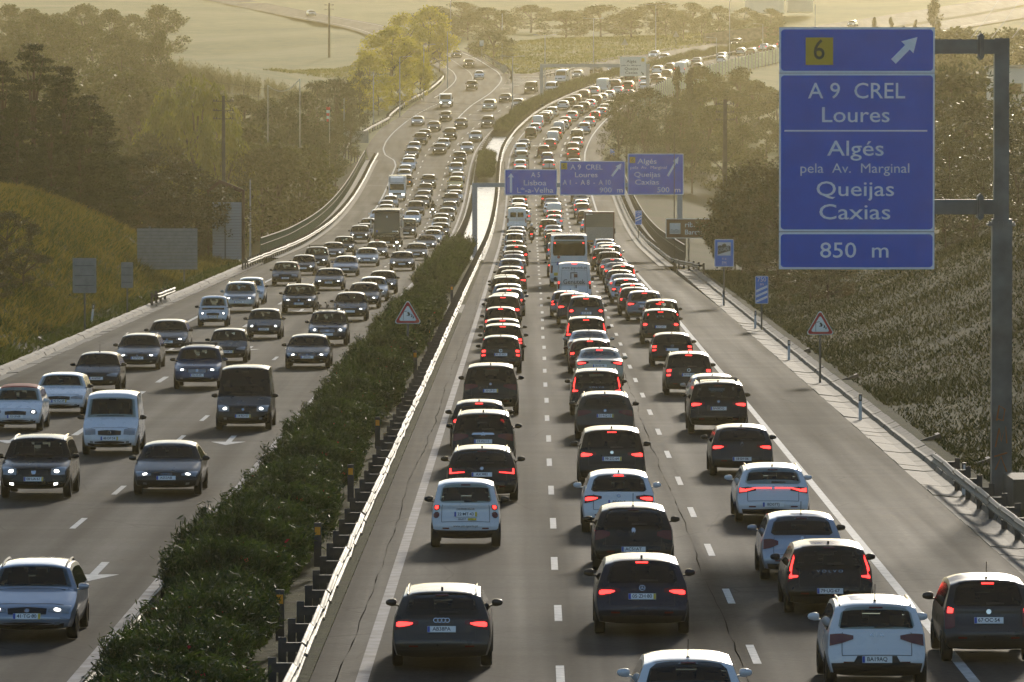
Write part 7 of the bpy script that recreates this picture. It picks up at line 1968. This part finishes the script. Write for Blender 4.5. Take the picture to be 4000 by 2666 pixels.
for i, v in enumerate((405, 440, 468)):
    yv = 850
    cable((-60, yv, hz(v, yv) + 6), (75, yv, hz(v, yv) + 7.5), 7, ('highest', 'middle', 'lowest')[i] + ' of the three thin cables crossing above the merging lanes')
for i, u in enumerate((3790, 3870, 3950)):
    cable(((u - 2000)/23000*420, 420, hz(150, 420)), ((u + 160 - 2000)/23000*520, 520, hz(-90, 520)), .3, ('left', 'middle', 'right')[i] + ' of the three slanting cables at the upper right', .02)
# rope between two slim poles, windsock
rp = tag(empty('rope_line', (-35.0, 705, tz(-35, 705))), 'two slim pale poles with a sagging rope among the hazy trees', 'poles')
b0 = rp.location
pz0, pz1 = hz(334, 705) - b0.z, hz(308, 705) - b0.z; dx0, dx1 = (1047 - 2000)/23000*705 + 35.0, (1172 - 2000)/23000*705 + 35.0
PALE = mat('pale_pole', (.5, .47, .38), .5)
for dx, pz in ((dx0, pz0), (dx1, pz1)): obj('pole', MB().tube([(dx, 0, -.3), (dx, 0, pz)], .06, 6), PALE, rp)
obj('rope', MB().tube([(dx0 + (dx1 - dx0)*t/12, 0, pz0 + (pz1 - pz0)*t/12 - 1.1*4*(t/12)*(1 - t/12)) for t in range(13)], .05, 5), PALE, rp)
wy = 740; ws_ = tag(empty('windsock', ((1283 - 2000)/23000*wy, wy, tz((1283 - 2000)/23000*wy, wy))), 'limp red and white windsock on a thin pole among the pines', 'windsock')
wz = hz(420, wy) - ws_.location.z
obj('pole', MB().tube([(.15, 0, -.3), (.15, 0, wz + .1)], .04, 6), PALE, ws_); WSR = mat('windsock_red', (.6, .03, .02), .6)
obj('ring', MB().tube([(.0 + .28*math.cos(q*PI/6), .28*math.sin(q*PI/6), wz) for q in range(13)], .03, 5), WSR, ws_)
for i in range(5): obj('sock_band', MB().tube([(-.02*i, 0, wz - .36*i - .02), (-.02*(i+1), 0, wz - .36*(i+1))], [.26 - .03*i, .24 - .03*i], 10), WSR if i % 2 == 0 else WHITE_P, ws_)
# sign backs far off
def far_sign(x, y, zc, build, lab):
    r = tag(empty('far_sign', (x, y, tz(x, y))), lab, 'sign', 'far roadside signs'); c = zc - r.location.z
    obj('post', MB().tube([(0, .05, -.3), (0, .05, c)], .05, 6), POST, r); build(r, c)
far_sign((1882 - 2000)/23000*1130, 1130, hz(170, 1130), lambda r, c: plate(r, 'board', .8, 1.1, .05, WHITE_P, 0, .03, 0, c), 'small white sign beside the round bush on the far grass')
far_sign((1967 - 2000)/23000*1080, 1080, hz(270, 1080), lambda r, c: obj('board', MB().prism([(.72*math.cos(q*PI/8), c + .72*math.sin(q*PI/8)) for q in range(16)], 'y', -.03, 0), ALU, r), 'round grey sign back at the tip of the slip road')
far_sign((2440 - 2000)/23000*1190, 1190, hz(166, 1190), lambda r, c: obj('board', MB().prism([(-.75, c - .6), (.75, c - .6), (0, c + .75)], 'y', -.03, 0), ALU, r), 'grey triangular sign back on the far grass bank')
far_sign((2640 - 2000)/23000*1220, 1220, hz(135, 1220), lambda r, c: obj('board', MB().prism([(-.7, c - .6), (.7, c - .6), (0, c + .7)], 'y', -.03, 0), ALU, r), 'pale triangular sign back beside the far stone wall')
far_sign((1395 - 2000)/23000*822, 822, hz(540, 822), lambda r, c: [obj('back_slat', MB().box((0, 0, c - .55 + i*.28), (3.2, .04, .25)), ALU, r) for i in range(6)], 'wide ribbed sign back on the bank where the slip road begins')
# green noise barrier on the right of the far road, panel by panel
nbx = tag(empty('noise_barrier', (ax(930) + 12, 930, zr(930))), 'pale green slatted noise barrier along the far right edge of the road', 'noise barrier')
NBG = mat('pale_green_panel', (.20, .30, .17), .5, .1); nb0 = nbx.location
y = 930.0
SL = MB().box((0, 0, 0), (.07, 3.9, .21)).mesh('slat')
while y < 1240:
    h = heading(y); x = ax(y) + 10.6/math.cos(h); 
    obj('post', MB().box((0, 0, 1.2), (.16, .16, 3.4)) if y == 930 else bpy.data.meshes['nb_post'], POSTG, nbx, (x - nb0.x, y - 2 - nb0.y, zr(y) - nb0.z), (0, 0, -h)).data.name = 'nb_post'
    for i in range(10): obj('slat', SL, NBG, nbx, (x - nb0.x, y - nb0.y, zr(y) - nb0.z + .1 + i*.27), (grade(y), 0, -h))
    y += 4.0*math.cos(h)
# stone wall behind the far carriageway
sw = tag(obj('stone_wall', MB().prism([(0, -.5), (26, 2.0), (26, 3.2), (13, 3.4), (0, 2.0)], 'y', 0, .5), mat('rubble_stone', (.20, .15, .11), .9, noise=.5, nscale=1.2, bump=.5, bscale=3), None, (40.5, 1250, zr(1250) - .2), (0, 0, -.25)), 'low reddish stone wall on the bank above the far carriageway', 'wall')

# --- buildings
PLASTER = mat('white_plaster', (.62, .58, .52), .8, noise=.08, nscale=.5)
def block(x, y, w, d, h, lab, rows, cols, z=None, rz=0.0):
    zb3 = tz(x, y) if z is None else z
    r = tag(empty('apartment_block', (x, y, zb3), rz), lab, 'building')
    obj('wall', MB().box((0, d/2, h/2 - 1), (w, d, h + 2)), PLASTER, r)
    obj('roof', MB().box((0, d/2, h + .15), (w + .5, d + .5, .3)), mat('roof_slab', (.3, .27, .23), .8), r)
    for i in range(rows):
        for j in range(cols):
            xx_ = -w/2 + (j + .5)*w/cols; zc = 2.0 + i*(h - 1.5)/rows
            wn_ = obj('window', MB().box((xx_, -.02, zc), (w/cols*.5, .1, 1.3)), mat('shutter', (.4, .34, .26), .6) if 'shutter' not in bpy.data.materials else bpy.data.materials['shutter'], r)
            obj('pane', MB().box((xx_, -.075, zc), (w/cols*.4, .03, 1.1)), GLASS, wn_); obj('sill', MB().box((xx_, -.12, zc - .72), (w/cols*.6, .2, .08)), PLASTER, wn_)
    return r
block(58.5, 640, 12, 12, 15.5, 'white apartment block behind the mast at the right edge', 5, 3, z=2.0)
block(61, 1420, 9, 10, 8.5, 'pale building at the top edge above the far cars', 2, 4, z=zr(1420) + 3)
block(70, 1430, 6, 8, 10, 'narrow pale building right of the first one at the top edge', 3, 2, z=zr(1430) + 3)

# ------------------------------------------------------------------ vegetation
LEAF = {
 'conifer': leaf_mat('conifer_foliage', (.009, .017, .006), (.030, .042, .010), .22, .65, 7.0),
 'shrub': leaf_mat('shrub_foliage', (.020, .028, .009), (.055, .046, .018), .32, .5, 7.0),
 'weeping': leaf_mat('weeping_foliage', (.075, .095, .016), (.15, .15, .026), .5, .5, 7.0),
 'broad': leaf_mat('broadleaf_foliage', (.030, .044, .012), (.062, .072, .020), .42, .5, 7.0),
 'pine': leaf_mat('pine_foliage', (.016, .028, .008), (.036, .048, .013), .3, .55, 7.0),
 'yellow': leaf_mat('yellow_green_foliage', (.20, .20, .015), (.36, .32, .03), .6, .5, 7.0),  # yellow-green leaves, colour raised further to look sunlit
 'cypress': leaf_mat('cypress_foliage', (.016, .024, .010), (.03, .036, .014), .25, .6, 7.0),
 'olive': leaf_mat('olive_foliage', (.030, .036, .018), (.060, .062, .032), .35, .38, 7.0),
 'reed': leaf_mat('reed_foliage', (.11, .11, .06), (.17, .155, .09), .4, .5, 7.0),
}
BARK = mat('bark', (.06, .045, .033), .9, noise=.3, nscale=3)
OLEANDER = leaf_mat('oleander_foliage', (.008, .020, .005), (.050, .080, .018), .34, .6, 1.1)
FLOWER = mat('red_flower', (.55, .02, .04), .6)
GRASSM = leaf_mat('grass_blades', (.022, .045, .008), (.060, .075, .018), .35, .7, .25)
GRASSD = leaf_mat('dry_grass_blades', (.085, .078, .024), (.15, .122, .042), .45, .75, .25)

GRASSR = leaf_mat('shade_darkened_grass_blades', (.014, .028, .005), (.034, .042, .011), .18, .9, .18)  # darker grass colour stands in for shade on the right slope
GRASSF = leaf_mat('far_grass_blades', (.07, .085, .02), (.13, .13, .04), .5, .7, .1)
def leaves_mesh(name, C, N, size, aspect, rng, fold=0.0):
    """C centres, N preferred direction of the leaf length (m,3); diamond leaves"""
    m = len(C)
    d = N + rng.normal(0, .45, (m, 3)); d /= np.linalg.norm(d, axis=1)[:, None] + 1e-9
    r = rng.normal(0, 1, (m, 3)); s = np.cross(d, r); s /= np.linalg.norm(s, axis=1)[:, None] + 1e-9
    L = size*rng.uniform(.6, 1.35, (m, 1)); W = L*aspect
    V = np.stack([C - d*L*.5, C + s*W*.5, C + d*L*.5, C - s*W*.5], 1).reshape(-1, 3)
    me = bpy.data.meshes.new(name)
    me.vertices.add(4*m); me.vertices.foreach_set("co", V.ravel())
    me.loops.add(4*m); me.loops.foreach_set("vertex_index", np.arange(4*m))
    me.polygons.add(m); me.polygons.foreach_set("loop_start", np.arange(m)*4); me.polygons.foreach_set("loop_total", np.full(m, 4))
    me.update(calc_edges=True); return me

def clumps(kind, rng):
    """returns list of (centre, radius xyz) in a unit-high tree, plus trunk top"""
    out = []
    if kind in ('broad', 'yellow', 'olive', 'shrub'):
        lowz = {'broad': .16, 'yellow': .14, 'olive': .12, 'shrub': .10}[kind]; wid = {'broad': .36, 'yellow': .36, 'olive': .42, 'shrub': .5}[kind]
        for i in range(46):
            a = rng.uniform(0, 2*PI); h = rng.uniform(0, 1)**.8; z = lowz + (1 - lowz)*h*.93
            prof = math.sin(min(1, (h*.92 + .10))*PI)**.55
            rr = wid*prof*rng.uniform(.45, 1.0)**.5
            s = rng.uniform(.055, .115); out.append(((rr*math.cos(a), rr*math.sin(a), z), (s*1.25, s*1.25, s*.85)))
    elif kind == 'pine':
        for i in range(44):
            a = rng.uniform(0, 2*PI); h = rng.uniform(0, 1); z = .22 + .74*h
            rr = .34*math.sin(min(1, h*.85 + .16)*PI)**.6*rng.uniform(.3, 1.0)**.5
            s = rng.uniform(.06, .11); out.append(((rr*math.cos(a), rr*math.sin(a), z), (s*1.5, s*1.5, s*.7)))
    elif kind == 'conifer':
        for i in range(90):
            h = rng.uniform(0, 1)**.85; z = .05 + .95*h; a = rng.uniform(0, 2*PI)
            rr = .33*(1 - h)**.8*rng.uniform(.35, 1.12); s = .034 + .05*(1 - h)
            out.append(((rr*math.cos(a), rr*math.sin(a), z - .12*rr), (s*2.0, s*2.0, s*.42)))
    elif kind == 'cypress':
        for i in range(40):
            h = rng.uniform(0, 1); a = rng.uniform(0, 2*PI); rr = .085*math.sin(min(1, h*.8 + .22)*PI)**.6*rng.uniform(.3, 1)
            out.append(((rr*math.cos(a), rr*math.sin(a), .03 + .95*h), (.035, .035, .06)))
    elif kind == 'weeping':
        for i in range(60):
            a = rng.uniform(0, 2*PI); h = rng.uniform(0, 1); rr = .27*math.sin(min(1, h*.8 + .2)*PI)**.5*rng.uniform(.4, 1)**.5
            out.append(((rr*math.cos(a), rr*math.sin(a), .12 + .82*h), (.05, .05, .12)))
    elif kind == 'reed':
        for i in range(16):
            a = rng.uniform(0, 2*PI); rr = .45*rng.uniform(0, 1)**.5; out.append(((rr*math.cos(a), rr*math.sin(a), .5 + rng.uniform(-.12, .1)), (.12, .12, .45)))
    return out
SPEC = {'broad': (5200, .034, .62), 'yellow': (5600, .032, .62), 'olive': (8000, .026, .45), 'shrub': (9000, .026, .55), 'pine': (5600, .034, .30), 'conifer': (15000, .026, .32), 'cypress': (2600, .032, .35), 'weeping': (6500, .036, .28), 'reed': (1500, .10, .12)}
TMESH = {}
for kind in SPEC:
    TMESH[kind] = []
    for seed in range(3):
        rng = np.random.default_rng(100*list(SPEC).index(kind) + seed)
        cl = clumps(kind, rng); n, size, asp = SPEC[kind]
        c = np.array([q[0] for q in cl]); s = np.array([q[1] for q in cl])
        w = (s[:, 0]*s[:, 1]); pick = rng.choice(len(cl), n, p=w/w.sum())
        dirn = rng.normal(0, 1, (n, 3)); dirn /= np.linalg.norm(dirn, axis=1)[:, None]
        rad = rng.uniform(0, 1, (n, 1))**.45
        P = c[pick] + dirn*rad*s[pick]
        if kind in ('weeping',): N = np.tile([0, 0, -1.6], (n, 1)) + dirn*.5
        elif kind == 'reed': N = np.tile([0, 0, 1.8], (n, 1))
        elif kind in ('conifer',):
            out = P*[1, 1, 0]; N = out/(np.linalg.norm(out, axis=1)[:, None] + .02)*1.0 + [0, 0, .25]
        elif kind == 'cypress': N = np.tile([0, 0, 1.4], (n, 1))
        else: N = dirn*.9
        P[:, 2] = np.maximum(P[:, 2], .01)
        crown = leaves_mesh('crown', P, N, size, asp, rng)
        tb = MB(); th = {'broad': .72, 'yellow': .72, 'olive': .6, 'shrub': .5, 'pine': .82, 'conifer': .93, 'cypress': .8, 'weeping': .8, 'reed': .4}[kind]
        tb.tube([(0, 0, -.06), (.008, .004, th*.5), (0, 0, th)], [.022, .015, .005], 7)
        for q in range(9 if kind not in ('cypress', 'reed') else 3):
            k_ = cl[int(rng.integers(len(cl)))][0]; z0_ = min(th*.9, max(.08, k_[2]*.6)); tb.tube([(0, 0, z0_), (k_[0]*.55, k_[1]*.55, (z0_ + k_[2])*.52), k_], [.010, .007, .003], 5)
        TMESH[kind].append((crown, tb.mesh('trunk', True)))
TNAME = {'conifer': 'cypress_tree', 'shrub': 'evergreen_shrub', 'weeping': 'weeping_tree', 'broad': 'broadleaf_tree', 'pine': 'pine_tree', 'yellow': 'yellow_green_tree', 'cypress': 'column_cypress', 'olive': 'olive_tree', 'reed': 'reed_clump'}
TLAB = {'conifer': ('dark conifer with drooping sprays', 'dark conifers on the left slope'), 'shrub': ('dark evergreen shrub', 'evergreen shrubs on the slopes'), 'weeping': ('yellowish tree with hanging foliage', 'weeping trees'), 'broad': ('broadleaf tree', 'hazy broadleaf trees'),
        'pine': ('round-topped pine', 'pines by the road'), 'yellow': ('yellow-green tree with painted-in sun glow', 'yellow-green trees by the slip road'), 'cypress': ('slim column cypress', 'column cypresses'), 'olive': ('glossy evergreen tree', 'evergreen trees on the right crest'), 'reed': ('pale reed clump', 'row of reeds')}
tcount = {}
ntot = {}
for t in TREES: ntot[t[0]] = ntot.get(t[0], 0) + 1
def where(kind, x, y):
    side = 'left' if x < ax(y) - 8 else 'right'
    if y < 520: zone = 'near'
    elif y < 780: zone = 'middle distance, '
    else: zone = 'far'
    return side
def zone_of(kind, x, y):
    u = 1176.5 + x/y*13530                     # where along the picture's width it stands
    if u < 330: pos = 'at the far left edge'
    elif u < 800: pos = 'in the left part of the view'
    elif u < 1200: pos = 'left of the far bend'
    elif u < 1600: pos = 'right of the queue'
    elif u < 1800: pos = 'left of the tall blue sign'
    elif u < 2353: pos = 'behind the tall sign and mast'
    else: pos = 'beyond the right frame edge'
    dist = 'near' if y < 520 else ('middle' if y < 780 else ('distant' if y < 1000 else 'farthest'))
    return u, pos, dist
ranks = {}
for i, t in enumerate(TREES):
    u, pos, dist = zone_of(*t[:3]); ranks.setdefault((t[0], pos, dist), []).append((u, i))
rank_of = {}
for key, lst in ranks.items():
    for k, (u, i) in enumerate(sorted(lst)): rank_of[i] = (k, len(lst))
for i, (kind, x, y, h, w) in enumerate(TREES):
    k = tcount.get(kind, 0); tcount[kind] = k + 1
    crown, trunk = TMESH[kind][k % 3]
    z = tz(x, y)
    r = empty(TNAME[kind], (x, y, z - .15), RNG.uniform(0, 6.28)); r.scale = (h*w, h*w, h)
    base, grp = TLAB[kind]
    u, pos, dist = zone_of(kind, x, y); k, n = rank_of[i]
    rk = '' if n == 1 else (', leftmost' if k == 0 else ', rightmost' if k == n - 1 else ', ' + ordinal(k) + ' from left')
    tag(r, f'{dist} {base} {pos}{rk}', 'tree' if kind not in ('shrub', 'reed') else 'shrub', grp)
    obj('trunk', trunk, BARK, r); obj('crown', crown, LEAF[kind], r)

# ------------------------------------------------------------------ oleander hedge in the median
def hedge_chunk(seed, n, L=4.0, Wd=2.35, Ht=1.6):
    rng = np.random.default_rng(seed)
    m = n//7
    # sprigs start on stems spread through the bush and carry a few long leaves each
    sx = rng.uniform(-1, 1, m); sy = rng.uniform(-L/2, L/2, m)
    top = Ht*(.72 + .28*np.cos(sx*1.25)) * (.86 + .14*np.sin(sy*2.2 + seed)) * rng.uniform(.85, 1.12, m)
    zz_ = top*rng.uniform(.25, 1, m)**.35
    P0 = np.stack([sx*Wd/2, sy, zz_], 1)
    P0[:, 2] *= 1 - .2*np.clip(np.abs(sy)/(L/2), 0, 1)**3
    P0[:, 0] *= (1 - .25*np.clip(np.abs(sy)/(L/2), 0, 1)**3)*(.80 + .25*np.sqrt(np.clip(zz_/Ht, 0, 1)))
    up = np.stack([sx*.7 + rng.normal(0, .35, m), rng.normal(0, .4, m), np.full(m, 1.0)], 1)
    P = np.repeat(P0, 7, 0) + np.repeat(up, 7, 0)*rng.uniform(-.10, .12, (7*m, 1)) + rng.normal(0, .035, (7*m, 3))
    N = np.repeat(up, 7, 0)*.9 + rng.normal(0, .7, (7*m, 3))
    me = leaves_mesh('foliage', P, N, .17, .17, rng)
    st = MB()
    for q in range(10):
        bx_, by_ = rng.uniform(-.6, .6), rng.uniform(-L/2, L/2); st.tube([(bx_*.6, by_, 0), (bx_*1.4, by_ + rng.normal(0, .2), Ht*.75)], [.02, .008], 5)
    fl = rng.choice(len(P), 14); fl = P[fl]; fl[:, 2] = np.maximum(fl[:, 2], .9)
    fb = leaves_mesh('flower', np.repeat(fl, 4, 0) + rng.normal(0, .02, (56, 3)), np.tile([0, 0, .5], (56, 1)), .07, .9, rng)
    return me, st.mesh('stems'), fb
NEARC = [hedge_chunk(s, 16000) for s in (1, 2, 3)]
FARC = [hedge_chunk(s, 5200) for s in (5, 6, 7)]
for k_ in FARC:
    pass
for lab, y0, y1, ch, hs_ in (('dense oleander hedge with a few red flowers filling the near median', 88, 212, NEARC, 1.0), ('stretch of oleander hedge around the median warning triangle', 212, 322, NEARC, 1.0), ('darker oleander hedge behind the paved gap in the median', 344, 474, FARC, 1.25),
                         ('single oleander clump in the wet concrete median far off', 744, 798, FARC, 1.3), ('far hazy median hedge where the road curves right', 860, 1250, FARC, 1.25)):
    hr = tag(empty('oleander_hedge', (ax(y0) - 6.15, y0, zr(y0))), lab, 'hedge'); h0 = hr.location
    y = y0 + 2; i = 0
    while y < y1 - 1:
        fo1, st1, fl1 = ch[i % 3]; h = heading(y); x = ax(y) - 6.38/math.cos(h)
        c = (x - h0.x + RNG.uniform(-.22, .22), y - h0.y, zr(y) - h0.z); rz = -h + (PI if i % 2 else 0); s_ = hs_*RNG.uniform(.75, 1.15)
        f_ = obj('foliage', fo1, OLEANDER, hr, c, (0, 0, rz), (RNG.uniform(.8, 1.12), RNG.uniform(.95, 1.12), s_))
        if y < 480:
            obj('stems', st1, BARK, f_)
            if y < 300: obj('flowers', fl1, FLOWER, f_)
        y += 3.4*math.cos(h); i += 1

# ------------------------------------------------------------------ grass on the slopes
def grass(name, lab, xs, ys, n, hgt, m, seed, wid=.035):
    rng = np.random.default_rng(seed)
    y = ys[0] + (ys[1] - ys[0])*rng.uniform(0, 1, n)**1.0
    e = xs[0] + (xs[1] - xs[0])*rng.uniform(0, 1, n)**1.15
    x = np.interp(y, _yy, _at) + e
    dens = lump(x, y, 3.1, 3) + lump(x, y, 9.0, 8)*.8 + rng.normal(0, .6, n)
    keep = (dens > -1.4) & ((y < 850) | (np.abs(x - np.interp(y, _yy, _rp)) > 7.5)); x = x[keep]; y = y[keep]; n = len(x)
    z = terrain(x, y); hh = hgt*rng.uniform(.5, 1.5, n)*(1 + .35*np.clip(lump(x, y, 5.0, 2), -1, 1.5))
    lean = rng.normal(0, .8, (n, 2))
    w = rng.uniform(0, PI, n); dx, dy = np.cos(w)*wid, np.sin(w)*wid
    V = np.stack([np.stack([x - dx, y - dy, z - .04], 1), np.stack([x + dx, y + dy, z - .04], 1), np.stack([x + lean[:, 0]*hh, y + lean[:, 1]*hh, z + hh], 1)], 1).reshape(-1, 3)
    me = bpy.data.meshes.new(name); me.vertices.add(3*n); me.vertices.foreach_set("co", V.ravel()); me.loops.add(3*n); me.loops.foreach_set("vertex_index", np.arange(3*n))
    me.polygons.add(n); me.polygons.foreach_set("loop_start", np.arange(n)*3); me.polygons.foreach_set("loop_total", np.full(n, 3)); me.update(calc_edges=True)
    tag(obj(name, me, m), lab, 'grass', kind='stuff')
grass('grass', 'short green grass on the right slope, shade painted into its colour', (12.2, 36), (125, 440), 200000, .12, GRASSR, 1, .045)
grass('grass', 'rough green grass on the left slope', (-34, -22.9), (225, 465), 90000, .22, GRASSM, 3, .06)
grass('grass', 'sunlit dry grass on the left slope', (-36, -24.0), (240, 470), 46000, .34, GRASSD, 4, .06)
grass('grass', 'low weeds along the median soil', (-7.9, -4.4), (92, 325), 16000, .16, GRASSM, 5, .05)
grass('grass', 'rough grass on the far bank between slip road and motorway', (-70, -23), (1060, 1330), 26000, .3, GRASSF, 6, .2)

# ------------------------------------------------------------------ haze filling the valley
if HAZE > 0:
    hz_b = MB().box((60, 880, 55), (1500, 3500, 136))
    hzo = tag(obj('haze', hz_b), kind='stuff')
    hm_, nt_, b_ = new_mat('valley_haze'); out_ = nt_.nodes['Material Output']; nt_.nodes.remove(b_)
    pv = nt_.nodes.new('ShaderNodeVolumePrincipled'); pv.inputs['Color'].default_value = (*HAZE_COLOR, 1); pv.inputs['Density'].default_value = HAZE; pv.inputs['Anisotropy'].default_value = HAZE_G
    nt_.links.new(pv.outputs[0], out_.inputs['Volume']); hzo.data.materials.append(hm_)
